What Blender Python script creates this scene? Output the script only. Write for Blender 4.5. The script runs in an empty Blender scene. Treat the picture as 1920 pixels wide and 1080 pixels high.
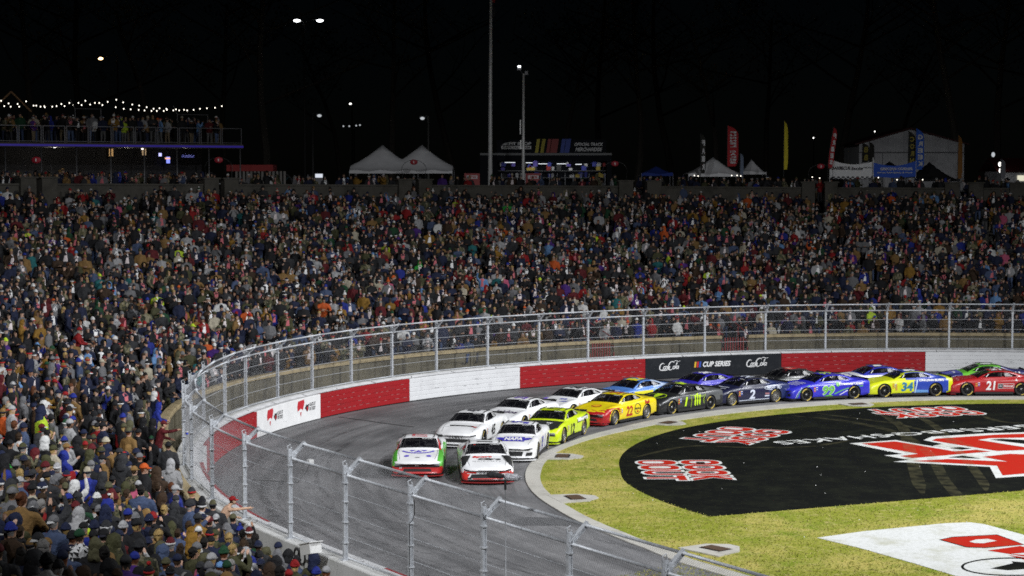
import bpy, bmesh, math, random
import numpy as np
from mathutils import Vector, Matrix
from mathutils.bvhtree import BVHTree
from mathutils.geometry import tessellate_polygon

rnd = random.Random(7)
nprng = np.random.default_rng(11)
scene = bpy.context.scene
COL = scene.collection

# ---------------------------------------------------------------- camera, sky, floodlights, exposure
FPX, PITCH, HW = 3598.66, 0.0612, 1.27          # focal length in photo pixels, tilt, height of the wall top
ZC = 10.3267 + HW
camd = bpy.data.cameras.new('camera')
camd.sensor_width = 36.0
camd.lens = 36.0 * FPX / 1920.0
camd.clip_start, camd.clip_end = 0.5, 4000.0
cam = bpy.data.objects.new('camera', camd)
cam.location = (0, 0, ZC)
cam.rotation_euler = (math.pi / 2 - PITCH, 0, 0)
COL.objects.link(cam)
scene.camera = cam

world = bpy.data.worlds.new('World')
scene.world = world
world.use_nodes = True
wn = world.node_tree
wn.nodes.clear()
wo = wn.nodes.new('ShaderNodeOutputWorld')
wb = wn.nodes.new('ShaderNodeBackground')
ws = wn.nodes.new('ShaderNodeTexSky')
ws.sky_type = 'NISHITA'
ws.sun_disc = False
ws.sun_elevation = math.radians(30.0)        # a moonlit night sky: the day's sky, thousands of times dimmer
ws.sun_rotation = math.radians(200)
ws.ozone_density = 6.0
ws.dust_density = 0.3
wb.inputs['Strength'].default_value = 0.00015
wn.links.new(ws.outputs[0], wb.inputs['Color'])
wn.links.new(wb.outputs[0], wo.inputs['Surface'])


def flood(loc, aim, power, cone, blend, flat=1.0, color=(0.955, 0.975, 1.0), radius=0.8):
    """one stadium floodlight bank on its mast, outside the picture"""
    ld = bpy.data.lights.new('stadium_floodlight', 'SPOT')
    ld.energy, ld.color = power, color
    ld.spot_size, ld.spot_blend = math.radians(cone), blend
    ld.shadow_soft_size = radius
    lo = bpy.data.objects.new('stadium_floodlight', ld)
    lo.location = loc
    lo.scale = (1.0, flat, 1.0)          # the shutters cut the beam above and below
    lo.rotation_euler = (Vector(aim) - Vector(loc)).to_track_quat('-Z', 'Y').to_euler()
    COL.objects.link(lo)


FLOODS = [
    # high mast right of the camera, over the front stretch: car noses, the wall and the far stand
    ((30, 34, 42), (8, 84, 0), 95000, 92, 0.95, 0.58),
    # its neighbour behind the camera's stand
    ((24, -6, 40), (8, 76, 0), 118000, 74, 0.95, 0.56),
    # high mast across the field on the right: the left stand and the track
    ((64, 72, 40), (2, 78, 0), 138000, 84, 0.95, 0.56),
    # high mast by the back stretch, beyond the right edge of the picture
    ((48, 104, 38), (6, 78, 0), 60000, 84, 0.9, 0.7),
    # high mast behind the left stand, over the near rows
    ((-24, 18, 36), (8, 70, 0), 58000, 84, 0.9, 0.7),
]
for fl in FLOODS:
    flood(*fl)

scene.view_settings.view_transform = 'Standard'
scene.view_settings.look = 'None'
scene.view_settings.gamma = 1.0
scene.view_settings.exposure = 0.0
scene.cycles.max_bounces = 4
scene.cycles.diffuse_bounces = 2
scene.cycles.glossy_bounces = 2
scene.cycles.transparent_max_bounces = 8
scene.cycles.use_denoising = False
scene.cycles.filter_width = 1.7
scene.cycles.sample_clamp_direct = 5.0
scene.cycles.sample_clamp_indirect = 1.5

# ---------------------------------------------------------------- geometry helpers
CP, SP = math.cos(PITCH), math.sin(PITCH)


def bp(x, y, z=0.0):
    """photo pixel -> point of the horizontal plane z"""
    a, b = (x - 960) / FPX, (540 - y) / FPX
    t = (z - ZC) / (-SP + b * CP)
    return Vector((a * t, (CP + b * SP) * t, z))


def at(x, y, Y):
    """photo pixel -> point at the distance Y"""
    a, b = (x - 960) / FPX, (540 - y) / FPX
    t = Y / (CP + b * SP)
    return Vector((a * t, Y, ZC + t * (-SP + b * CP)))


def project(p):
    Z = p[2] - ZC
    d = p[1] * CP - Z * SP
    if d < 0.1:
        return (-9e9, -9e9, d)
    return (960 + FPX * p[0] / d, 540 - FPX * (p[1] * SP + Z * CP) / d, d)


class MB:
    """collects shapes, links them as one mesh object"""

    def __init__(self):
        self.v, self.f, self.m = [], [], []

    def add(self, v, f, m=0):
        o = len(self.v)
        self.v += [tuple(p) for p in v]
        self.f += [tuple(i + o for i in q) for q in f]
        self.m += [m] * len(f)
        return self

    def box(self, lo, hi, m=0, M=None):
        (a, b, c), (d, e, g) = lo, hi
        v = [(a, b, c), (d, b, c), (d, e, c), (a, e, c), (a, b, g), (d, b, g), (d, e, g), (a, e, g)]
        if M is not None:
            v = [M @ Vector(p) for p in v]
        return self.add(v, [(3, 2, 1, 0), (4, 5, 6, 7), (0, 1, 5, 4), (1, 2, 6, 5), (2, 3, 7, 6), (3, 0, 4, 7)], m)

    def tube(self, pts, r, n=6, m=0, caps=True):
        pts = [Vector(p) for p in pts]
        rs = r if isinstance(r, (list, tuple)) else [r] * len(pts)
        v, f = [], []
        for i, p in enumerate(pts):
            t = (pts[min(i + 1, len(pts) - 1)] - pts[max(i - 1, 0)])
            t = t.normalized() if t.length > 1e-9 else Vector((0, 0, 1))
            up = Vector((0, 0, 1)) if abs(t.z) < 0.9 else Vector((0, 1, 0))
            a = t.cross(up).normalized()
            b = a.cross(t)
            for k in range(n):
                w = 2 * math.pi * k / n
                v.append(p + rs[i] * (math.cos(w) * a + math.sin(w) * b))
        for i in range(len(pts) - 1):
            for k in range(n):
                k2 = (k + 1) % n
                f.append((i * n + k, i * n + k2, (i + 1) * n + k2, (i + 1) * n + k))
        if caps:
            f.append(tuple(range(n)))
            f.append(tuple(range((len(pts) - 1) * n + n - 1, (len(pts) - 1) * n - 1, -1)))
        return self.add(v, f, m)

    def lathe(self, prof, n=20, m=0, M=None, closed=False):
        """prof: (radius, height) pairs round the local z axis"""
        v, f = [], []
        for (r, z) in prof:
            for k in range(n):
                w = 2 * math.pi * k / n
                p = Vector((r * math.cos(w), r * math.sin(w), z))
                v.append(M @ p if M is not None else p)
        L = len(prof)
        for i in range(L if closed else L - 1):
            j = (i + 1) % L
            for k in range(n):
                k2 = (k + 1) % n
                f.append((i * n + k, i * n + k2, j * n + k2, j * n + k))
        return self.add(v, f, m)

    def ball(self, c, rx, ry, rz, n=10, k=6, m=0):
        c = Vector(c)
        v, f = [c + Vector((0, 0, -rz))], []
        for i in range(1, k):
            a = -math.pi / 2 + math.pi * i / k
            for j in range(n):
                w = 2 * math.pi * j / n
                v.append(c + Vector((rx * math.cos(a) * math.cos(w), ry * math.cos(a) * math.sin(w), rz * math.sin(a))))
        v.append(c + Vector((0, 0, rz)))
        for j in range(n):
            f.append((0, 1 + (j + 1) % n, 1 + j))
            f.append((len(v) - 1, 1 + (k - 2) * n + j, 1 + (k - 2) * n + (j + 1) % n))
        for i in range(k - 2):
            for j in range(n):
                a, b = 1 + i * n + j, 1 + i * n + (j + 1) % n
                f.append((a, b, b + n, a + n))
        return self.add(v, f, m)

    def prism(self, poly, z0, z1, m=0, M=None):
        n = len(poly)
        v = [Vector((p[0], p[1], z0)) for p in poly] + [Vector((p[0], p[1], z1)) for p in poly]
        if M is not None:
            v = [M @ p for p in v]
        f = [tuple(range(n - 1, -1, -1)), tuple(range(n, 2 * n))]
        f += [(i, (i + 1) % n, n + (i + 1) % n, n + i) for i in range(n)]
        return self.add(v, f, m)

    def build(self, name, mats, parent=None, smooth=False):
        me = bpy.data.meshes.new(name)
        me.from_pydata(self.v, [], self.f)
        if not isinstance(mats, (list, tuple)):
            mats = [mats]
        for q in mats:
            me.materials.append(q)
        if len(mats) > 1:
            me.polygons.foreach_set('material_index', self.m)
        if smooth:
            me.polygons.foreach_set('use_smooth', [True] * len(me.polygons))
        me.update()
        o = bpy.data.objects.new(name, me)
        COL.objects.link(o)
        if parent is not None:
            o.parent = parent
        return o


def tag(o, label, cat, group=None):
    o['label'], o['category'] = label, cat
    if group:
        o['group'] = group
    return o


def thing(name, label, cat, loc=(0, 0, 0), rz=0.0, group=None):
    o = bpy.data.objects.new(name, None)
    o.empty_display_size = 0.2
    o.location, o.rotation_euler = loc, (0, 0, rz)
    COL.objects.link(o)
    return tag(o, label, cat, group)


def structure(o):
    o['kind'] = 'structure'
    return o


# ---------------------------------------------------------------- materials
_mats = {}


def mat(name, rgb, rough=0.6, metal=0.0, var=0.0, scale=6.0, bump=0.0, bscale=40.0, coat=0.0, emit=0.0, spec=0.5, detail=5.0, two=None, ramp=(0.35, 0.65)):
    if name in _mats:
        return _mats[name]
    m = bpy.data.materials.new(name)
    m.use_nodes = True
    nt = m.node_tree
    b = nt.nodes['Principled BSDF']
    b.inputs['Base Color'].default_value = (*rgb, 1)
    b.inputs['Roughness'].default_value = rough
    b.inputs['Metallic'].default_value = metal
    b.inputs['Coat Weight'].default_value = coat
    b.inputs['Coat Roughness'].default_value = 0.08
    b.inputs['Specular IOR Level'].default_value = spec
    if emit:
        b.inputs['Emission Color'].default_value = (*rgb, 1)
        b.inputs['Emission Strength'].default_value = emit
    if var or two or bump:
        tc = nt.nodes.new('ShaderNodeTexCoord')
    if var or two:
        n = nt.nodes.new('ShaderNodeTexNoise')
        n.inputs['Scale'].default_value = scale
        n.inputs['Detail'].default_value = detail
        n.inputs['Roughness'].default_value = 0.65
        nt.links.new(tc.outputs['Object'], n.inputs['Vector'])
        cr = nt.nodes.new('ShaderNodeValToRGB')
        cr.color_ramp.elements[0].position, cr.color_ramp.elements[1].position = ramp
        lo = two if two else tuple(c * (1 - var) for c in rgb)
        hi = rgb if two else tuple(min(1, c * (1 + var)) for c in rgb)
        cr.color_ramp.elements[0].color = (*lo, 1)
        cr.color_ramp.elements[1].color = (*hi, 1)
        nt.links.new(n.outputs['Fac'], cr.inputs['Fac'])
        nt.links.new(cr.outputs['Color'], b.inputs['Base Color'])
    if bump:
        n2 = nt.nodes.new('ShaderNodeTexNoise')
        n2.inputs['Scale'].default_value = bscale
        n2.inputs['Detail'].default_value = 4
        nt.links.new(tc.outputs['Object'], n2.inputs['Vector'])
        bm_ = nt.nodes.new('ShaderNodeBump')
        bm_.inputs['Strength'].default_value = bump
        bm_.inputs['Distance'].default_value = 0.02
        nt.links.new(n2.outputs['Fac'], bm_.inputs['Height'])
        nt.links.new(bm_.outputs['Normal'], b.inputs['Normal'])
    _mats[name] = m
    return m


def paint(rgb, name=None):
    return mat(name or 'car_paint_%02x%02x%02x' % tuple(int(c * 255) for c in rgb), rgb, 0.34, 0.0, var=0.07, scale=2.5, coat=0.5)


def nodes_of(m):
    return m.node_tree, m.node_tree.nodes['Principled BSDF']


def mat_asphalt():
    m = mat('asphalt', (0.085, 0.085, 0.088), 0.72, bump=0.25, bscale=60, spec=0.35)
    nt, b = nodes_of(m)
    tc = nt.nodes.new('ShaderNodeTexCoord')

    def noise(scale, detail, stretch=None):
        n = nt.nodes.new('ShaderNodeTexNoise')
        n.inputs['Scale'].default_value = scale
        n.inputs['Detail'].default_value = detail
        n.inputs['Roughness'].default_value = 0.7
        nt.links.new(tc.outputs['UV'] if stretch else tc.outputs['Object'], n.inputs['Vector'])
        return n
    n1 = noise(1.0, 6, True)        # rubbered lanes: the UV map runs along the track
    n2 = noise(0.35, 6)
    n3 = noise(14.0, 4)
    mx = nt.nodes.new('ShaderNodeMix'); mx.data_type = 'RGBA'
    cr = nt.nodes.new('ShaderNodeValToRGB')
    cr.color_ramp.elements[0].position, cr.color_ramp.elements[1].position = 0.36, 0.62
    cr.color_ramp.elements[0].color = (0.092, 0.092, 0.095, 1)
    cr.color_ramp.elements[1].color = (0.215, 0.213, 0.217, 1)
    nt.links.new(n1.outputs['Fac'], cr.inputs['Fac'])
    cr2 = nt.nodes.new('ShaderNodeValToRGB')
    cr2.color_ramp.elements[0].position, cr2.color_ramp.elements[1].position = 0.3, 0.75
    cr2.color_ramp.elements[0].color = (0.62, 0.62, 0.63, 1)
    cr2.color_ramp.elements[1].color = (1.25, 1.24, 1.24, 1)
    nt.links.new(n2.outputs['Fac'], cr2.inputs['Fac'])
    mul = nt.nodes.new('ShaderNodeMix'); mul.data_type = 'RGBA'; mul.blend_type = 'MULTIPLY'
    mul.inputs['Factor'].default_value = 1.0
    nt.links.new(cr.outputs['Color'], mul.inputs['A'])
    nt.links.new(cr2.outputs['Color'], mul.inputs['B'])
    cr3 = nt.nodes.new('ShaderNodeValToRGB')
    cr3.color_ramp.elements[0].position, cr3.color_ramp.elements[1].position = 0.3, 0.7
    cr3.color_ramp.elements[0].color = (0.72, 0.72, 0.72, 1)
    cr3.color_ramp.elements[1].color = (1.25, 1.25, 1.25, 1)
    nt.links.new(n3.outputs['Fac'], cr3.inputs['Fac'])
    mul2 = nt.nodes.new('ShaderNodeMix'); mul2.data_type = 'RGBA'; mul2.blend_type = 'MULTIPLY'
    mul2.inputs['Factor'].default_value = 1.0
    nt.links.new(mul.outputs['Result'], mul2.inputs['A'])
    nt.links.new(cr3.outputs['Color'], mul2.inputs['B'])
    nt.links.new(mul2.outputs['Result'], b.inputs['Base Color'])
    return m


def mat_layers(name, base, layers, rough=0.9, bump=0.3, bscale=30):
    """base colour with noise patches: layers = (colour, noise scale, low, high, detail)"""
    m = mat(name, base, rough, bump=bump, bscale=bscale, spec=0.2)
    nt, b = nodes_of(m)
    tc = nt.nodes.new('ShaderNodeTexCoord')
    prev = None
    for i, (c, s, lo, hi, det) in enumerate(layers):
        n = nt.nodes.new('ShaderNodeTexNoise')
        n.inputs['Scale'].default_value = s
        n.inputs['Detail'].default_value = det
        n.inputs['Roughness'].default_value = 0.7
        mp = nt.nodes.new('ShaderNodeMapping')
        mp.inputs['Location'].default_value = (i * 13.7, i * 5.1, 0)
        nt.links.new(tc.outputs['Object'], mp.inputs['Vector'])
        nt.links.new(mp.outputs['Vector'], n.inputs['Vector'])
        r = nt.nodes.new('ShaderNodeMapRange')
        r.inputs['From Min'].default_value, r.inputs['From Max'].default_value = lo, hi
        nt.links.new(n.outputs['Fac'], r.inputs['Value'])
        mx = nt.nodes.new('ShaderNodeMix'); mx.data_type = 'RGBA'
        nt.links.new(r.outputs['Result'], mx.inputs['Factor'])
        if prev is None:
            mx.inputs['A'].default_value = (*base, 1)
        else:
            nt.links.new(prev, mx.inputs['A'])
        mx.inputs['B'].default_value = (*c, 1)
        prev = mx.outputs['Result']
    nt.links.new(prev, b.inputs['Base Color'])
    if 'grass' in name:
        b.inputs['Specular IOR Level'].default_value = 0.04
    return m


M_ASPHALT = mat_asphalt()
M_GRASS = mat_layers('infield_grass', (0.23, 0.247, 0.034),
                     [((0.41, 0.35, 0.10), 0.20, 0.46, 0.58, 8), ((0.155, 0.215, 0.018), 0.45, 0.50, 0.66, 9),
                      ((0.43, 0.37, 0.15), 2.2, 0.53, 0.68, 8), ((0.09, 0.085, 0.025), 1.1, 0.65, 0.71, 8), ((0.15, 0.19, 0.016), 9.0, 0.50, 0.70, 5)], 0.95, 0.9, 18)
M_BLACKPAINT = mat_layers('black_grass_paint', (0.0045, 0.0052, 0.0048),
                          [((0.016, 0.018, 0.011), 0.7, 0.46, 0.8, 8), ((0.024, 0.026, 0.016), 5.0, 0.56, 0.8, 6)], 0.95, 0.8, 22)
M_REDPAINT = mat_layers('red_grass_paint', (0.40, 0.016, 0.008),
                        [((0.30, 0.04, 0.012), 1.4, 0.52, 0.75, 7), ((0.26, 0.03, 0.015), 8.0, 0.55, 0.8, 4)], 0.95, 0.6, 22)
M_WHITEPAINT = mat_layers('white_grass_paint', (0.60, 0.61, 0.60),
                          [((0.40, 0.40, 0.31), 0.9, 0.50, 0.72, 8), ((0.42, 0.43, 0.40), 6.0, 0.48, 0.75, 6)], 0.95, 0.6, 22)
M_APRON = mat_layers('apron_concrete', (0.44, 0.425, 0.385),
                     [((0.31, 0.295, 0.26), 0.7, 0.48, 0.72, 7), ((0.19, 0.18, 0.16), 2.4, 0.62, 0.72, 6)], 0.85, 0.3, 30)
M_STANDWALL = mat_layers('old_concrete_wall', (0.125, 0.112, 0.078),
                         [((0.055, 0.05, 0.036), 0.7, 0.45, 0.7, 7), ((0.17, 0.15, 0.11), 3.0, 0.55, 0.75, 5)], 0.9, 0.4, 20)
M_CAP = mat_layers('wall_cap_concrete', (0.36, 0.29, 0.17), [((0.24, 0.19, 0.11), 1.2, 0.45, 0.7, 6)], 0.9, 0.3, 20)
M_STEP = mat_layers('stand_concrete', (0.10, 0.095, 0.085), [((0.05, 0.05, 0.045), 0.8, 0.4, 0.7, 6)], 0.9, 0.3, 20)
M_WHITECON = mat_layers('white_washed_concrete', (0.55, 0.55, 0.54), [((0.38, 0.38, 0.36), 1.1, 0.48, 0.72, 7)], 0.8, 0.2, 20)
M_GALV = mat('galvanised_steel', (0.52, 0.54, 0.57), 0.45, 0.2, var=0.18, scale=9)
M_WIRE = mat('fence_wire', (0.25, 0.255, 0.27), 0.6, 0.1)
M_WALLRED = mat_layers('red_barrier_paint', (0.31, 0.014, 0.018), [((0.25, 0.022, 0.024), 1.5, 0.5, 0.75, 7), ((0.38, 0.07, 0.07), 6.0, 0.66, 0.8, 5)], 0.45, 0.1, 12)
M_WALLWHITE = mat_layers('white_barrier_paint', (0.66, 0.665, 0.675), [((0.55, 0.55, 0.56), 1.5, 0.5, 0.75, 7)], 0.45, 0.1, 12)
M_WALLBLACK = mat_layers('black_banner_vinyl', (0.016, 0.018, 0.022), [((0.03, 0.032, 0.036), 1.5, 0.5, 0.75, 5)], 0.4, 0.05, 12)
M_BANNERWHITE = mat('white_banner_vinyl', (0.78, 0.78, 0.78), 0.45, var=0.05, scale=2)
M_DARK = mat('near_black', (0.012, 0.012, 0.013), 0.7)
M_RUBBER = mat('tyre_rubber', (0.016, 0.016, 0.016), 0.75)
M_GLASS = mat('dark_car_glass', (0.006, 0.006, 0.008), 0.06, coat=0.2)
nodes_of(M_GLASS)[1].inputs['Alpha'].default_value = 0.78
M_SOIL = mat_layers('dark_earth', (0.035, 0.033, 0.025), [((0.02, 0.022, 0.014), 0.2, 0.4, 0.7, 6)], 0.95, 0.3, 8)

# ---------------------------------------------------------------- the plan of the turn
CX, CY = 25.16, 74.3
_tt = np.radians([-60, -6, 0, 11, 20, 28, 35, 45, 55, 66, 80, 90, 104, 114, 121.0])
_rr = np.array([36.6, 36.35, 36.3, 36.55, 36.7, 36.85, 37.0, 37.5, 37.8, 37.9, 37.8, 37.5, 37.3, 37.4, 37.6])
_th = np.radians(np.arange(-60, 121.01, 0.5))
_R = np.interp(_th, _tt, _rr)
_ker = np.ones(21) / 21
_R = np.convolve(np.pad(_R, 10, mode='edge'), _ker, mode='valid')
_arc = np.stack([CX - _R * np.sin(_th), CY + _R * np.cos(_th)], 1)
_dir = np.array([3.22 + 7.25, 38.25 - 55.55]); _dir /= np.linalg.norm(_dir)
_str = _arc[-1] + np.arange(0.3, 75, 0.3)[:, None] * _dir
_base = np.concatenate([_arc, _str])
_seg = np.r_[0, np.cumsum(np.linalg.norm(np.diff(_base, axis=0), axis=1))]
S_ALL = np.arange(0, _seg[-1], 0.25)
PX_, PY_ = np.interp(S_ALL, _seg, _base[:, 0]), np.interp(S_ALL, _seg, _base[:, 1])
k9 = np.ones(25) / 25
PX_ = np.convolve(np.pad(PX_, 12, mode='reflect', reflect_type='odd'), k9, mode='valid')
PY_ = np.convolve(np.pad(PY_, 12, mode='reflect', reflect_type='odd'), k9, mode='valid')
_tx, _ty = np.gradient(PX_, S_ALL), np.gradient(PY_, S_ALL)
_l = np.hypot(_tx, _ty); _tx /= _l; _ty /= _l
NX_, NY_ = _ty * 1.0, -_tx * 1.0       # the stand's side
if (NX_[0] * (PX_[0] - CX) + NY_[0] * (PY_[0] - CY)) < 0:
    NX_, NY_ = -NX_, -NY_


def P(s, d=0.0, z=0.0):
    x, y = np.interp(s, S_ALL, PX_), np.interp(s, S_ALL, PY_)
    return Vector((x + d * np.interp(s, S_ALL, NX_), y + d * np.interp(s, S_ALL, NY_), z))


def N(s):
    return Vector((np.interp(s, S_ALL, NX_), np.interp(s, S_ALL, NY_), 0)).normalized()


def T(s):
    return Vector((np.interp(s, S_ALL, _tx), np.interp(s, S_ALL, _ty), 0)).normalized()


def s_of_theta(deg):
    """position along the fence seen from the turn's centre"""
    t = np.degrees(np.arctan2(-(PX_ - CX), PY_ - CY))
    t = np.where(t < -100, t + 360, t)
    return float(np.interp(deg, t, S_ALL))


def s_of_x(x, d, z, near=False):
    """position along the curve offset by d whose photo column is x (far or near branch)"""
    qx, qy = PX_ + d * NX_, PY_ + d * NY_
    dd = qy * CP - (z - ZC) * SP
    u = np.where(dd > 1, 960 + FPX * qx / np.maximum(dd, 1), 1e6)
    ok = (S_ALL > 5) & (dd > 1)
    i0 = int(np.argmin(np.where(ok, u, 1e9)))
    if near:
        seg = slice(i0, int(len(u)))
        us, ss = u[seg], S_ALL[seg]
        k = int(np.argmax(us > x)) or len(us) - 1
        return float(ss[k])
    us, ss = u[:i0 + 1][::-1], S_ALL[:i0 + 1][::-1]
    return float(np.interp(x, us, ss))


def strip(mb, s0, s1, prof, step=0.8, m=0, cap=True, shift=None):
    """sweep the open or closed profile [(d, z)...] along the fence curve; a profile is a closed ring"""
    n = max(2, int((s1 - s0) / step) + 1)
    ss = np.linspace(s0, s1, n)
    v, f = [], []
    L = len(prof)
    for s in ss:
        e, h = shift(s) if shift else (0.0, 0.0)
        for (d, z) in prof:
            v.append(P(s, d + e, z + (h if z > 0.1 else 0.0)))
    for i in range(n - 1):
        for k in range(L):
            k2 = (k + 1) % L
            f.append((i * L + k, i * L + k2, (i + 1) * L + k2, (i + 1) * L + k))
    if cap:
        f.append(tuple(range(L - 1, -1, -1)))
        f.append(tuple((n - 1) * L + k for k in range(L)))
    mb.add(v, f, m)


def flat(name, poly, z, m, parent=None):
    """flat sheet on the ground from a closed outline"""
    tri = tessellate_polygon([[Vector((p[0], p[1], 0)) for p in poly]])
    me = bpy.data.meshes.new(name)
    me.from_pydata([(p[0], p[1], z) for p in poly], [], [tuple(t) for t in tri])
    me.update()
    # faces up
    if me.polygons and sum(p.normal.z * p.area for p in me.polygons) < 0:
        me.flip_normals()
    me.materials.append(m)
    o = bpy.data.objects.new(name, me)
    COL.objects.link(o)
    if parent is not None:
        o.parent = parent
    return o


def text_mesh(body, size=1.0, shear=0.0, bold=0.0, spacing=1.0):
    """lettering as triangles: (verts2d, faces), centred at the origin, width"""
    cu = bpy.data.curves.new('lettering', 'FONT')
    cu.body, cu.size, cu.shear, cu.offset = body, size, shear, bold * size
    cu.space_character = spacing
    cu.align_x, cu.align_y = 'CENTER', 'CENTER'
    cu.resolution_u = 3
    o = bpy.data.objects.new('lettering', cu)
    COL.objects.link(o)
    bpy.context.view_layer.update()
    me = o.evaluated_get(bpy.context.evaluated_depsgraph_get()).to_mesh()
    v = [(p.co.x, p.co.y) for p in me.vertices]
    f = [tuple(q.vertices) for q in me.polygons]
    bpy.data.objects.remove(o)
    bpy.data.curves.remove(cu)
    # sit centred on the glyphs themselves
    if v:
        a = np.array(v)
        c = (a.max(0) + a.min(0)) / 2
        v = [(p[0] - c[0], p[1] - c[1]) for p in v]
        w = float(a[:, 0].max() - a[:, 0].min())
        h = float(a[:, 1].max() - a[:, 1].min())
    else:
        w = h = 0
    return v, f, w, h


def fit_text(body, w, h, shear=0.0, bold=0.0, spacing=1.0):
    """lettering stretched to w by h"""
    v, f, tw, th = text_mesh(body, 1.0, shear, bold, spacing)
    return [(p[0] * w / tw, p[1] * h / th) for p in v], f


def place_text(name, vf, org, ux, uy, m, parent=None, lift=0.0):
    v, f = vf
    ux, uy, org = Vector(ux).normalized(), Vector(uy).normalized(), Vector(org)
    nn = ux.cross(uy)
    mb = MB()
    mb.add([org + ux * p[0] + uy * p[1] + nn * lift for p in v], f)
    return mb.build(name, m, parent)

# ---------------------------------------------------------------- ground, track, apron, infield
def ring_sheet(name, inner, outer, z, m, parent=None, ths=None):
    """sheet between two polar outlines round the turn's centre, UV along the track"""
    v, f, uv = [], [], []
    nr = 10
    for i, t in enumerate(ths):
        a, b = inner(t), outer(t)
        for k in range(nr + 1):
            q = a.lerp(b, k / nr)
            v.append((q.x, q.y, z))
            uv.append((i * 0.035, k * 1.1))
    n = nr + 1
    for i in range(len(ths) - 1):
        for k in range(nr):
            f.append((i * n + k, i * n + k + 1, (i + 1) * n + k + 1, (i + 1) * n + k))
    me = bpy.data.meshes.new(name)
    me.from_pydata(v, [], f)
    ul = me.uv_layers.new(name='UVMap')
    for lp in me.loops:
        ul.data[lp.index].uv = uv[lp.vertex_index]
    me.update()
    if me.polygons[0].normal.z < 0:
        me.flip_normals()
    me.materials.append(m)
    o = bpy.data.objects.new(name, me)
    COL.objects.link(o)
    return o


def polar(tab):
    td = np.array([a for a, _ in tab], float)
    rd = np.array([b for _, b in tab], float)

    def f(t):
        r = float(np.interp(t, td, rd))
        w = math.radians(t)
        return Vector((CX - r * math.sin(w), CY + r * math.cos(w), 0))
    return f


def extend(tab_fn, t_end, length, n, direction):
    """outline that goes on straight after t_end"""
    pts = []
    p = tab_fn(t_end)
    for i in range(1, n + 1):
        pts.append(p + direction * (length * i / n))
    return pts


DIR = Vector((_dir[0], _dir[1], 0))
edge_in = polar([(-70, 23.9), (0, 23.6), (15, 23.6), (30, 23.5), (46, 23.5), (60, 23.4), (73, 23.8), (82, 24.25), (91, 24.6), (104, 25.1), (111, 25.35), (118, 25.75), (122, 26.0), (127, 26.45), (132, 27.15)])
edge_gr = polar([(-70, 22.5), (0, 22.4), (15, 22.4), (31, 22.25), (46, 22.4), (60, 22.65), (70, 23.2), (80, 23.7), (92, 24.05), (101, 24.45), (111, 24.8), (118, 25.18), (122, 25.42), (127, 25.88), (132, 26.58)])
TH = [float(t) for t in np.arange(-70, 132.1, 1.0)]
in_pts = [edge_in(t) for t in TH] + extend(edge_in, 132, 60, 30, DIR)
gr_pts = [edge_gr(t) for t in TH] + extend(edge_gr, 132, 60, 30, DIR)
s_far, s_end = 0.0, float(S_ALL[-1])

# earth sheet to the horizon
flat_v = [(-1500, -1500), (1500, -1500), (1500, 1500), (-1500, 1500)]
o = flat('ground', flat_v, -0.06, M_SOIL)
structure(o)
# grass of the infield
o = flat('infield_grass', [(p.x, p.y) for p in gr_pts], 0.0, M_GRASS)
structure(o)

# racing surface: from the apron to the barrier
outer_pts = []
for p in in_pts:
    d = (PX_ - p.x) ** 2 + (PY_ - p.y) ** 2
    i = int(np.argmin(d))
    outer_pts.append(P(S_ALL[i], 0.0, 0))
_io = {i: (a, b) for i, (a, b) in enumerate(zip(in_pts, outer_pts))}
track = ring_sheet('race_track', lambda i: _io[i][0], lambda i: _io[i][1], 0.0, M_ASPHALT, ths=list(range(len(in_pts))))
structure(track)
apr = MB()
for i in range(len(in_pts) - 1):
    if i % 3 == 2:
        continue
# apron: concrete bays with open joints
apron_root = bpy.data.objects.new('apron', None)
COL.objects.link(apron_root)
structure(apron_root)
bay = 4
for i in range(0, len(in_pts) - 1, bay):
    j1 = min(i + bay, len(in_pts) - 1)
    A = [in_pts[k] for k in range(i, j1 + 1)]
    B = [gr_pts[k] for k in range(i, j1 + 1)]
    if project(A[0])[0] > 2200 and project(A[-1])[0] > 2200:
        continue
    # a joint gap of 2 cm
    A[0] = A[0].lerp(A[1], 0.02); B[0] = B[0].lerp(B[1], 0.02)
    mb = MB()
    n = len(A)
    v = [(p.x, p.y, 0.035) for p in A] + [(p.x, p.y, 0.035) for p in B] + [(p.x, p.y, -0.03) for p in A] + [(p.x, p.y, -0.03) for p in B]
    f = []
    for k in range(n - 1):
        f += [(k, k + 1, n + k + 1, n + k), (k + 1, k, 2 * n + k, 2 * n + k + 1), (n + k, n + k + 1, 3 * n + k + 1, 3 * n + k)]
    f += [(0, n, 3 * n, 2 * n), (n - 1, 2 * n - 1, 4 * n - 1, 3 * n - 1)]
    mb.add(v, f)
    mb.build('apron_bay', M_APRON, apron_root)

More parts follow.
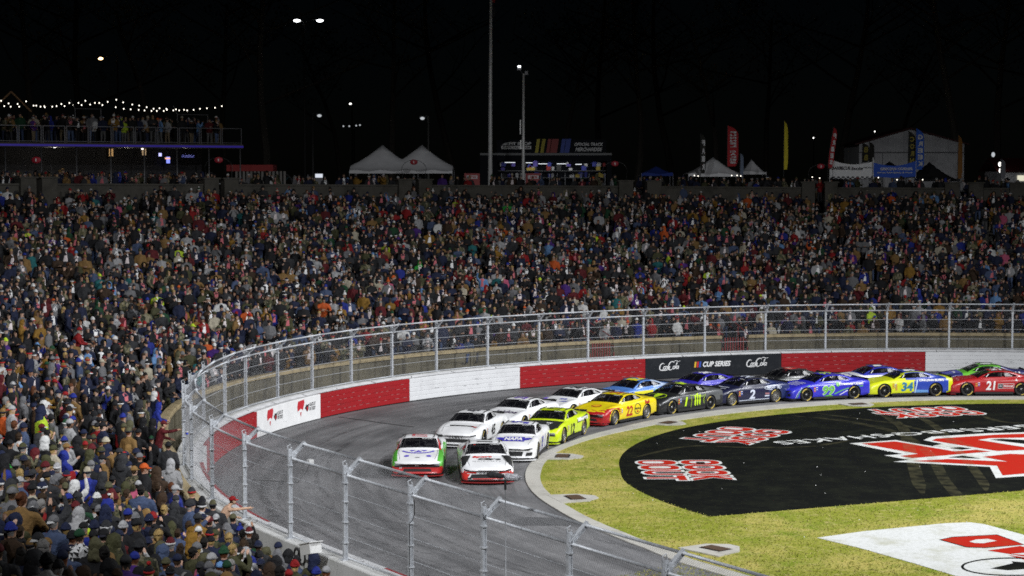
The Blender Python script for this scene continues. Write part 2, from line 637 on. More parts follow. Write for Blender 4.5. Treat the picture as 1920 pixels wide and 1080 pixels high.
# storm drains let into concrete pads on the grass side
M_GRATE = mat('rusty_grate', (0.10, 0.06, 0.035), 0.8, 0.3, var=0.3, scale=20)
for (px, py, lab) in [(1054, 857, 'rusty storm drain in concrete pad beside the white car with blue hood logo'),
                      (1077, 935, 'rusty storm drain in pointed concrete pad right of the boom microphone'),
                      (1341, 1031, 'rusty storm drain in concrete pad nearest the bottom edge of the picture'),
                      (1252, 794, 'rusty storm drain in concrete pad below the black and lime car'),
                      (1608, 759, 'rusty storm drain in concrete pad below the yellow and blue car')]:
    c = bp(px, py, 0)
    w = Vector((c.x - CX, c.y - CY, 0)).normalized()
    t = Vector((-w.y, w.x, 0))
    root = thing('storm_drain', lab, 'drain', (c.x, c.y, 0), 0, 'storm drains along the apron')
    mb = MB()
    M = Matrix(((t.x, w.x, 0, 0), (t.y, w.y, 0, 0), (0, 0, 1, 0), (0, 0, 0, 1)))
    mb.prism([(-.85, .75), (-.72, -.35), (-.22, -.85), (.25, -.82), (.72, -.32), (.85, .75)], -0.02, 0.042, 0, M)
    mb.build('pad', M_APRON, root)
    mb = MB()
    for k in range(9):
        x = -0.36 + k * 0.09
        mb.box((x - 0.028, -0.26, 0.054), (x + 0.028, 0.22, 0.072), 0, M)
    g = mb.build('grate', M_GRATE, root)
    mb = MB()
    mb.box((-0.43, -0.32, 0.03), (0.43, 0.28, 0.049), 0, M)
    mb.build('pit', M_DARK, root)

# black painted end of the field
bl = []
for t in np.arange(-72, 119.7, 2.0):
    r = float(np.interp(t, [-72, 0, 33, 57, 91, 99, 119.6], [21, 20.8, 20.6, 21.0, 20.95, 21.2, 21.3]))
    w = math.radians(t)
    bl.append((CX - r * math.sin(w), CY + r * math.cos(w)))
bl.append((6.62, 63.78))
o = flat('black_field_paint', bl, 0.004, M_BLACKPAINT)
structure(o)


def pixpoly(L, sx=1.0, ox=0.0, sy=1.0, oy=0.0):
    return [(lambda q: (q.x, q.y))(bp(ox + x / sx, oy + y / sx)) for x, y in L]


def zp(L):      # traced from an enlarged view of the field mark
    return pixpoly(L, 1920 / 440.0, 1480, 1, 740)


# the great arrow emblem
emb = tag(flat('field_emblem', zp([(490, 400), (870, 373), (1170, 424), (1262, 406), (1098, 373), (1165, 345), (1600, 318), (1920, 309), (2300, 330), (2420, 420), (2380, 560), (2200, 640), (1920, 668), (1690, 684), (1640, 592), (850, 550), (985, 536), (775, 498), (930, 487)]), 0.009, M_WHITEPAINT),
          'large red arrow emblem with white border painted on the black field', 'field marking')
flat('red_field', zp([(590, 402), (865, 384), (1350, 466), (1530, 453), (1650, 467), (1010, 521), (905, 504), (1055, 486)]), 0.014, M_REDPAINT, emb)
flat('red_field', zp([(1165, 377), (1200, 362), (1700, 329), (1920, 322), (2280, 345), (2380, 425), (2200, 470), (1920, 455), (1700, 463)]), 0.014, M_REDPAINT, emb)
flat('red_field', zp([(1010, 545), (1300, 529), (1790, 550), (1580, 511), (1800, 486), (1920, 490), (2330, 500), (2330, 560), (2150, 625), (1920, 648), (1745, 663), (1700, 584)]), 0.014, M_REDPAINT, emb)
flat('black_inset', zp([(1310, 439), (1400, 431), (1490, 443), (1410, 453)]), 0.019, M_BLACKPAINT, emb)
flat('black_inset', zp([(1300, 516), (1420, 501), (1570, 526)]), 0.019, M_BLACKPAINT, emb)
flat('black_inset', zp([(1175, 422), (1250, 407), (1330, 421), (1270, 434)]), 0.019, M_WHITEPAINT, emb)
flat('white_inset', zp([(1545, 373), (1640, 360), (2050, 352), (2150, 400), (1920, 432)]), 0.019, M_WHITEPAINT, emb)
flat('black_inset', zp([(1640, 372), (1740, 366), (1920, 374), (2020, 392), (1920, 406)]), 0.024, M_BLACKPAINT, emb)

# white field corner with red lettering
zq = lambda L: pixpoly(L, 3.0, 1280, 1, 720)
wf = tag(flat('white_field_mark', zq([(755, 866), (1020, 829), (1480, 784), (1620, 779), (1700, 790), (1920, 850), (2300, 960), (2300, 1250), (1900, 1180), (1520, 1076), (1300, 1010), (1000, 925)]), 0.009, M_WHITEPAINT),
         'white painted field area with red block letters at lower right', 'field marking')
flat('red_letter', zq([(1452, 878), (1520, 864), (1765, 851), (1860, 884), (1915, 905), (1700, 922), (1600, 918)]), 0.014, M_REDPAINT, wf)
flat('letter_edge', zq([(1440, 878), (1516, 861), (1768, 848), (1866, 883), (1925, 906), (1702, 925), (1596, 921)]), 0.0115, M_BLACKPAINT, wf)
flat('white_inset', zq([(1612, 889), (1650, 878), (1715, 874), (1768, 885), (1690, 899), (1640, 897)]), 0.019, M_WHITEPAINT, wf)
flat('red_letter', zq([(1715, 939), (1900, 913), (2010, 945), (1840, 957), (2060, 975), (2020, 990), (1860, 962)]), 0.014, M_REDPAINT, wf)
flat('red_letter', zq([(1830, 964), (2080, 1000), (2040, 1020), (1900, 985)]), 0.014, M_REDPAINT, wf)


def ellipse_ring(c, rx, ry, w, n=40, a0=0, a1=360):
    out = []
    for k in range(n + 1):
        a = math.radians(a0 + (a1 - a0) * k / n)
        out.append((c[0] + rx * math.cos(a), c[1] + ry * math.sin(a)))
    inn = []
    for k in range(n, -1, -1):
        a = math.radians(a0 + (a1 - a0) * k / n)
        inn.append((c[0] + (rx - w) * math.cos(a), c[1] + (ry - w * 0.4) * math.sin(a)))
    return out + inn


flat('black_ring', zq(ellipse_ring((1850, 1030), 285, 52, 16, 48, 0, 359)), 0.014, M_BLACKPAINT, wf)
flat('black_letter', zq([(1730, 1040), (1860, 1010), (1850, 1000), (1990, 1010), (1960, 1040), (1900, 1045), (1830, 1050)]), 0.014, M_BLACKPAINT, wf)

# three stacked word marks, their tops towards the field's centre
for (px, py, lab) in [(1282, 882, 'red and white stacked word mark nearest the left end of the black field'),
                      (1380, 817, 'red and white stacked word mark below the black and navy cars'),
                      (1733, 773, 'red and white stacked word mark below the yellow and red cars')]:
    c = bp(px, py, 0)
    up = Vector((CX - c.x, CY - c.y, 0)).normalized()
    if px == 1282:
        up = Vector((1, 0.02, 0)).normalized()
    ba = Vector((up.y, -up.x, 0))
    root = thing('painted_word_mark', lab, 'field marking', (c.x, c.y, 0), 0, 'word marks round the black field')
    def pill(cx, cy, lx, ly, z, m, nm, cut=.5):
        """rounded oblong: lx along the line, ly across it"""
        r = min(lx, ly) * cut
        pts = []
        for (sx, sy, a0) in ((1, 1, 0), (-1, 1, 90), (-1, -1, 180), (1, -1, 270)):
            for k in range(6):
                w = math.radians(a0 + 18 * k)
                pts.append((sx * (lx / 2 - r) + r * math.cos(w), sy * (ly / 2 - r) + r * math.sin(w)))
        flat(nm, [tuple((ba * (cx + x) + up * (cy + y))[:2]) for x, y in pts], z, m, root)

    for line, cy in (('COOK', .86), ('*OUT', -.86)):
        for i, ch in enumerate(line):
            cx = -1.95 + 1.28 * i
            sh = .16 if cy < 0 else 0
            if ch in 'CO*':
                pill(cx, cy, 1.34, 1.74, .010, M_WHITEPAINT, 'white_outline', .42)
                pill(cx, cy, 1.12, 1.50, .015, M_REDPAINT, 'red_letter', .40)
                pill(cx, cy - (.14 if ch == '*' else 0), .52, .86, .020, M_WHITEPAINT, 'white_counter', .45)
                if ch == 'C':
                    pill(cx + .2, cy, .5, .34, .025, M_BLACKPAINT, 'counter', .2)
                elif ch == 'O' and cy > 0:
                    pill(cx, cy, .30, .56, .025, M_BLACKPAINT, 'counter', .45)
            else:
                for bold, z, m in ((.10, .011, M_WHITEPAINT), (.035, .017, M_REDPAINT)):
                    vf = fit_text(ch, 1.34 if bold > .05 else 1.10, 1.74 if bold > .05 else 1.48, 0, bold)
                    place_text('white_outline' if bold > .05 else 'red_letter', vf, ba * cx + up * cy + Vector((0, 0, z)), ba, up, m, root)
# menu line, read from the far side
a, b = bp(1450, 832), bp(1668, 816)
ba = (a - b).normalized()
up = Vector((-ba.y, ba.x, 0))
root = thing('painted_slogan', 'white slogan lettering painted across the black field, read from the far side', 'field marking', (0, 0, 0))
x0 = (a - b).length
o1 = b.lerp(a, 0.5)
place_text('lettering', fit_text('SHAKES', x0 * 0.94, 1.0, 0, 0.012, 1.1), o1 + Vector((0, 0, .012)), ba, up, M_WHITEPAINT, root)
c2 = bp(1738, 811)
place_text('lettering', fit_text('BBQ', (bp(1680, 815) - bp(1795, 806)).length, 1.0, 0, 0.012, 1.1), c2 + Vector((0, 0, .012)), ba, up, M_WHITEPAINT, root)
c3 = bp(1935, 799)
place_text('lettering', fit_text('BURGERS', 7.4, 1.0, 0, 0.012, 1.1), c3 + Vector((0, 0, .012)), ba, up, M_WHITEPAINT, root)
for px, py in ((1668, 816), (1808, 805)):
    q = bp(px, py)
    flat('dot', [(q.x + .22 * math.cos(k), q.y + .22 * math.sin(k)) for k in np.arange(0, 6.2, .8)], 0.012, M_WHITEPAINT, root)

# tyre tracks worn through the paint
mt = mat('worn_paint_track', (0.19, 0.17, 0.07), 0.95)
nt, b_ = nodes_of(mt)
tcn = nt.nodes.new('ShaderNodeTexCoord'); nz = nt.nodes.new('ShaderNodeTexNoise')
nz.inputs['Scale'].default_value = 1.6; nz.inputs['Detail'].default_value = 7
nt.links.new(tcn.outputs['Object'], nz.inputs['Vector'])
mr = nt.nodes.new('ShaderNodeMapRange')
mr.inputs['From Min'].default_value, mr.inputs['From Max'].default_value = 0.35, 0.85
mr.inputs['To Max'].default_value = 0.30
nt.links.new(nz.outputs['Fac'], mr.inputs['Value'])
nt.links.new(mr.outputs['Result'], b_.inputs['Alpha'])
trk = bpy.data.objects.new('tyre_track', None)
COL.objects.link(trk)
tag(trk, 'faint olive tyre tracks curving across the black painted field', 'tyre tracks')
for L, w in [([(1480, 780), (1580, 790), (1680, 812), (1740, 850), (1770, 900), (1800, 935), (1830, 960)], 0.45),
             ([(1530, 776), (1640, 790), (1700, 800), (1800, 830), (1880, 870)], 0.3),
             ([(1650, 778), (1690, 800), (1702, 830), (1712, 870), (1722, 905), (1732, 933)], 0.5),
             ([(1710, 775), (1760, 805), (1800, 850), (1840, 900), (1850, 925)], 0.4),
             ([(1185, 860), (1290, 838), (1400, 840), (1520, 838), (1620, 822)], 0.28),
             ([(1820, 772), (1870, 790), (1925, 795)], 0.3)]:
    pts = [bp(*q) for q in L]
    # smooth the trace
    sm = []
    for i in range(len(pts) - 1):
        p0, p1, p2, p3 = pts[max(i - 1, 0)], pts[i], pts[i + 1], pts[min(i + 2, len(pts) - 1)]
        for u in np.linspace(0, 1, 7)[:-1]:
            sm.append(0.5 * ((2 * p1) + (p2 - p0) * u + (2 * p0 - 5 * p1 + 4 * p2 - p3) * u * u + (3 * p1 - p0 - 3 * p2 + p3) * u ** 3))
    v, f = [], []
    for i, p in enumerate(sm):
        t = (sm[min(i + 1, len(sm) - 1)] - sm[max(i - 1, 0)]).normalized()
        nn = Vector((-t.y, t.x, 0))
        ww = w * min(1.0, .15 + 6.0 * min(i, len(sm) - 1 - i) / len(sm))
        v += [p + nn * ww / 2 + Vector((0, 0, 0.029)), p - nn * ww / 2 + Vector((0, 0, 0.029))]
        if i:
            k = 2 * i
            f.append((k - 2, k - 1, k + 1, k))
    mb = MB().add(v, f)
    mb.build('wheel_mark', mt, trk)

# flat four-sided patch, darker than the asphalt around it
M_PATCH = mat('dark_patch', (0.085, 0.085, 0.088), 0.6, var=0.2, scale=3)
for (px, py, w, l, lab) in [(1025, 977, 1.5, 2.6, 'dark four-sided patch on the track right of the boom pole')]:
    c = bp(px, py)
    tag(flat('dark_patch', [(c.x - l / 2, c.y - w / 2), (c.x + l * .4, c.y - w * .6), (c.x + l / 2, c.y + w * .3), (c.x - l * .35, c.y + w / 2)], 0.005, M_PATCH), lab, 'tar patch')
# skid marks and rubber lines on the racing surface
ms = mat('skid_rubber', (0.03, 0.03, 0.032), .8)
nt, b_ = nodes_of(ms)
tcn = nt.nodes.new('ShaderNodeTexCoord'); nz = nt.nodes.new('ShaderNodeTexNoise')
nz.inputs['Scale'].default_value = 2.2; nz.inputs['Detail'].default_value = 6
nt.links.new(tcn.outputs['Object'], nz.inputs['Vector'])
mr = nt.nodes.new('ShaderNodeMapRange')
mr.inputs['From Min'].default_value, mr.inputs['From Max'].default_value = 0.35, 0.75
mr.inputs['To Max'].default_value = 0.38
nt.links.new(nz.outputs['Fac'], mr.inputs['Value'])
nt.links.new(mr.outputs['Result'], b_.inputs['Alpha'])
skr = bpy.data.objects.new('skid_marks', None)
COL.objects.link(skr)
tag(skr, 'dark curved skid marks laid along the asphalt of the turn', 'skid marks')
rs_ = random.Random(21)
for k in range(34):
    t0 = rs_.uniform(20, 128); ln = rs_.uniform(8, 30); r0 = rs_.uniform(26.5, 35.0); dr_ = rs_.uniform(-1.6, 2.2)
    w = rs_.uniform(.10, .28)
    for tw_ in ((0, 1.6) if k % 3 == 0 else (0,)):
        v, f = [], []
        n = 16
        for i in range(n + 1):
            u = i / n
            t = math.radians(t0 + ln * u)
            r = r0 + dr_ * u * u + tw_
            if r > 36.2:
                r = 36.2
            ww = w * math.sin(math.pi * min(1, max(.04, u)) ) ** .5 / 2 + .01
            for q in (r - ww, r + ww):
                v.append((CX - q * math.sin(t), CY + q * math.cos(t), .008))
            if i:
                f.append((2 * i - 2, 2 * i - 1, 2 * i + 1, 2 * i))
        MB().add(v, f).build('skid_mark', ms, skr)
# expansion seams across the track
seam = mat('track_seam', (0.03, 0.03, 0.03), .8)
for (p0, p1) in (((636, 782), (775, 801)), ((470, 900), (560, 905))):
    a_, b2 = bp(*p0), bp(*p1)
    d_ = (b2 - a_).normalized(); n_ = Vector((-d_.y, d_.x, 0)) * .05
    pts = [a_.lerp(b2, k / 8) + n_ * rs_.uniform(-1, 1) for k in range(9)]
    v, f = [], []
    for i, q in enumerate(pts):
        v += [q + n_ + Vector((0, 0, .012)), q - n_ + Vector((0, 0, .012))]
        if i:
            f.append((2 * i - 2, 2 * i - 1, 2 * i + 1, 2 * i))
    MB().add(v, f).build('seam', seam, skr)

def inpoly(x, y, L):
    r = False
    for (x0, y0), (x1, y1) in zip(L, L[1:] + L[:1]):
        if (y0 > y) != (y1 > y) and x < (x1 - x0) * (y - y0) / (y1 - y0) + x0:
            r = not r
    return r


WPOLY = [(1280 + x / 3.0, 720 + y / 3.0) for x, y in [(755, 866), (1020, 829), (1480, 784), (1620, 779), (1700, 790), (1920, 850), (2300, 960), (2300, 1250), (1900, 1180), (1520, 1076), (1300, 1010), (1000, 925)]]
# blades of the infield turf that stick up
gv, gf = [], []
gbl = random.Random(5)
ng = 0
while ng < 16000:
    px, py = gbl.uniform(985, 1960), gbl.uniform(742, 1090)
    c = bp(px, py)
    rr_ = math.hypot(c.x - CX, c.y - CY)
    th_ = math.degrees(math.atan2(-(c.x - CX), c.y - CY))
    e_ = edge_gr(th_)
    if rr_ > math.hypot(e_.x - CX, e_.y - CY) - .05 and th_ < 132:
        continue
    chord = (c.x - 6.62) * -.404 + (c.y - 63.78) * .915
    if rr_ < 21.2 and chord > 0:
        continue
    else:
        hgt = gbl.uniform(.025, .055)
    if th_ > 131 and chord > -90 and (c - edge_gr(132)).dot(Vector((DIR.y, -DIR.x, 0))) > 0 and False:
        continue
    if px > 1500 and py > 975 and inpoly(px, py, WPOLY):
        continue
    a_ = gbl.uniform(0, 6.283)
    w_ = gbl.uniform(.012, .03)
    dx_, dy_ = math.cos(a_) * w_, math.sin(a_) * w_
    o_ = len(gv)
    gv += [(c.x - dx_, c.y - dy_, 0.0), (c.x + dx_, c.y + dy_, 0.0), (c.x + gbl.gauss(0, .03), c.y + gbl.gauss(0, .03), hgt)]
    gf.append((o_, o_ + 1, o_ + 2))
    ng += 1
gm = MB(); gm.v, gm.f, gm.m = gv, gf, [0] * len(gf)
go = gm.build('turf_blades', mat_layers('turf_blade', (0.23, 0.25, 0.035), [((0.38, 0.33, 0.12), 4.0, .42, .6, 3), ((0.17, 0.20, 0.03), 11.0, .52, .66, 3)], .9, 0, 10))
go['kind'] = 'stuff'
tag(go, 'short dry grass blades of the infield turf', 'grass')

# litter specks on the infield
M_LITTER = mat('paper_litter', (0.7, 0.7, 0.68), 0.8)
mb = MB()
for k in range(45):
    px, py = rnd.uniform(1030, 1900), rnd.uniform(770, 1040)
    c = bp(px, py)
    if (c - Vector((CX, CY, 0))).length > 22:
        continue
    r = rnd.uniform(0.012, 0.032)
    mb.add([(c.x - r, c.y, .03), (c.x, c.y - r, .034), (c.x + r, c.y, .03), (c.x, c.y + r, .045)], [(0, 1, 2, 3)])
o = mb.build('infield_litter', M_LITTER)
o['kind'] = 'stuff'
tag(o, 'scattered white litter specks on the grass infield', 'litter')

# ---------------------------------------------------------------- concrete wall, energy-absorbing barrier
wall_root = thing('track_wall', 'low whitewashed concrete wall that carries the catch fence', 'wall')
S_A, S_B = s_of_theta(-14), s_end - 1.0
ss = np.arange(S_A, S_B, 3.0)
for i in range(len(ss) - 1):
    mb = MB()
    strip(mb, ss[i], ss[i + 1] - 0.015, [(-0.18, 0.0), (-0.18, 1.26), (-0.15, 1.27), (0.34, 1.27), (0.37, 1.25), (0.42, 0.0)], 1.0)
    mb.build('wall_block', M_WHITECON, wall_root)

bar = thing('crash_barrier', 'red white and black crash barrier lining the outside of the turn', 'barrier')
FACE = -0.62
segs = []     # (s0, s1, kind)
xs = [(2100, 'white'), (1735, 'red'), (1465, 'black'), (1210, 'red'), (975, 'white'), (768, 'red'), (601, 'sign'), (482, 'red')]
sv = [s_of_x(x, FACE, 0.6) for x, _ in xs]
s_red_end = s_of_theta(93)
bounds = sv + [s_red_end]
for i, (x, k) in enumerate(xs):
    segs.append((bounds[i], bounds[i + 1], k))
sn = [s_red_end, s_of_theta(99.5), s_of_x(505, FACE, 1.15, True), s_of_x(721, FACE, 1.15, True), s_of_x(860, FACE, 1.15, True), s_of_x(1150, FACE, 1.15, True), s_of_x(1500, FACE, 1.15, True)]
for i, k in enumerate(['white', 'red', 'white', 'red', 'white', 'red']):
    segs.append((sn[i], sn[i + 1], k))
# stacked square steel tubes with rounded corners
prof_tubes = []
NT, TH_, Z0 = 5, 0.225, 0.04
for t in range(NT):
    z = Z0 + t * TH_
    prof_tubes += [(FACE + 0.022, z), (FACE, z + 0.022), (FACE, z + TH_ - 0.022), (FACE + 0.022, z + TH_)]
ztop = Z0 + NT * TH_
ring_tubes = prof_tubes + [(FACE + 0.28, ztop), (FACE + 0.28, Z0)]
ring_flat = [(FACE, Z0), (FACE, ztop - 0.02), (FACE + 0.02, ztop), (FACE + 0.28, ztop), (FACE + 0.28, Z0)]
M_WELD = mat('pale_weld_marks', (0.46, 0.20, 0.20), 0.6)
for (a, b, k) in segs:
    mb = MB()
    strip(mb, a + 0.01, b - 0.01, ring_flat if k in ('black', 'sign') else ring_tubes, 0.6)
    pan = mb.build('barrier_panel', {'red': M_WALLRED, 'white': M_WALLWHITE, 'black': M_WALLBLACK, 'sign': M_BANNERWHITE}[k], bar)
    pan['label'] = {'red': 'red painted barrier panel of stacked steel tubes', 'white': 'white painted barrier panel of stacked steel tubes', 'black': 'black advertising banner on the barrier', 'sign': 'white seat belt campaign banner on the barrier'}[k]
    if k == 'red':
        w = MB()
        for t in range(1, NT):
            z = Z0 + t * TH_
            s = a + 0.2 + rnd.random() * 0.3
            while s < b - 0.4:
                l = rnd.uniform(0.16, 0.3)
                if rnd.random() < 0.62:
                    w.add([P(s, FACE - .002, z - .008), P(s + l, FACE - .002, z - .008), P(s + l, FACE - .002, z + .008), P(s, FACE - .002, z + .008)], [(0, 1, 2, 3)])
                s += rnd.uniform(0.4, 0.62)
        w.build('weld_marks', M_WELD, pan)
# tyre scuffs along the barrier's face
M_SCUFF = mat('tyre_scuff', (.05, .05, .052), .8)
nt, b_ = nodes_of(M_SCUFF)
tcn = nt.nodes.new('ShaderNodeTexCoord'); nz = nt.nodes.new('ShaderNodeTexNoise')
nz.inputs['Scale'].default_value = 5; nz.inputs['Detail'].default_value = 6
nt.links.new(tcn.outputs['Object'], nz.inputs['Vector'])
mr = nt.nodes.new('ShaderNodeMapRange')
mr.inputs['From Min'].default_value, mr.inputs['From Max'].default_value = 0.42, 0.75
mr.inputs['To Max'].default_value = 0.6
nt.links.new(nz.outputs['Fac'], mr.inputs['Value'])
nt.links.new(mr.outputs['Result'], b_.inputs['Alpha'])
sc_r = random.Random(9)
for pan, (a, b, k) in zip([c for c in bar.children if c.name.startswith('barrier_panel')], segs):
    if k == 'black':
        continue
    w = MB()
    for q in range(int((b - a) / 1.1)):
        s = sc_r.uniform(a + .2, b - 1.6); l = sc_r.uniform(.4, 1.5); z = sc_r.choice((.3, .42, .5, .62, .75)) + sc_r.uniform(-.05, .05); h = sc_r.uniform(.015, .05)
        pts = [s + l * t / 4 for t in range(5)]
        o_ = len(w.v)
        for i, t in enumerate(pts):
            hh = h * (.2 + math.sin(math.pi * i / 4))
            w.v += [tuple(P(t, FACE - .0035, z - hh / 2 + .03 * i / 4)), tuple(P(t, FACE - .0035, z + hh / 2 + .03 * i / 4))]
            if i:
                j = o_ + 2 * i
                w.f.append((j - 2, j, j + 1, j - 1)); w.m.append(0)
    if w.v:
        w.build('tyre_scuffs', M_SCUFF, pan)
# foam-filled struts between the barrier and the wall, seen from above
for s in np.arange(S_A + 1, sn[-1], 1.6):
    mb = MB()
    strip(mb, s, s + 0.5, [(FACE + 0.285, 0.3), (FACE + 0.285, 1.0), (-0.19, 1.1), (-0.19, 0.3)], 0.5)
    mb.build('foam_strut', M_WHITECON, bar)

M_COVER = mat('white_cover_sheet', (.60, .60, .61), .6, var=.12, scale=2)
for s in np.arange(S_A + .3, sn[-1] - 3.2, 3.1):
    v, f = [], []
    for i in range(9):
        t = s + 3.04 * i / 8
        for j, (d, z) in enumerate(((FACE + .15, ztop + .012), (FACE + .3, ztop + .03), (-.3, 1.22), (-.19, 1.25))):
            v.append(P(t, d, z + (.025 * math.sin(9 * t + 2 * j) if j in (1, 2) else 0)))
        if i:
            for j in range(3):
                q = 4 * i + j
                f.append((q - 4, q - 3, q + 1, q))
    MB().add(v, f).build('top_cover', M_COVER, bar, True)


def on_face(vf, s_mid, z_mid, name, m, lift, parent):
    """lay lettering on the barrier's face so that it reads from the track (the photo's left is larger s)"""
    v, f = vf
    bm = bmesh.new()
    vs = [bm.verts.new((p[0], p[1], 0)) for p in v]
    for q in f:
        try:
            bm.faces.new([vs[i] for i in q])
        except ValueError:
            pass
    for it in range(3):
        ed = [e for e in bm.edges if e.calc_length() > 0.35]
        if not ed:
            break
        bmesh.ops.subdivide_edges(bm, edges=ed, cuts=1)
        bmesh.ops.triangulate(bm, faces=bm.faces)
    mb = MB()
    bm.verts.ensure_lookup_table()
    bm.verts.index_update()
    mb.add([P(s_mid - q.co.x, FACE - lift, z_mid + q.co.y) for q in bm.verts], [[q.index for q in fc.verts] for fc in bm.faces])
    bm.free()
    return mb.build(name, m, parent)


M_LETW = mat('white_lettering', (0.8, 0.8, 0.8), 0.5)
M_LETK = mat('black_lettering', (0.02, 0.02, 0.02), 0.5)
M_LETR = mat('red_lettering', (0.5, 0.02, 0.03), 0.5)
M_LETY = mat('yellow_bar', (0.65, 0.42, 0.03), 0.5)
M_LETB = mat('blue_bar', (0.03, 0.08, 0.42), 0.5)


def ribbon(pts, w):
    """a brush stroke of varying width as a polygon strip"""
    v, f = [], []
    for i, (x, y) in enumerate(pts):
        x0, y0 = pts[max(i - 1, 0)]; x1, y1 = pts[min(i + 1, len(pts) - 1)]
        l = math.hypot(x1 - x0, y1 - y0) or 1
        nx, ny = -(y1 - y0) / l, (x1 - x0) / l
        ww = (w[i] if isinstance(w, (list, tuple)) else w) / 2
        v += [(x + nx * ww, y + ny * ww), (x - nx * ww, y - ny * ww)]
        if i:
            k = 2 * i
            f.append((k - 2, k - 1, k + 1, k))
    return v, f


def arcpts(cx, cy, rx, ry, a0, a1, n=14):
    return [(cx + rx * math.cos(math.radians(a0 + (a1 - a0) * k / n)), cy + ry * math.sin(math.radians(a0 + (a1 - a0) * k / n))) for k in range(n + 1)]


def script_logo():
    """flowing script word in strokes, about 1.25 m wide"""
    sh = lambda L: [(x + 0.28 * y, y) for x, y in L]
    st = []
    def C_(x, y, r, tail):
        L = arcpts(x, y, r * .78, r, 40, 320, 18)
        st.append((sh(L), [0.02 + 0.05 * math.sin(math.pi * k / 18) for k in range(19)]))
        if tail:
            st.append((sh([(x + .12, y - r * .75), (x + .02, y - r * 1.05), (x + .3, y - r * 1.12), (x + .55, y - r * 1.0)]), [.05, .055, .045, .012]))
    C_(-.56, .02, .22, True)
    C_(.13, .06, .27, False)
    st.append((sh([(.22, .32), (.38, .38), (.58, .32), (.74, .36)]), [.02, .04, .035, .01]))
    for (x, y, r) in ((-.35, -.06, .095), (.36, -.06, .095)):
        st.append((sh(arcpts(x, y, r * .8, r, 0, 360, 14)), .05))
    for (x, y, r) in ((-.19, -.06, .09),):
        st.append((sh(arcpts(x, y, r * .8, r, 50, 310, 12)), .05))
    for (x, y, r) in ((-.055, -.06, .085), (.62, -.06, .09)):
        st.append((sh(arcpts(x, y, r * .8, r, 0, 360, 12)), .048))
        st.append((sh([(x + .085, y + .1), (x + .085, y - .07), (x + .13, y - .1)]), .045))
    st.append((sh([(.47, -.13), (.50, .1), (.53, .27), (.49, .26), (.48, .05), (.51, -.13)]), .035))
    V, Fq = [], []
    for L, w in st:
        v, f = ribbon(L, w)
        o = len(V)
        V += v
        Fq += [tuple(i + o for i in q) for q in f]
    return V, Fq


black_panel = [c for c in bar.children if c.get('label', '').startswith('black adv')][0]
sgn_panel = [c for c in bar.children if c.get('label', '').startswith('white seat')][0]


def scaled(vf, k):
    return [(p[0] * k, p[1] * k) for p in vf[0]], vf[1]


for x in (1255, 1419):
    on_face(scaled(script_logo(), 0.86), s_of_x(x, FACE, .66), 0.67, 'script_lettering', M_LETW, 0.006, black_panel)
on_face(fit_text('CUP SERIES', 1.78, 0.30, 0.28, 0.035), s_of_x(1344, FACE, .7), 0.72, 'lettering', M_LETW, 0.006, black_panel)
for k, (m, x) in enumerate(((M_LETY, 1303.5), (M_LETR, 1308), (M_LETB, 1312.5))):
    on_face(([(-.07, -.16), (.04, -.16), (.08, .16), (-.03, .16)], [(0, 1, 2, 3)]), s_of_x(x, FACE, .7), 0.72, 'colour_bar', m, 0.006, black_panel)
for x, k in ((510, 1.0), (568, 1.0)):
    s0 = s_of_x(x, FACE, .6)
    on_face(fit_text('CLICK IT', .62, .16, 0, 0.03), s0 - 0.95, 0.80, 'lettering', M_LETK, .006, sgn_panel)
    on_face(fit_text('OR TICKET', .62, .16, 0, 0.03), s0 - 0.95, 0.60, 'lettering', M_LETK, .006, sgn_panel)
    # red state-shaped emblem with car, and a buckle
    on_face(([(-.40, .18), (-.30, .40), (.28, .44), (.36, .30), (.22, .0), (.05, -.12), (-.02, -.34), (-.12, -.1), (-.36, -.05)], [tuple(range(9))]), s0 + .2, 0.66, 'red_emblem', M_LETR, .006, sgn_panel)
    on_face(([(-.35, -.02), (-.05, .08), (.12, .02), (.1, -.06), (-.3, -.1)], [tuple(range(5))]), s0 + .2, 0.62, 'emblem_car', M_LETW, .010, sgn_panel)
    on_face(([(-.22, .0), (-.05, .16), (.06, .12), (.2, .17), (.16, -.1), (.02, -.2), (-.1, -.08)], [tuple(range(7))]), s0 - .40, 0.68, 'buckle_emblem', M_LETK, .006, sgn_panel)
    on_face(([(-.03, .05), (.1, .08), (.08, -.12), (-.02, -.1)], [tuple(range(4))]), s0 - .40, 0.66, 'buckle_emblem', M_LETR, .010, sgn_panel)

# ---------------------------------------------------------------- catch fence
fence = thing('catch_fence', 'tall galvanised chain link catch fence curving round the turn', 'fence')
HR = 2.256
post_th = [-11.5, -5.9, -0.2, 5.5, 11.2, 16.9, 22.8, 28.9, 34.5, 39.5, 44.85, 50.4, 55.5, 60.5, 65.7, 70.8, 76.2, 80.4, 86.0, 91.3, 96.4, 101.4, 106.3, 112.5, 118.2, 123.6, 128.9, 134.3, 139.4, 144.3, 148.7, 152.6, 156.0, 159.0]
post_s = [s_of_theta(t) for t in post_th]
ARM_D, ARM_Z = -0.42, 0.38


def post_mesh():
    mb = MB()
    # I-section post, local x along the fence, y towards the stand
    H = HR + 0.28
    mb.box((-0.05, -0.055, 0), (0.05, -0.043, H))
    mb.box((-0.05, 0.043, 0), (0.05, 0.055, H))
    mb.box((-0.006, -0.043, 0), (0.006, 0.043, H))
    mb.box((-0.12, -0.13, 0.0), (0.12, 0.13, 0.02))
    for z in (0.45, 1.0, 1.55, 2.05):
        mb.box((-0.075, -0.075, z), (0.075, 0.075, z + 0.035))
    return mb


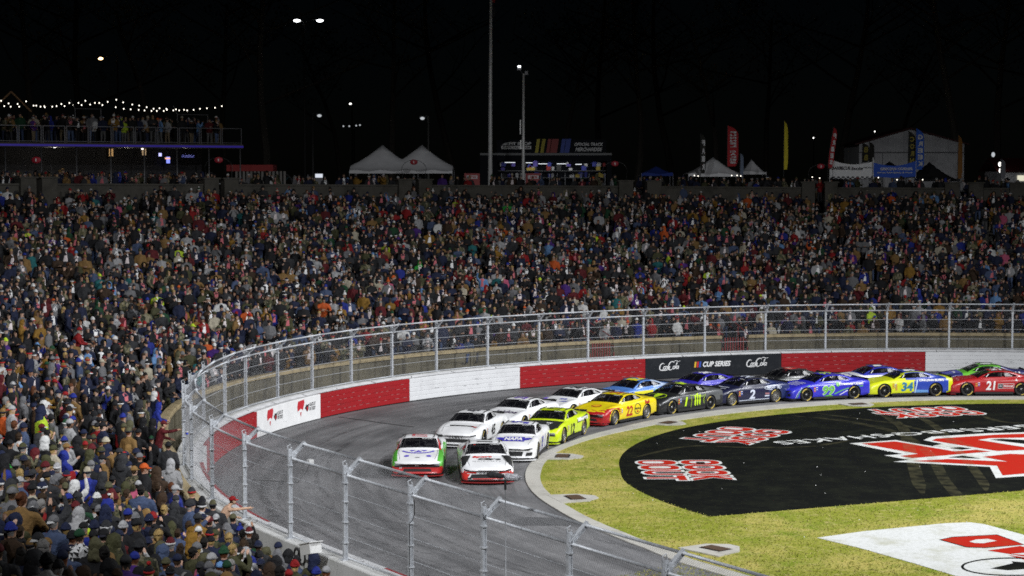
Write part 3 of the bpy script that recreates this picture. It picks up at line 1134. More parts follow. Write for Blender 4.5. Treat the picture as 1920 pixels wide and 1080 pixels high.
def arm_mesh():
    mb = MB()
    a, b = Vector((0, 0, HR + 0.02)), Vector((0, ARM_D, HR + ARM_Z))
    d = (b - a).normalized()
    u = Vector((1, 0, 0))
    w = d.cross(u)
    M = Matrix(((u.x, d.x, w.x, a.x), (u.y, d.y, w.y, a.y), (u.z, d.z, w.z, a.z), (0, 0, 0, 1)))
    mb.box((-0.06, 0.0, 0.035), (0.06, (b - a).length + .08, 0.047), 0, M)
    mb.box((-0.06, 0.0, -0.047), (0.06, (b - a).length + .08, -0.035), 0, M)
    mb.box((-0.006, 0.0, -0.035), (0.006, (b - a).length + .08, 0.035), 0, M)
    # shackle and eye on top of the post
    mb.tube([(0, 0.05, HR + .25), (0, 0.07, HR + .36), (0, -.02, HR + .40), (0, -.05, HR + .3)], 0.016, 6)
    mb.box((-0.012, -0.20, HR - 0.04), (0.012, 0.06, HR + 0.22))
    return mb


_pm = post_mesh().build('post', M_GALV, fence)
_am = arm_mesh().build('arm', M_GALV, _pm)
for i, s in enumerate(post_s):
    if i == 0:
        po, ao = _pm, _am
    else:
        po = _pm.copy(); COL.objects.link(po); po.parent = fence
        ao = _am.copy(); COL.objects.link(ao); ao.parent = po
    p, n = P(s, 0.10, HW), N(s)
    po.location = p
    po.rotation_euler = (0, 0, math.atan2(n.y, n.x) - math.pi / 2)


def lnk(mb, A, B, C, D, pitch, r):
    """diagonal wires of a chain link net in the quad A B (bottom) C D (top, over A, B)"""
    L, H = (B - A).length, (C - A).length
    k = pitch

    def pt(u, v):
        return A.lerp(B, u / L).lerp(C.lerp(D, u / L), v / H)
    c0 = -H * 0.5
    n = int((L + H * 0.5) / k) + 1
    sl = 0.5           # horizontal run per unit of height: tall diamonds
    for i in range(n):
        u0 = c0 + i * k
        for sgn in (1, -1):
            # line u = ub + sgn*sl*v
            ub = u0 if sgn > 0 else u0 + H * sl
            v0, v1 = 0.0, H
            if sgn > 0:
                if ub < 0: v0 = -ub / sl
                if ub + sl * H > L: v1 = (L - ub) / sl
            else:
                if ub > L: v0 = (ub - L) / sl
                if ub - sl * H < 0: v1 = ub / sl
            if v1 - v0 < 0.02:
                continue
            p, q = pt(ub + sgn * sl * v0, v0), pt(ub + sgn * sl * v1, v1)
            t = (q - p).normalized()
            a = t.cross(Vector((0, 0, 1))).normalized() * r
            b = a.cross(t).normalized() * r
            o = len(mb.v)
            for e in (p, q):
                mb.v += [tuple(e + a), tuple(e - a * .5 + b * .87), tuple(e - a * .5 - b * .87)]
            mb.f += [(o, o + 1, o + 4, o + 3), (o + 1, o + 2, o + 5, o + 4), (o + 2, o, o + 3, o + 5)]
            mb.m += [0, 0, 0]


Dz = Vector((0, 0, 1))
for i in range(len(post_s) - 1):
    a, b = post_s[i], post_s[i + 1]
    A, B = P(a, 0.03, HW + .05), P(b, 0.03, HW + .05)
    C, D = A + Dz * (HR - .05), B + Dz * (HR - .05)
    E_, F_ = P(a, 0.10 + ARM_D, HW + HR + ARM_Z), P(b, 0.10 + ARM_D, HW + HR + ARM_Z)
    mb = MB()
    wr_ = 0.0022 if post_th[i] > 104 else 0.0014
    lnk(mb, A, B, C, D, 0.07, wr_)
    lnk(mb, C, D, E_, F_, 0.07, wr_)
    mb.build('mesh_panel', M_WIRE, fence)
    for nm, p, q, r in (('rail', C, D, 0.036), ('top_rail', E_, F_, 0.036), ('bottom_rail', A, B, 0.026)):
        MB().tube([p, q], r, 8).build(nm, M_GALV, fence, True)
    for z in (0.55, 1.12, 1.68):
        MB().tube([A + Dz * z, B + Dz * z], 0.009, 5).build('cable', M_GALV, fence)

# ---------------------------------------------------------------- grandstand
NROW, D0, TREAD = 41, 2.62, 0.78


def z_top(s):
    """height of the concourse parapet's top: the rim rises a little towards the left"""
    p = P(s, 34)
    t = math.degrees(math.atan2(-(p.x - CX), p.y - CY))
    return float(np.interp(t, [-15, 0, 65, 110, 140], [10.28, 10.33, 10.92, 10.95, 10.95]))


ZROW0 = 1.28


S_DROP = [s_of_theta(t) for t in (118, 124, 130, 140)]
S_EO = [s_of_theta(t) for t in (73, 85, 95, 105, 112, 118, 121, 126)]


def drop(s):
    """the front of the stand comes down towards the track's level on the near side"""
    return float(np.interp(s, S_DROP, [0, -.35, -.78, -.88]))


def eo(s):
    """the stand's front stands closer to the fence at the left of the turn"""
    return float(np.interp(s, S_EO, [0, -.5, -1.05, -1.3, -.8, -.35, .05, .3]))


def z_row(s, k):
    return drop(s) * max(0.0, 1 - k / 15.0) + ZROW0 + (z_top(s) - 1.95 - ZROW0) * k / (NROW - 1)


stand = thing('grandstand', 'shallow concrete grandstand packed with people round the turn', 'grandstand')
S_G0, S_G1 = s_of_theta(-17), s_end - 12
zz = np.linspace(S_G0, S_G1, 150)
ZROWS = [[z_row(s, k) for s in zz] for k in range(NROW)]
for k in range(NROW):
    v, f = [], []
    d0, d1 = D0 - .39 + k * TREAD, D0 - .39 + (k + 1) * TREAD
    if k == 0:
        d0 = 2.05
    for i, s in enumerate(zz):
        z = ZROWS[k][i]
        zl = ZROWS[k - 1][i] if k else z - 1.2
        e0 = eo(s) * max(0, 1 - k / 10.0); e1 = eo(s) * max(0, 1 - (k + 1) / 10.0)
        v += [P(s, d0 + e0, zl - .02), P(s, d0 + e0, z), P(s, d1 + e1, z)]
        if i:
            q = 3 * i
            f += [(q - 3, q, q + 1, q - 2), (q - 2, q + 1, q + 2, q - 1)]
    MB().add(v, f).build('step', M_STEP, stand)

rw = thing('stand_front_wall', 'weathered tan concrete parapet along the front of the stand', 'wall')
AISLES_TH = [18.6, 31.4, 47, 62, 78, 95, 112, 2.5, -8]
AISLE_S = [s_of_theta(t) for t in AISLES_TH]
gates = [(s_of_theta(17.4), s_of_theta(19.9))]
s = S_G0
cuts = []
while s < S_G1:
    cuts.append((s, min(s + 4.6, S_G1)))
    s += 4.6
for (a, b) in cuts:
    for g0, g1 in gates:
        if a < g0 < b or a < g1 < b or (g0 <= a and b <= g1):
            parts = [(a, max(a, min(b, g0))), (min(b, max(a, g1)), b)]
            break
    else:
        parts = [(a, b)]
    for (p, q) in parts:
        if q - p < 0.2:
            continue
        mb = MB()
        shf = lambda s_: (eo(s_), .8 * drop(s_))
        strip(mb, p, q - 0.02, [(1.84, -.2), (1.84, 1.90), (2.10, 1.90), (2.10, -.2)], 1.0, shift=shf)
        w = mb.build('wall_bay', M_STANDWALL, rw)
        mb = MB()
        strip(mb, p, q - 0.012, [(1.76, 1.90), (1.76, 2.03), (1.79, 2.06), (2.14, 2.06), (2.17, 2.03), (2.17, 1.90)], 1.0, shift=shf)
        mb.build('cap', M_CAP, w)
        mb = MB()
        strip(mb, p + 2.2, p + 2.55, [(1.78, -.2), (1.78, 1.89), (1.84, 1.89), (1.84, -.2)], 0.4, shift=shf)
        if q - p > 2.7:
            mb.build('pilaster', M_STANDWALL, w)
# red stair rails where the aisles come down to the wall
M_RAIL = mat('red_rail_paint', (0.24, 0.03, 0.03), 0.5)
for t, lab in ((31.6, 'red pipe handrail at the foot of the stand aisle above the red barrier panel'), (18.8, 'red steel gate and rail in the stand wall above the black banner')):
    s = s_of_theta(t)
    root = thing('stair_rail', lab, 'handrail', P(s, 2.1, 0))
    o = P(s, 2.1, 0)
    for ds in (-0.75, 0.75):
        mb = MB()
        for zz_ in (0.55, 1.0):
            mb.tube([P(s + ds, 1.6, 0.95 + zz_ + .2) - o, P(s + ds, 3.0, 1.35 + zz_ + .2) - o, P(s + ds, 5.2, 2.0 + zz_ + .1) - o], 0.03, 6)
        mb.build('rail', M_RAIL, root)
        for d, z in ((1.6, 0.2), (3.0, 1.3), (5.2, 2.0)):
            MB().tube([P(s + ds, d, z) - o, P(s + ds, d, z + 1.2) - o], 0.03, 6).build('post', M_RAIL, root)
    for k in range(8):
        x = -0.55 + k * 0.155
        MB().tube([P(s + x, 1.72, 0.25) - o, P(s + x, 1.72, 1.95) - o], 0.035, 5).build('gate_bar', M_RAIL, root)

# ---------------------------------------------------------------- concourse behind the stand
D_TOP = D0 - .39 + NROW * TREAD        # 34.2 m
hill = MB()
v, f = [], []
zz2 = np.linspace(S_G0 - 25 if S_G0 > 25 else 0.5, s_end - 2, 120)
for i, s in enumerate(zz2):
    z = z_top(s) - 1.15
    for d, dz in ((D_TOP - .05, 0), (D_TOP + 12, 0.0), (D_TOP + 40, 0.1), (D_TOP + 160, -2), (D_TOP + 420, -6)):
        v.append(P(s, d, z + dz))
    if i:
        for k in range(4):
            q = 5 * i + k
            f.append((q - 5, q, q + 1, q - 4))
structure(hill.add(v, f).build('concourse_ground', M_SOIL))
M_PARAPET = mat_layers('concourse_parapet', (0.075, 0.07, 0.06), [((0.04, 0.038, 0.032), 0.9, 0.45, 0.7, 6)], 0.9, 0.3, 20)
par = thing('concourse_parapet', 'grey concrete parapet with square piers along the top of the stand', 'wall')
pier_x = [-60, 48, 88, 393, 430, 757, 795, 1172, 1225, 1515, 1558, 1785, 1830, 1908, 2010]
DW = D_TOP - 0.35


def s_top(x):
    qx, qy = PX_ + DW * NX_, PY_ + DW * NY_
    u = 960 + FPX * qx / np.maximum(qy * CP, 1)
    i0 = int(np.argmin(np.where((S_ALL > 5) & (qy > 30), u, 1e9)))
    return float(np.interp(x, u[:i0 + 1][::-1], S_ALL[:i0 + 1][::-1]))


pier_s = [s_top(x) for x in pier_x]
for x, s in zip(pier_x, pier_s):
    mb = MB()
    zt = z_top(s)
    strip(mb, s - 0.28, s + 0.28, [(DW - .3, zt - 2.2), (DW - .3, zt + .32), (DW + .3, zt + .32), (DW + .3, zt - 2.2)], 0.6)
    strip(mb, s - 0.34, s + 0.34, [(DW - .36, zt + .325), (DW - .36, zt + .42), (DW + .36, zt + .42), (DW + .36, zt + .325)], 0.7)
    mb.build('pier', M_PARAPET, par)
openings = {(48, 88), (393, 430), (757, 795), (1515, 1558), (1785, 1830)}
for i in range(len(pier_x) - 1):
    if (pier_x[i], pier_x[i + 1]) in openings or (pier_x[i], pier_x[i + 1]) == (1172, 1225):
        continue
    a, b = pier_s[i] - .3, pier_s[i + 1] + .3
    v, f = [], []
    n = max(3, int(abs(a - b) / 1.2))
    for j, s in enumerate(np.linspace(a, b, n)):
        zt = z_top(s)
        v += [P(s, DW - .12, zt - 2.2), P(s, DW - .12, zt - .12), P(s, DW - .2, zt - .12), P(s, DW - .2, zt), P(s, DW + .2, zt), P(s, DW + .2, zt - 2.2)]
        if j:
            for k in range(5):
                q = 6 * j + k
                f.append((q - 6, q - 5, q + 1, q))
    MB().add(v, f).build('parapet_bay', M_PARAPET, par)

# ---------------------------------------------------------------- people
# regions: 0 jacket, 1 trousers, 2 skin, 3 hair, 4 shoes, 5 chest stripe, 6 beard, 7 headwear, 8 brim/second headwear tone
class Body:
    def __init__(self):
        self.v, self.f, self.r = [], [], []

    def loft(self, rings, reg, n=10):
        """rings: (centre, rx, ry, tangent) closed with caps"""
        o = len(self.v)
        for (c, rx, ry, t) in rings:
            c, t = Vector(c), Vector(t).normalized()
            ref = Vector((0, 1, 0)) if abs(t.y) < 0.8 else Vector((0, 0, 1))
            a = ref.cross(t).normalized()
            b = t.cross(a)
            for k in range(n):
                w = 2 * math.pi * k / n
                self.v.append(tuple(c + a * rx * math.cos(w) + b * ry * math.sin(w)))
        for i in range(len(rings) - 1):
            for k in range(n):
                k2 = (k + 1) % n
                self.f.append((o + i * n + k, o + i * n + k2, o + (i + 1) * n + k2, o + (i + 1) * n + k))
                self.r.append(reg)
        self.f.append(tuple(o + k for k in range(n - 1, -1, -1))); self.r.append(reg)
        e = o + (len(rings) - 1) * n
        self.f.append(tuple(e + k for k in range(n))); self.r.append(reg)

    def limb(self, pts, rad, reg, n=8):
        pts = [Vector(p) for p in pts]
        # extra rings for a smooth bend
        P2, R2 = [pts[0]], [rad[0]]
        for i in range(len(pts) - 1):
            for u in (0.33, 0.67, 1.0):
                P2.append(pts[i].lerp(pts[i + 1], u)); R2.append(rad[i] + (rad[i + 1] - rad[i]) * u)
        rings = []
        for i, p in enumerate(P2):
            t = P2[min(i + 1, len(P2) - 1)] - P2[max(i - 1, 0)]
            rings.append((p, R2[i], R2[i], t))
        self.loft(rings, reg, n)

    def ell(self, c, rx, ry, rz, reg, n=10, k=7, z0=-1.0, z1=1.0):
        rings = []
        for i in range(k + 1):
            a = math.asin(z0) + (math.asin(z1) - math.asin(z0)) * i / k
            rings.append(((c[0], c[1], c[2] + rz * math.sin(a)), max(rx * math.cos(a), .004), max(ry * math.cos(a), .004), (0, 0, 1)))
        self.loft(rings, reg, n)


def make_body(pose, female=False, bare=False):
    b = Body()
    U = Vector((0, 0, 1))
    J = 2 if bare else 0
    dz = 0.0
    lean = Vector((0, 0, 0))
    if pose == 'seated':
        dz = -0.42
    lz = {'lean': 0.26, 'reach': 0.22, 'pointing': 0.42}.get(pose, 0.0)   # bend forward at the hips
    def tor(z):          # torso point at height z with the forward bend
        h = max(0.0, z - 0.9)
        return Vector((0, lz * h * 1.0 + 0.25 * lz * h * h, z + dz - 0.45 * lz * lz * h))
    tw = (lambda z: (tor(z + .03) - tor(z - .03)))
    bulk = 0.0 if bare else 0.012
    tr = [(0.80, .155, .115), (0.86, .178, .128), (0.95, .182, .128), (1.06, .170, .120), (1.18, .182, .128), (1.30, .200, .130), (1.38, .198, .120), (1.435, .165, .100), (1.47, .095, .080)]
    if female:
        tr = [(z, rx * (.93 if z > 1.1 else 1.02), ry) for z, rx, ry in tr]
    b.loft([(tor(z), rx + bulk, ry + bulk, tw(z)) for z, rx, ry in tr], J, 14)
    if bare:
        b.loft([(tor(z), rx + .014, ry + .014, tw(z)) for z, rx, ry in tr[:3]], 1, 14)
    # neck and head
    hd = tor(1.64)
    if pose in ('pointing',):
        hd = hd + Vector((0, 0.02, 0.0))
    b.limb([tor(1.43), tor(1.55) + Vector((0, .012, 0))], [.062, .056], 2, 10)
    b.ell((hd.x, hd.y, hd.z), .077, .095, .122, 2, 14, 9)
    b.ell((hd.x, hd.y + .045, hd.z - .07), .05, .052, .05, 2, 10, 6)               # jaw
    b.loft([((hd.x, hd.y + .088, hd.z - .015 + .03), .008, .008, U), ((hd.x, hd.y + .108, hd.z - .02), .016, .014, U), ((hd.x, hd.y + .09, hd.z - .035), .012, .01, U)], 2, 6)
    for sx in (-1, 1):
        b.ell((hd.x + sx * .078, hd.y - .008, hd.z - .005), .012, .022, .034, 2, 6, 4)
    # collar
    if not bare:
        b.loft([(tor(1.43), .105, .095, tw(1.43)), (tor(1.48), .085, .082, tw(1.48)), (tor(1.515), .078, .078, tw(1.5))], 0, 12)
    # arms
    sh = tor(1.395)
    for sx in (-1, 1):
        s0 = sh + Vector((sx * .185, 0, 0))
        kind = pose
        if pose in ('reach', 'pointing', 'wave', 'cup', 'lean') and sx < 0:
            kind = {'reach': 'rest', 'pointing': 'rest', 'wave': 'pocket', 'cup': 'pocket', 'lean': 'rest'}[pose]
        if kind in ('pocket', 'stand'):
            e, w = s0 + Vector((sx * .085, -.03, -.28)), s0 + Vector((sx * .03, .12, -.47))
        elif kind == 'crossed':
            e, w = s0 + Vector((sx * .07, .05, -.27)), s0 + Vector((-sx * .17, .20, -.22))
        elif kind == 'phone':
            e, w = s0 + Vector((sx * .07, .17, -.20)), s0 + Vector((-sx * .08, .30, .12))
        elif kind == 'clap':
            e, w = s0 + Vector((sx * .07, .04, -.27)), s0 + Vector((-sx * .13, .26, -.20))
        elif kind == 'wave':
            e, w = s0 + Vector((sx * .12, .12, .17)), s0 + Vector((sx * .05, .20, .42))
        elif kind == 'cup':
            e, w = s0 + Vector((sx * .06, .06, -.27)), s0 + Vector((-sx * .02, .24, -.06))
        elif kind == 'reach':
            e, w = s0 + Vector((sx * .06, .27, .02)), s0 + Vector((sx * .03, .52, .06))
        elif kind == 'pointing':
            e, w = s0 + Vector((sx * .10, .27, .02)), s0 + Vector((sx * .10, .53, .03))
        elif kind == 'rest':
            e, w = s0 + Vector((sx * .08, .10, -.25)), s0 + Vector((-sx * .02, .32, -.30))
        elif kind == 'lean':
            e, w = s0 + Vector((sx * .08, .12, -.24)), s0 + Vector((-sx * .05, .33, -.26))
        else:   # seated
            e, w = s0 + Vector((sx * .07, .05, -.27)), s0 + Vector((-sx * .04, .28, -.36))
        k = 0.0 if bare else .010
        b.limb([s0 - Vector((sx * .05, 0, 0)), s0, e, w], [.062 + k, .064 + k, .048 + k, .036 + k], J, 9)
        d = (w - e).normalized()
        b.limb([w, w + d * .05, w + d * .10], [.030, .040, .034], 2, 8)
        if kind == 'pointing':
            b.tips = (w + d * .10, d)
        elif kind not in ('pocket', 'stand', 'crossed'):
            # curled fingers and thumb
            a = d.cross(U).normalized()
            for q in range(4):
                o0 = w + d * .10 + a * (-.027 + .018 * q)
                b.limb([o0 - d * .01, o0 + d * .035, o0 + d * .05 - U * .02], [.010, .010, .008], 2, 5)
            b.limb([w + d * .04 - a * sx * .03, w + d * .08 - a * sx * .052], [.012, .009], 2, 5)
    # legs
    for sx in (-1, 1):
        h = tor(0.86) + Vector((sx * .085, 0, 0))
        if pose == 'seated':
            kn, an = h + Vector((sx * .05, .42, .02)), Vector((sx * .12, .44, .09))
            h = h + Vector((0, 0, .02))
        else:
            st = .05 if sx > 0 else -.04
            kn, an = Vector((sx * .105, .02 + st * .5, .47)), Vector((sx * .11, st - .02, .09))
        b.limb([h + Vector((0, 0, .04)), h, kn, an], [.088, .094, .066, .052], 1, 9)
        b.loft([((an.x, an.y - .06, .035), .03, .03, (0, 1, 0)), ((an.x, an.y, .05), .045, .05, (0, 1, 0)), ((an.x, an.y + .1, .04), .048, .04, (0, 1, 0)), ((an.x, an.y + .18, .03), .035, .025, (0, 1, 0))], 4, 8)
    return b, hd


def finish(b, tris, voxel=0.02):
    """grow the lofts into one continuous skin and thin it out; returns verts, tris, regions"""
    me = bpy.data.meshes.new('t')
    me.from_pydata(b.v, [], b.f)
    me.update()
    tree = BVHTree.FromPolygons([Vector(p) for p in b.v], b.f)
    o = bpy.data.objects.new('t', me)
    COL.objects.link(o)
    m = o.modifiers.new('r', 'REMESH'); m.mode = 'VOXEL'; m.voxel_size = voxel
    sm = o.modifiers.new('s', 'SMOOTH'); sm.factor = 0.5; sm.iterations = 2
    dg = bpy.context.evaluated_depsgraph_get()
    dg.update()
    ev = o.evaluated_get(dg)
    e = ev.to_mesh()
    n = sum(len(p.vertices) - 2 for p in e.polygons)
    ev.to_mesh_clear()
    out = []
    for want in tris:
        for q in [x for x in o.modifiers if x.type == 'DECIMATE']:
            o.modifiers.remove(q)
        d = o.modifiers.new('d', 'DECIMATE'); d.ratio = min(1.0, want / n); d.use_collapse_triangulate = True
        dg = bpy.context.evaluated_depsgraph_get(); dg.update()
        e = o.evaluated_get(dg).to_mesh()
        e.calc_loop_triangles()
        V = np.array([v.co for v in e.vertices], float)
        Ft = np.array([t.vertices for t in e.loop_triangles], int)
        R = []
        for t in Ft:
            c = Vector(V[t].mean(0))
            R.append(b.r[tree.find_nearest(c)[2]])
        out.append((V, Ft, np.array(R, int)))
    bpy.data.objects.remove(o)
    bpy.data.meshes.remove(me)
    return out


def refine_regions(V, Ft, R, hd):
    """hair line, beard and the stripe down the chest from the position on the body"""
    c = V[Ft].mean(1)
    R = R.copy()
    rel = c - np.array([hd.x, hd.y, hd.z])
    head = (R == 2) & (rel[:, 2] > -.13) & (np.abs(rel[:, 0]) < .12) & (np.abs(rel[:, 1]) < .14)
    hair = head & ((rel[:, 2] > .062) | ((rel[:, 1] < -.005) & (rel[:, 2] > -.065) & (np.abs(rel[:, 0]) < .083)))
    R[hair] = 3
    beard = head & ~hair & (rel[:, 2] < -.055) & (rel[:, 1] > .0)
    R[beard] = 6
    n = np.cross(V[Ft[:, 1]] - V[Ft[:, 0]], V[Ft[:, 2]] - V[Ft[:, 0]])
    st = (R == 0) & (np.abs(c[:, 0]) < .075) & (np.abs(c[:, 0]) > .012) & (n[:, 1] > np.abs(n[:, 0])) & (c[:, 2] > hd.z - .62) & (c[:, 2] < hd.z - .16)
    R[st] = 5
    return R


POSES = ['stand', 'pocket', 'crossed', 'phone', 'clap', 'wave', 'cup', 'seated', 'lean']
BODIES = {}
for ps in POSES:
    for fem in ((False, True) if ps in ('stand', 'crossed', 'cup') else (False,)):
        b, hd = make_body(ps, fem)
        hi, lo = finish(b, (1500, 300))
        BODIES[(ps, fem)] = dict(hi=(hi[0], hi[1], refine_regions(*hi, hd)), lo=(lo[0], lo[1], refine_regions(*lo, hd)), hd=np.array(hd))


def headwear(kind, n, k):
    """hats, hoods and hair round the head centre at the origin; faces +y"""
    b = Body()
    if kind == 'cap':
        b.ell((0, -.004, .022), .092, .108, .118, 7, n, k, 0.02, 1.0)
        o = len(b.v)
        L = []
        for i in range(7):
            a = math.radians(200 + 140 * i / 6 + 180)
            L.append((.082 * math.cos(a) * 1.0, .09 * math.sin(a)))
        top = [(x, y, .045) for x, y in L] + [(x * .86, y + .085 * max(0.15, math.sin(math.pi * i / 6)), .022) for i, (x, y) in enumerate(L)]
        b.v += top + [(x, y, z - .012) for x, y, z in top]
        for i in range(6):
            b.f += [(o + i, o + i + 1, o + 8 + i, o + 7 + i), (o + 14 + i + 1, o + 14 + i, o + 21 + i, o + 22 + i), (o + 7 + i, o + 8 + i, o + 22 + i, o + 21 + i)]
            b.r += [8, 8, 8]
    elif kind == 'backcap':
        b2 = headwear('cap', n, k)
        return (b2[0] * np.array([-1, -1, 1]), b2[1], b2[2])
    elif kind in ('beanie', 'pom'):
        b.ell((0, -.008, .015), .094, .112, .142, 7, n, k, 0.05, 1.0)
        b.loft([((0, -.006, .012), .097, .114, (0, 0, 1)), ((0, -.007, .052), .099, .116, (0, 0, 1))], 8, n)
        if kind == 'pom':
            b.ell((0, -.01, .185), .042, .042, .042, 8, 8, 5)
    elif kind == 'hood':
        # shell round the head, open in front
        o = len(b.v)
        m = 9
        for i in range(m):
            w = math.radians(-28 + 236 * i / (m - 1))        # from one side over the top to the other: opening frame
            for j, (sc, y) in enumerate(((0.98, .075), (1.10, .02), (1.05, -.07), (0.62, -.125))):
                hh = .150 if j < 3 else .13
                b.v.append((.112 * sc * math.cos(w), y, (hh * sc * math.sin(w)) + .005))
        for i in range(m - 1):
            for j in range(3):
                q = o + i * 4 + j
                b.f.append((q, q + 1, q + 5, q + 4)); b.r.append(7)
        e = len(b.v)
        b.v += [(0, -.13, .03)]
        for i in range(m - 1):
            b.f.append((o + i * 4 + 3, e, o + (i + 1) * 4 + 3)); b.r.append(7)
        # nape and shoulders of the hood
        b.loft([((0, -.04, -.235), .165, .115, (0, 0, 1)), ((0, -.045, -.16), .135, .105, (0, 0, 1)), ((0, -.05, -.07), .118, .09, (0, 0, 1)), ((0, -.055, .02), .095, .065, (0, 0, 1))], 7, n)
    elif kind == 'long':
        b.ell((0, -.012, .02), .09, .105, .12, 7, n, k, -0.1, 1.0)
        b.loft([((0, -.07, -.26), .085, .035, (0, 0, 1)), ((0, -.07, -.14), .10, .05, (0, 0, 1)), ((0, -.055, -.03), .096, .065, (0, 0, 1)), ((0, -.03, .05), .08, .07, (0, 0, 1))], 7, n)
    elif kind == 'short':
        b.ell((0, -.016, .03), .084, .100, .108, 7, n, k, -0.05, 1.0)
        b.loft([((0, -.045, -.07), .062, .048, (0, 0, 1)), ((0, -.038, .0), .078, .064, (0, 0, 1)), ((0, -.03, .05), .078, .07, (0, 0, 1))], 7, n)
    tri = []
    R = []
    for f, r in zip(b.f, b.r):
        for i in range(1, len(f) - 1):
            tri.append((f[0], f[i], f[i + 1])); R.append(r)
    return np.array(b.v, float), np.array(tri, int), np.array(R, int)


HATS = {}
for hk in ('cap', 'backcap', 'beanie', 'pom', 'hood', 'long', 'short'):
    HATS[hk] = dict(hi=headwear(hk, 14, 6), lo=headwear(hk, 8, 3))

C_ = {
    'black': (.012, .012, .014), 'charcoal': (.035, .036, .04), 'navy': (.014, .02, .055), 'dark brown': (.05, .028, .015), 'tan': (.26, .15, .05),
    'mustard': (.30, .16, .025), 'olive': (.07, .07, .03), 'camouflage': (.10, .095, .05), 'grey': (.19, .19, .20), 'light grey': (.42, .42, .43), 'maroon': (.12, .012, .016),
    'red': (.32, .014, .016), 'royal blue': (.02, .035, .28), 'sky blue': (.16, .32, .60), 'orange': (.62, .11, .02), 'white': (.72, .72, .71), 'cream': (.52, .47, .36),
    'dark green': (.015, .07, .03), 'purple': (.08, .025, .22), 'lime yellow': (.55, .75, .04), 'pink': (.60, .12, .22), 'slate blue': (.07, .10, .19), 'teal': (.02, .15, .16), 'bright green': (.04, .42, .06), 'chequered': (.7, .7, .7)}
JACK = [('black', 34), ('charcoal', 18), ('navy', 17), ('dark brown', 6), ('tan', 4), ('mustard', 2.6), ('olive', 6), ('camouflage', 6), ('grey', 7), ('light grey', 4), ('maroon', 3.5), ('red', 2.2), ('royal blue', 2.4),
        ('sky blue', .8), ('orange', .6), ('white', 1.7), ('cream', 1.1), ('dark green', 1.6), ('purple', .9), ('lime yellow', .25), ('pink', .35), ('slate blue', 4), ('teal', .6), ('bright green', .15), ('chequered', .3)]
HATC = [('black', 32), ('charcoal', 14), ('navy', 12), ('white', 5), ('grey', 9), ('light grey', 4), ('red', 3.6), ('royal blue', 3), ('tan', 4.5), ('olive', 5), ('camouflage', 5), ('orange', 1.2), ('dark green', 2), ('cream', 2.2), ('sky blue', .8), ('maroon', 2.5), ('lime yellow', .4), ('pink', .3), ('purple', .6)]
HAIR = {'black': (.012, .010, .009), 'brown': (.045, .025, .012), 'blond': (.40, .27, .10), 'grey': (.28, .27, .26), 'auburn': (.12, .04, .015)}
SKINS = [(.46, .27, .19), (.52, .32, .23), (.40, .23, .15), (.56, .36, .27), (.20, .105, .06), (.10, .05, .03)]
TROU = [(.02, .025, .05), (.012, .012, .014), (.04, .06, .12), (.07, .10, .18), (.03, .03, .035), (.14, .11, .07), (.09, .09, .09)]


def wchoice(L):
    t = rnd.random() * sum(w for _, w in L)
    for k, w in L:
        t -= w
        if t <= 0:
            return k
    return L[0][0]


def make_look(near=False):
    d = {}
    d['fem'] = rnd.random() < .34
    d['pose'] = rnd.choices(POSES, [26, 22, 12, 5, 8, 1.4, 10, 15, 9])[0]
    d['jack'] = wchoice(JACK)
    hk = rnd.choices(['cap', 'backcap', 'beanie', 'pom', 'hood', 'long', 'short'], [28, 3, 21, 4, 22, 11 if d['fem'] else 1, 11])[0]
    d['hat'] = hk
    if hk == 'hood':
        d['hatc'] = d['jack'] if rnd.random() < .75 else wchoice(HATC)
        if d['hatc'] == 'chequered':
            d['hatc'] = 'black'
    elif hk in ('long', 'short'):
        d['hatc'] = rnd.choices(list(HAIR), [30, 32, 16, 12, 10])[0]
    else:
        d['hatc'] = wchoice(HATC)
    d['hair'] = rnd.choice(list(HAIR))
    d['skin'] = rnd.choices(SKINS, [30, 28, 18, 12, 7, 5])[0]
    d['trou'] = rnd.choice(TROU)
    d['stripe'] = rnd.choices([None, (.62, .55, .55), (.45, .12, .14), (.7, .7, .7)], [74, 10, 9, 7])[0]
    d['beard'] = (not d['fem']) and rnd.random() < .4
    d['brim'] = rnd.random()
    d['sc'] = rnd.gauss(1.03, .055) * (.94 if d['fem'] else 1.0)
    if rnd.random() < .04:
        d['sc'] *= .78                  # a child
    d['wd'] = rnd.uniform(1.06, 1.28)
    return d


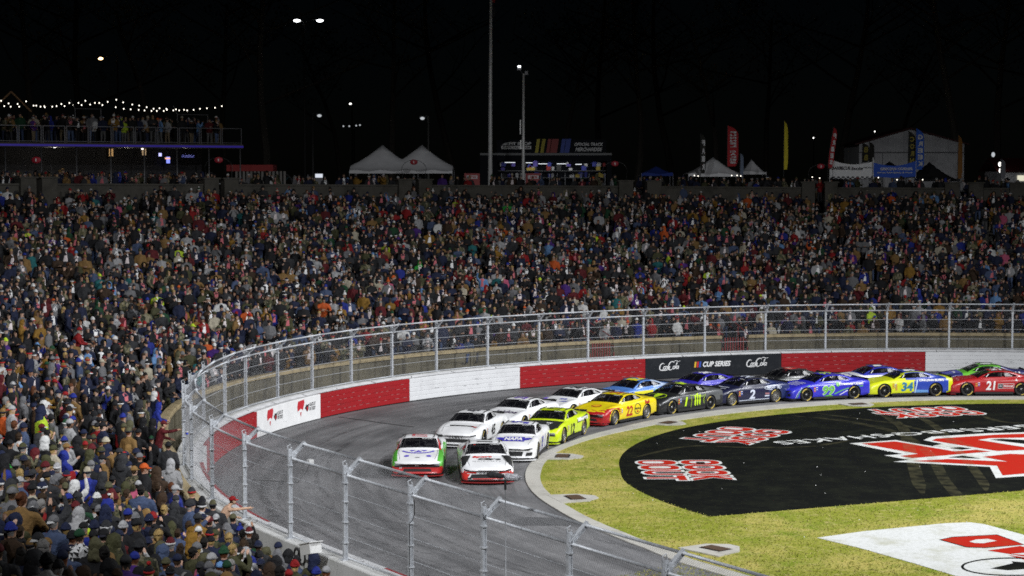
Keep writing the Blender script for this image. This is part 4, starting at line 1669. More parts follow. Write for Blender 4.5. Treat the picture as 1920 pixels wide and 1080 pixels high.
def colours(R, d, rng, near=True):
    n = len(R)
    col = np.ones((n, 4), np.float32)
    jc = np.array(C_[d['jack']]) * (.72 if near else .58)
    jv = np.tile(jc, (n, 1))
    if d['jack'] == 'camouflage':
        pal = np.array([(.11, .10, .05), (.05, .055, .03), (.17, .15, .10), (.03, .03, .02)])
        jv = pal[rng.integers(0, 4, n)]
    elif d['jack'] == 'chequered':
        jv = np.array([(.7, .7, .7), (.012, .012, .012)])[rng.integers(0, 2, n)]
    else:
        jv = jv * rng.uniform(.88, 1.12, (n, 1))
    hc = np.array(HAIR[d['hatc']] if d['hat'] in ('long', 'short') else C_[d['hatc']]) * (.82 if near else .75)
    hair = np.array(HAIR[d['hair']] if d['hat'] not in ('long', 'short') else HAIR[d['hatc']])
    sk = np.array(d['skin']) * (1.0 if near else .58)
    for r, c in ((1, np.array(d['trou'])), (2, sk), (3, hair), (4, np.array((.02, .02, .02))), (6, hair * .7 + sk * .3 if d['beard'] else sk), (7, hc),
                 (8, hc if d['brim'] < .55 else (np.array((.6, .6, .6)) if d['brim'] < .72 else np.array((.02, .02, .03)) if d['brim'] < .9 else np.array((.4, .02, .02))))):
        col[R == r, :3] = c
    col[R == 0, :3] = jv[R == 0]
    st = R == 5
    col[st, :3] = jv[st] if d['stripe'] is None else np.array(d['stripe'])
    if d['hat'] in ('long', 'short', 'beanie', 'pom'):
        h = R == 7
        col[h, :3] *= rng.uniform(.75, 1.2, (int(h.sum()), 1))
    return np.clip(col, 0, 1)


m = bpy.data.materials.new('clothing_and_skin')
m.use_nodes = True
nt = m.node_tree
b_ = nt.nodes['Principled BSDF']
an = nt.nodes.new('ShaderNodeAttribute'); an.attribute_name = 'col'
tcn = nt.nodes.new('ShaderNodeTexCoord')
nz = nt.nodes.new('ShaderNodeTexNoise'); nz.inputs['Scale'].default_value = 9; nz.inputs['Detail'].default_value = 4
nt.links.new(tcn.outputs['Object'], nz.inputs['Vector'])
mr = nt.nodes.new('ShaderNodeMapRange'); mr.inputs['To Min'].default_value = .7; mr.inputs['To Max'].default_value = 1.3
nt.links.new(nz.outputs['Fac'], mr.inputs['Value'])
vm = nt.nodes.new('ShaderNodeVectorMath'); vm.operation = 'SCALE'
nt.links.new(an.outputs['Color'], vm.inputs[0]); nt.links.new(mr.outputs['Result'], vm.inputs['Scale'])
nt.links.new(vm.outputs['Vector'], b_.inputs['Base Color'])
b_.inputs['Roughness'].default_value = .8
b_.inputs['Specular IOR Level'].default_value = .25
bn = nt.nodes.new('ShaderNodeBump'); bn.inputs['Strength'].default_value = 1.0; bn.inputs['Distance'].default_value = .05
nt.links.new(nz.outputs['Fac'], bn.inputs['Height']); nt.links.new(bn.outputs['Normal'], b_.inputs['Normal'])
M_CLOTH = m


def bulk(V, hd, wd):
    """thicker coats, the head left as it is"""
    t = np.clip((hd[2] - .12 - V[:, 2]) / .08, 0, 1)[:, None]
    k = 1 + (wd - 1) * t
    return V * np.concatenate([k, k, np.ones_like(k)], 1)


def tri_mesh(name, V, Ft, colr):
    me = bpy.data.meshes.new(name)
    nv, nf = len(V), len(Ft)
    me.vertices.add(nv)
    me.vertices.foreach_set('co', np.ascontiguousarray(V, np.float32).ravel())
    me.loops.add(nf * 3)
    me.loops.foreach_set('vertex_index', np.ascontiguousarray(Ft, np.int32).ravel())
    me.polygons.add(nf)
    me.polygons.foreach_set('loop_start', np.arange(0, nf * 3, 3, dtype=np.int32))
    me.polygons.foreach_set('use_smooth', np.ones(nf, bool))
    at_ = me.attributes.new('col', 'FLOAT_COLOR', 'FACE')
    at_.data.foreach_set('color', np.ascontiguousarray(colr, np.float32).ravel())
    me.update(calc_edges=True)
    me.materials.append(M_CLOTH)
    o = bpy.data.objects.new(name, me)
    COL.objects.link(o)
    return o


# where people stand: rows of the stand, gaps for the aisles
spots = []
SEATP = {}
S115 = s_of_theta(115)
S_GAP = (s_of_theta(103.5), s_of_theta(123))
FOCUS = Vector((0.5, 77, 0))
for k in range(NROW):
    d = D0 + k * TREAD
    s = S_G0 + rnd.random() * .5
    while s < S_G1:
        kk = 1 + d / 40.0 if s < S115 else 1.0
        step = max(.36, rnd.gauss(.60, .13)) / kk
        s += step
        p = P(s, d + eo(s) * max(0, 1 - k / 10.0) + rnd.gauss(0, .17), 0)
        u, v_, dep = project((p.x, p.y, z_row(s, k) + 1.3))
        if dep < 4 or not (-90 < u < 2010 and 250 < v_ < 1190):
            continue
        if any(abs(s - q + .25 * math.sin(k * .7)) * kk < .5 for q in AISLE_S) and rnd.random() < .8:
            continue
        if k < 1 and S_GAP[0] < s < S_GAP[1] and rnd.random() < .85:
            continue
        if rnd.random() < (.40 if k > 38 else .24 if k > 35 else .12 if k > 30 else .06 if k > 2 else .14):
            continue
        p.z = z_row(s, k)
        clump = math.sin(s * .31 + k * .83) + math.sin(s * .113 - k * .47 + 2.1) + .8 * math.sin(s * .9 + k * 1.9)
        if clump < -1.5 and k > 3 and rnd.random() < .35:
            continue
        SEATP[id(p)] = clump
        f = FOCUS - p
        yaw = math.atan2(f.y, f.x) - math.pi / 2 + rnd.gauss(0, .38)
        spots.append((dep, p, yaw, u, v_, k))
# people on the concourse behind the parapet
for i in range(260):
    x = rnd.uniform(-40, 1960)
    s = s_top(x)
    p = P(s, D_TOP + rnd.uniform(.6, 5.5), z_top(s) - 1.15)
    u, v_, dep = project((p.x, p.y, p.z + 1.4))
    if 640 < x < 860 and rnd.random() < .4:
        continue
    yaw = math.atan2(FOCUS.y - p.y, FOCUS.x - p.x) - math.pi / 2 + rnd.gauss(0, .9)
    spots.append((dep, p, yaw, u, v_, 99))

inframe = [q for q in spots if -12 < q[3] < 1932 and q[4] < 1092]
near_set = set(id(q[1]) for q in sorted(inframe, key=lambda q: q[0])[:296])
GARM = {'cap': 'jacket', 'backcap': 'coat', 'beanie': 'jacket', 'pom': 'coat', 'hood': 'sweatshirt', 'long': 'coat', 'short': 'jacket'}
used_labels = set()
near_people, VV, FF, CC = [], [], [], []
off = 0
for q in spots:
    dep, p, yaw, u, v_, k = q
    near = id(p) in near_set
    d = make_look(near)
    cl_ = SEATP.get(id(p), 0)
    if not near and cl_ > .9 and rnd.random() < .6:
        d['pose'] = 'seated'
    elif not near and cl_ < -.3 and d['pose'] == 'seated':
        d['pose'] = rnd.choice(('stand', 'pocket', 'crossed', 'cup'))
    if near:
        for tries in range(60):
            if d['hat'] == 'hood':
                hd_ = 'its hood up' if d['hatc'] == d['jack'] else d['hatc'] + ' hood up'
            elif d['hat'] in ('long', 'short'):
                hd_ = '%s %s hair' % (d['hat'], d['hatc'])
            else:
                hd_ = '%s %s' % (d['hatc'], {'cap': 'cap', 'backcap': 'backwards cap', 'beanie': 'knit hat', 'pom': 'bobble hat'}[d['hat']])
            act = {'stand': 'standing', 'pocket': 'hands in pockets', 'crossed': 'arms crossed', 'phone': 'holding hands to the face', 'clap': 'clapping', 'wave': 'one arm raised', 'cup': 'one hand lifted', 'seated': 'sitting', 'lean': 'leaning forward'}[d['pose']]
            where = 'lower left' if v_ > 760 else 'left stand'
            lab = 'spectator in %s %s with %s, %s, %s' % (d['jack'], GARM[d['hat']], hd_, act, where)
            if lab not in used_labels and d['pose'] != 'seated':
                break
            d = make_look(True)
        used_labels.add(lab)
    if d['pose'] == 'seated' and k == 99:
        d['pose'] = 'stand'
    B = BODIES[(d['pose'], d['fem'])] if (d['pose'], d['fem']) in BODIES else BODIES[(d['pose'], False)]
    lod = 'hi' if near else 'lo'
    V, Ft, R = B[lod]
    HV, HF, HRg = HATS[d['hat']][lod]
    V = bulk(V, B['hd'], d['wd']) * d['sc']
    sc = d['sc']
    c, s_ = math.cos(yaw), math.sin(yaw)
    Rm = np.array([[c, -s_, 0], [s_, c, 0], [0, 0, 1]])
    hh = B['hd']
    nod = rnd.gauss(0, .12)
    hy = rnd.gauss(0, .25)
    ch, sh_ = math.cos(hy), math.sin(hy)
    Hv = HV * 1.07
    if near and d['hat'] in ('hood', 'long', 'short', 'beanie', 'pom'):
        Hv = Hv + nprng.normal(0, .0065 if d['hat'] in ('hood', 'long', 'short') else .003, Hv.shape)
        Hv[:, 2] *= rnd.uniform(.94, 1.06); Hv[:, 0] *= rnd.uniform(.93, 1.05)
    Hv = Hv @ np.array([[ch, sh_, 0], [-sh_, ch, 0], [0, 0, 1]]) + hh
    if near:
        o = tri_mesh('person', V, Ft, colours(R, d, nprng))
        o.location = p
        o.rotation_euler = (0, 0, yaw)
        tag(o, lab, 'person', 'spectators in the near rows')
        h = tri_mesh({'cap': 'cap', 'backcap': 'cap', 'beanie': 'knit_hat', 'pom': 'bobble_hat', 'hood': 'hood', 'long': 'hair', 'short': 'hair'}[d['hat']], Hv * sc, HF, colours(HRg, d, nprng))
        h.parent = o
        near_people.append(o)
    else:
        X = np.concatenate([V, Hv * sc]) @ Rm.T + np.array(p)
        VV.append(X)
        FF.append(np.concatenate([Ft, HF + len(V)]) + off)
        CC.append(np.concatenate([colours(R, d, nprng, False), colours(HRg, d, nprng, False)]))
        off += len(X)
print('people', len(spots), 'near', len(near_people), 'crowd tris', sum(len(f) for f in FF))
DECK_PEOPLE = []      # filled by the deck below, then the crowd is linked


def crowd_add(p, yaw):
    global off
    d = make_look()
    if d['pose'] in ('seated',):
        d['pose'] = 'stand'
    B = BODIES.get((d['pose'], d['fem']), BODIES[(d['pose'], False)])
    V, Ft, R = B['lo']
    HV, HF, HRg = HATS[d['hat']]['lo']
    V = bulk(V, B['hd'], d['wd']) * d['sc']
    sc = d['sc']
    c, s_ = math.cos(yaw), math.sin(yaw)
    Rm = np.array([[c, -s_, 0], [s_, c, 0], [0, 0, 1]])
    X = np.concatenate([V, (HV * 1.06 + B['hd']) * sc]) @ Rm.T + np.array(p)
    VV.append(X)
    FF.append(np.concatenate([Ft, HF + len(V)]) + off)
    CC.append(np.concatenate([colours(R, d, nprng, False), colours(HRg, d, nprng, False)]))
    off += len(X)


def special_person(label, pose, p, yaw, look, bare=False, pointing=False, sc=1.0):
    b, hd = make_body(pose, False, bare)
    hi, = finish(b, (2600,), 0.014)
    R = refine_regions(*hi, hd)
    d = make_look()
    d.update(look)
    o = tri_mesh('person', hi[0] * sc, hi[1], colours(R, d, nprng))
    o.location = p
    o.rotation_euler = (0, 0, yaw)
    tag(o, label, 'person', 'spectators in the near rows')
    HV, HF, HRg = HATS[d['hat']]['hi']
    h = tri_mesh({'cap': 'cap', 'hood': 'hood', 'beanie': 'knit_hat'}.get(d['hat'], 'hair'), (HV * 1.05 + np.array(hd)) * sc, HF, colours(HRg, d, nprng))
    h.parent = o
    if hasattr(b, 'tips'):
        w, dd = b.tips
        a = dd.cross(Vector((0, 0, 1))).normalized()
        U = Vector((0, 0, 1))
        mb = Body()
        mb.limb([w - dd * .02 - a * .026, w + dd * .045 - a * .026, w + dd * .085 - a * .024], [.012, .010, .008], 2, 6)       # index, straight
        for q in range(3):
            o0 = w + a * (-.006 + .018 * q) - dd * .02
            mb.limb([o0, o0 + dd * .04, o0 + dd * .035 - U * .035, o0 + dd * .005 - U * .035], [.011, .010, .010, .008], 2, 6)
        mb.limb([w - dd * .06 - a * .03, w - dd * .02 - a * .05 + U * .02, w + dd * .01 - a * .052 + U * .035], [.014, .012, .009], 2, 6)
        tri, Rr = [], []
        for f, r in zip(mb.f, mb.r):
            for i in range(1, len(f) - 1):
                tri.append((f[0], f[i], f[i + 1])); Rr.append(r)
        g = tri_mesh('fingers', np.array(mb.v) * sc, np.array(tri), colours(np.array(Rr), d, nprng))
        g.parent = o
    return o


def yaw_to(p, q):
    return math.atan2(q[1] - p[1], q[0] - p[0]) - math.pi / 2


# shirtless man leaning out over the wall and pointing at the cars
p = bp(412, 984, 1.3)
p = Vector((p.x, p.y, 0.40))
special_person('shirtless man in a red cap pointing over the wall at the cars', 'pointing', p, yaw_to(p, (p.x + 8, p.y + 3.0)),
               dict(hat='cap', hatc='red', jack='white', hair='brown', beard=True, skin=(.56, .36, .25), trou=(.03, .03, .03), stripe=None, brim=.9), bare=True)
# two men reaching over the stand wall
p = P(s_of_theta(103.5), 1.05, 1.28)
special_person('man in maroon sweatshirt reaching over the stand wall, blue and white cup in hand', 'reach', p, yaw_to(p, p - N(s_of_theta(103.5)) * 5),
               dict(hat='cap', hatc='maroon', jack='maroon', hair='brown', trou=(.10, .13, .17), stripe=None, brim=.1))
cupm = mat('cup_white', (.7, .7, .72), .5)
q = p - N(s_of_theta(103.5)) * .98 + Vector((0, 0, 1.30))
cup = MB()
cup.lathe([(.0, -.07), (.038, -.07), (.05, .05), (.055, .055), (.05, .06), (.0, .06)], 14, 0, Matrix.Translation(q))
o = cup.build('cup', [cupm], None, True)
tag(o, 'blue and white cup in the hand of the man in maroon', 'cup')
cb = MB(); cb.lathe([(.0405, -.045), (.0475, .02)], 14, 0, Matrix.Translation(q))
cb.build('blue_band', mat('cup_blue', (.03, .06, .5), .5), o)
p = P(s_of_theta(98.5), 1.15, 1.5)
special_person('person in royal blue hooded jacket leaning far over the stand wall', 'lean', p, yaw_to(p, p - N(s_of_theta(98.5)) * 5),
               dict(hat='hood', hatc='royal blue', jack='royal blue', trou=(.02, .02, .03), stripe=None))

# ---------------------------------------------------------------- stock cars
def smoothtab(tab, xs):
    """piecewise cubic (Catmull-Rom in x) through (x, ...) rows, rows sorted by falling x"""
    t = np.array(tab, float)[::-1]
    X = t[:, 0]
    out = []
    for x in xs:
        i = int(np.clip(np.searchsorted(X, x) - 1, 0, len(X) - 2))
        p0, p1, p2, p3 = t[max(i - 1, 0)], t[i], t[i + 1], t[min(i + 2, len(t) - 1)]
        h = X[i + 1] - X[i]
        u = (x - X[i]) / h
        m1 = (p2 - p0) / max(p2[0] - p0[0], 1e-6) * h
        m2 = (p3 - p1) / max(p3[0] - p1[0], 1e-6) * h
        out.append((2 * u ** 3 - 3 * u ** 2 + 1) * p1 + (u ** 3 - 2 * u ** 2 + u) * m1 + (-2 * u ** 3 + 3 * u ** 2) * p2 + (u ** 3 - u ** 2) * m2)
    return out


def body_shell():
    """lower body, nose to tail, one closed skin. x forward, y left, z up, ground at 0"""
    #       x      W     zc    ze    zb
    tab = [(2.46, .86, .585, .535, .16), (2.40, .925, .625, .575, .12), (2.25, .965, .665, .63, .11), (1.95, .985, .735, .725, .12), (1.40, 1.0, .82, .83, .13), (0.95, .99, .895, .865, .13),
           (0.55, .965, .925, .875, .13), (-0.3, .955, .93, .89, .13), (-0.9, .975, .94, .915, .13), (-1.4, 1.0, .955, .935, .13), (-1.9, .985, .965, .935, .16), (-2.25, .955, .955, .91, .20), (-2.44, .93, .94, .88, .24)]
    xs = [2.46, 2.43, 2.38, 2.30, 2.2, 2.08, 1.95, 1.82, 1.7] + list(np.arange(1.58, -2.3, -.12)) + [-2.36, -2.44]
    rows = smoothtab(tab, xs)
    V, F = [], []
    nose_n = 0

    def ring(x, W, zc, ze, zb, squeeze=1.0, dx=0.0):
        zm = (zc + zb) / 2
        half = [(0, zc), (.22 * W, zc), (.44 * W, zc - .004), (.62 * W, zc - .012 + .3 * (ze - zc)), (.78 * W, zc + .8 * (ze - zc) + .012), (.90 * W, ze - .018), (.965 * W, ze - .075), (.992 * W, ze - .16), (W, ze - .26),
                (.992 * W, .44), (.985 * W, .34), (.98 * W, .25), (.955 * W, max(zb + .03, .17)), (.93 * W, zb), (.6 * W, zb), (.3 * W, zb), (0, zb)]
        sw = 0.22 * max(0.0, min(1.0, (x - 1.55) / .9)) ** 1.5      # nose swept back at the sides
        swr = 0.10 * max(0.0, min(1.0, (-x - 1.8) / .6)) ** 1.5
        pts = []
        for (y, z) in half:
            q = (abs(y) / max(W, .01)) ** 2.4
            pts.append((x - sw * q + swr * q + dx, y, zm + (z - zm) * squeeze))
        full = pts + [(a, -b, c) for (a, b, c) in pts[-2:0:-1]]
        return full
    rings = [ring(r[0], r[1] * .90, r[2], r[3], r[4], .87, .020) for r in rows[:1]]
    rings += [ring(*r) for r in rows]
    rings += [ring(rows[-1][0], rows[-1][1] * .95, rows[-1][2], rows[-1][3], rows[-1][4], .9, -.02)]
    L = len(rings[0])
    for r in rings:
        V += r
    for i in range(len(rings) - 1):
        for k in range(L):
            k2 = (k + 1) % L
            F.append((i * L + k, i * L + k2, (i + 1) * L + k2, (i + 1) * L + k))

    def cap(o, flip):       # close across, top to bottom
        h = L // 2
        for k in range(h - 1 + 0):
            a, b = k, k + 1
            c, d = (L - k) % L, (L - k - 1) % L
            q = [o + a, o + b, o + d, o + c]
            q = list(dict.fromkeys(q))
            if len(q) >= 3:
                F.append(tuple(q[::-1] if flip else q))
        q = list(dict.fromkeys([o + h - 1, o + h, o + (L - h + 1) % L]))
        if len(q) >= 3:
            F.append(tuple(q[::-1] if flip else q))
    cap(0, False)
    cap((len(rings) - 1) * L, True)
    return V, F


def cabin_shell():
    tab = [(1.02, .78, .74, .885), (.90, .835, .77, .93), (.70, .865, .75, 1.02), (.45, .885, .725, 1.125), (.22, .895, .70, 1.205), (0.05, .90, .685, 1.245), (-.2, .90, .675, 1.268), (-.55, .895, .66, 1.268), (-.85, .88, .645, 1.235), (-1.15, .86, .63, 1.17),
           (-1.45, .83, .60, 1.085), (-1.75, .785, .57, 1.01), (-1.98, .72, .52, .955)]
    xs = list(np.arange(1.02, -1.99, -.1)) + [-1.98]
    rows = smoothtab(tab, xs)
    V, F = [], []
    for (x, wb, wt, zt) in rows:
        zb = .80
        half = [(0, zt), (.35 * wt, zt - .003), (.7 * wt, zt - .014), (.93 * wt, zt - .035), (wt + .02, zt - .07), (wt + .30 * (wb - wt), zt - .07 - .3 * (zt - .07 - .86)), (wt + .65 * (wb - wt), zt - .07 - .65 * (zt - .07 - .86)), (wb, min(.86, zt - .05)), (wb + .01, zb)]
        half = [(y, max(z, zb)) for y, z in half]
        full = half + [(-y, z) for y, z in half[::-1][:-1]]
        V += [(x, y, z) for y, z in full]
    L = 17
    for i in range(len(rows) - 1):
        for k in range(L - 1):
            F.append((i * L + k, i * L + k + 1, (i + 1) * L + k + 1, (i + 1) * L + k))
        F.append((i * L + L - 1, i * L, (i + 1) * L, (i + 1) * L + L - 1))
    # half lists go: top centre, left side down, right side up; close the bottom between the two sills
    return V, F


WX, WZ, WR = 1.40, 0.335, 0.335


def make_car_mesh():
    V, F = body_shell()
    me = bpy.data.meshes.new('t'); me.from_pydata(V, [], F); me.update()
    bm = bmesh.new(); bm.from_mesh(me)
    bmesh.ops.recalc_face_normals(bm, faces=bm.faces)
    bm.to_mesh(me); bm.free()
    o = bpy.data.objects.new('t', me); COL.objects.link(o)
    cuts = []
    for x in (WX, -WX):
        for sy in (1, -1):
            mb = MB()
            M = Matrix.Translation((x, sy * .88, WZ)) @ Matrix.Rotation(math.pi / 2, 4, 'X')
            mb.lathe([(.0001, -.30), (.385, -.30), (.385, .30), (.0001, .30)], 28, 0, M)
            c = mb.build('c', M_DARK)
            bm = bmesh.new(); bm.from_mesh(c.data); bmesh.ops.remove_doubles(bm, verts=bm.verts, dist=.001)
            bmesh.ops.recalc_face_normals(bm, faces=bm.faces); bm.to_mesh(c.data); bm.free()
            cuts.append(c)
            md = o.modifiers.new('b', 'BOOLEAN'); md.operation = 'DIFFERENCE'; md.object = c; md.solver = 'EXACT'; md.use_self = True; md.use_hole_tolerant = True
    dg = bpy.context.evaluated_depsgraph_get(); dg.update()
    e = o.evaluated_get(dg).to_mesh()
    bv = [tuple(v.co) for v in e.vertices]
    bf = [tuple(p.vertices) for p in e.polygons]
    bpy.data.objects.remove(o)
    for c in cuts:
        bpy.data.objects.remove(c)
    cv, cf = cabin_shell()
    n = len(bv)
    return bv + cv, bf + [tuple(i + n for i in f) for f in cf]


CAR_V, CAR_F = make_car_mesh()
CAR_TREE = BVHTree.FromPolygons([Vector(p) for p in CAR_V], CAR_F)
print('car faces', len(CAR_F))

VIEWS = {   # origin, u axis, v axis, ray direction
    'L': (Vector((0, 3, 0)), Vector((-1, 0, 0)), Vector((0, 0, 1)), Vector((0, -1, 0))),
    'R': (Vector((0, -3, 0)), Vector((1, 0, 0)), Vector((0, 0, 1)), Vector((0, 1, 0))),
    'H': (Vector((0, 0, 3)), Vector((0, 1, 0)), Vector((-1, 0, 0)), Vector((0, 0, -1))),
    'F': (Vector((4, 0, 0)), Vector((0, 1, 0)), Vector((0, 0, 1)), Vector((-1, 0, 0))),
    'B': (Vector((-4, 0, 0)), Vector((0, -1, 0)), Vector((0, 0, 1)), Vector((1, 0, 0))),
    'T': (Vector((0, 0, 3)), Vector((-1, 0, 0)), Vector((0, -1, 0)), Vector((0, 0, -1))),
}
_n = Vector((.42, 0, .90)).normalized()
VIEWS['W'] = (Vector((0.46, 0, 1.10)) + _n * 2, Vector((0, 1, 0)), Vector((-_n.z, 0, _n.x)), -_n)
_n2 = Vector((-.32, 0, .95)).normalized()
VIEWS['K'] = (Vector((-1.35, 0, 1.10)) + _n2 * 2, Vector((0, -1, 0)), Vector((_n2.z, 0, -_n2.x)), -_n2)


def decal_mesh(vf, view, at_uv, lift=0.006, maxedge=0.11):
    v, f = vf
    org, ua, va, rd = VIEWS[view]
    bm = bmesh.new()
    vs = [bm.verts.new((p[0], p[1], 0)) for p in v]
    for q in f:
        try:
            bm.faces.new([vs[i] for i in q])
        except ValueError:
            pass
    bmesh.ops.triangulate(bm, faces=[x for x in bm.faces if len(x.verts) > 3])
    for it in range(5):
        ed = [e for e in bm.edges if e.calc_length() > maxedge]
        if not ed:
            break
        bmesh.ops.subdivide_edges(bm, edges=ed, cuts=1)
        bmesh.ops.triangulate(bm, faces=[x for x in bm.faces if len(x.verts) > 3])
    bm.verts.ensure_lookup_table(); bm.verts.index_update()
    out = []
    okv = []
    for q in bm.verts:
        p = org + ua * (q.co.x + at_uv[0]) + va * (q.co.y + at_uv[1])
        h = CAR_TREE.ray_cast(p, rd, 6)
        if h[0] is None:
            out.append(p); okv.append(False)
        else:
            nn = h[1] if h[1].dot(rd) < 0 else -h[1]
            out.append(h[0] + nn * lift); okv.append(True)
    fs = [[q.index for q in fc.verts] for fc in bm.faces]
    fs = [q for q in fs if all(okv[i] for i in q)]
    # drop faces that bridge a jump in depth
    good = []
    for q in fs:
        a, b, c = (out[i] for i in q[:3])
        if max((a - b).length, (b - c).length, (c - a).length) < 0.5:
            nn = (b - a).cross(c - a)
            good.append(q if nn.dot(rd) < 0 else q[::-1])
    bm.free()
    return out, good


def poly(L):
    t = tessellate_polygon([[Vector((x, y, 0)) for x, y in L]])
    return list(L), [tuple(q) for q in t]


def disc(r, n=18, ry=None):
    return poly([(r * math.cos(2 * math.pi * k / n), (ry or r) * math.sin(2 * math.pi * k / n)) for k in range(n)])


def ringp(r, w, n=20, ry=None, a0=0, a1=360):
    v, f = [], []
    for k in range(n + 1):
        a = math.radians(a0 + (a1 - a0) * k / n)
        v += [(r * math.cos(a), (ry or r) * math.sin(a)), ((r - w) * math.cos(a), ((ry or r) - w) * math.sin(a))]
        if k:
            f.append((2 * k - 2, 2 * k - 1, 2 * k + 1, 2 * k))
    return v, f


_dcache = {}


def decal(parent, name, vf, view, uv, m, lift=0.006, key=None, maxedge=.11):
    if key is not None and key in _dcache:
        me = _dcache[key].copy() if _dcache[key].materials and _dcache[key].materials[0] is not m else _dcache[key]
        if me is not _dcache[key]:
            me.materials.clear(); me.materials.append(m)
        o = bpy.data.objects.new(name, me); COL.objects.link(o); o.parent = parent
        return o
    V, F = decal_mesh(vf, view, uv, lift, maxedge)
    o = MB().add(V, F).build(name, m, parent, True)
    if key is not None:
        _dcache[key] = o.data
    return o


# wheel: tyre, rim, nut; local y outwards
def wheel_meshes():
    M = Matrix.Rotation(-math.pi / 2, 4, 'X')
    t = MB()
    t.lathe([(.232, -.15), (.25, -.165), (.30, -.168), (.322, -.155), (.335, -.13), (.335, .13), (.322, .155), (.30, .168), (.25, .165), (.232, .15)], 32, 0, M)
    r = MB()
    r.lathe([(.236, .14), (.228, .15), (.215, .135), (.205, .04), (.0001, .03)], 28, 0, M)
    for k in range(10):
        a = 2 * math.pi * k / 10
        u, w = Vector((math.cos(a), 0, math.sin(a))), Vector((-math.sin(a), 0, math.cos(a)))
        p0, p1 = u * .05 + Vector((0, .125, 0)), u * .222 + Vector((0, .135, 0))
        v = [p0 + w * .028, p0 - w * .028, p1 - w * .018, p1 + w * .018]
        v += [q - Vector((0, .06, 0)) for q in v]
        r.add(v, [(0, 1, 2, 3), (4, 7, 6, 5), (0, 4, 5, 1), (1, 5, 6, 2), (2, 6, 7, 3), (3, 7, 4, 0)])
    n = MB()
    n.lathe([(.0001, .16), (.03, .16), (.045, .145), (.06, .12), (.06, .03)], 12, 0, M)
    y = MB()
    for a0 in (20, 200):
        v, f = [], []
        for k in range(11):
            a = math.radians(a0 + 7 * k)
            for rr in (.263, .305):
                v.append((rr * math.cos(a), .1695, rr * math.sin(a)))
            if k:
                f.append((2 * k - 2, 2 * k - 1, 2 * k + 1, 2 * k))
        y.add(v, f)
    return t, r, n, y


_wt, _wr, _wn, _wy = wheel_meshes()
M_RIMK = mat('black_wheel_rim', (.03, .03, .032), .35, .6)
M_RIMS = mat('dusty_silver_rim', (.34, .33, .31), .4, .8)
M_NUT = mat('wheel_nut', (.5, .5, .5), .3, .9)
M_TYREY = mat('tyre_yellow_marking', (.62, .46, .08), .7)
_wheel_data = {}


def add_wheels(root, silver):
    key = silver
    for x in (WX, -WX):
        for sy in (1, -1):
            if key not in _wheel_data:
                w = _wt.build('tyre', M_RUBBER, None, True)
                r = _wr.build('rim', M_RIMS if silver else M_RIMK, None)
                n = _wn.build('wheel_nut', M_NUT, None, True)
                y = _wy.build('tyre_marking', M_TYREY, None)
                _wheel_data[key] = [q.data for q in (w, r, n, y)]
                for q in (w, r, n, y):
                    bpy.data.objects.remove(q)
            e = bpy.data.objects.new('wheel', _wheel_data[key][0])
            COL.objects.link(e)
            e.parent = root
            e.location = (x, sy * .815, WZ)
            e.rotation_euler = (0, 0, 0 if sy > 0 else math.pi)
            if x > 0:
                e.rotation_euler[2] += math.radians(5)
            for nm, dt in zip(('rim', 'wheel_nut', 'tyre_marking'), _wheel_data[key][1:]):
                c = bpy.data.objects.new(nm, dt); COL.objects.link(c); c.parent = e


def _under_glass(c):
    x, y, z = c
    if z > .965 and x > -.62 and abs(y) > .63 and z < 1.17 and x < .42 and z < .96 + .42 * (.62 - x):
        return True
    return .16 < x < .86 and abs(y) < .68 and z > .95 and z < 1.22
CAR_NB = len(CAR_F) - len(cabin_shell()[1])
CAR_F = [f for i, f in enumerate(CAR_F) if i < CAR_NB or not _under_glass(np.mean([CAR_V[k] for k in f], 0))]
# the shell under the cabin would hide the seats: open it too
CAR_F = [f for i, f in enumerate(CAR_F) if not (i < CAR_NB and (lambda c: -.7 < c[0] < .62 and abs(c[1]) < .76 and c[2] > .85)(np.mean([CAR_V[k] for k in f], 0)))]
CAR_C = np.array([np.mean([CAR_V[i] for i in f], 0) for f in CAR_F])
CAR_FLOOR = np.array([(c[2] < .175) for c in CAR_C])
_well = np.zeros(len(CAR_F), bool)
for x in (WX, -WX):
    _well |= ((CAR_C[:, 0] - x) ** 2 + (CAR_C[:, 2] - WZ) ** 2 < .39 ** 2) & (np.abs(CAR_C[:, 1]) < .965) & (np.abs(CAR_C[:, 1]) > .5)


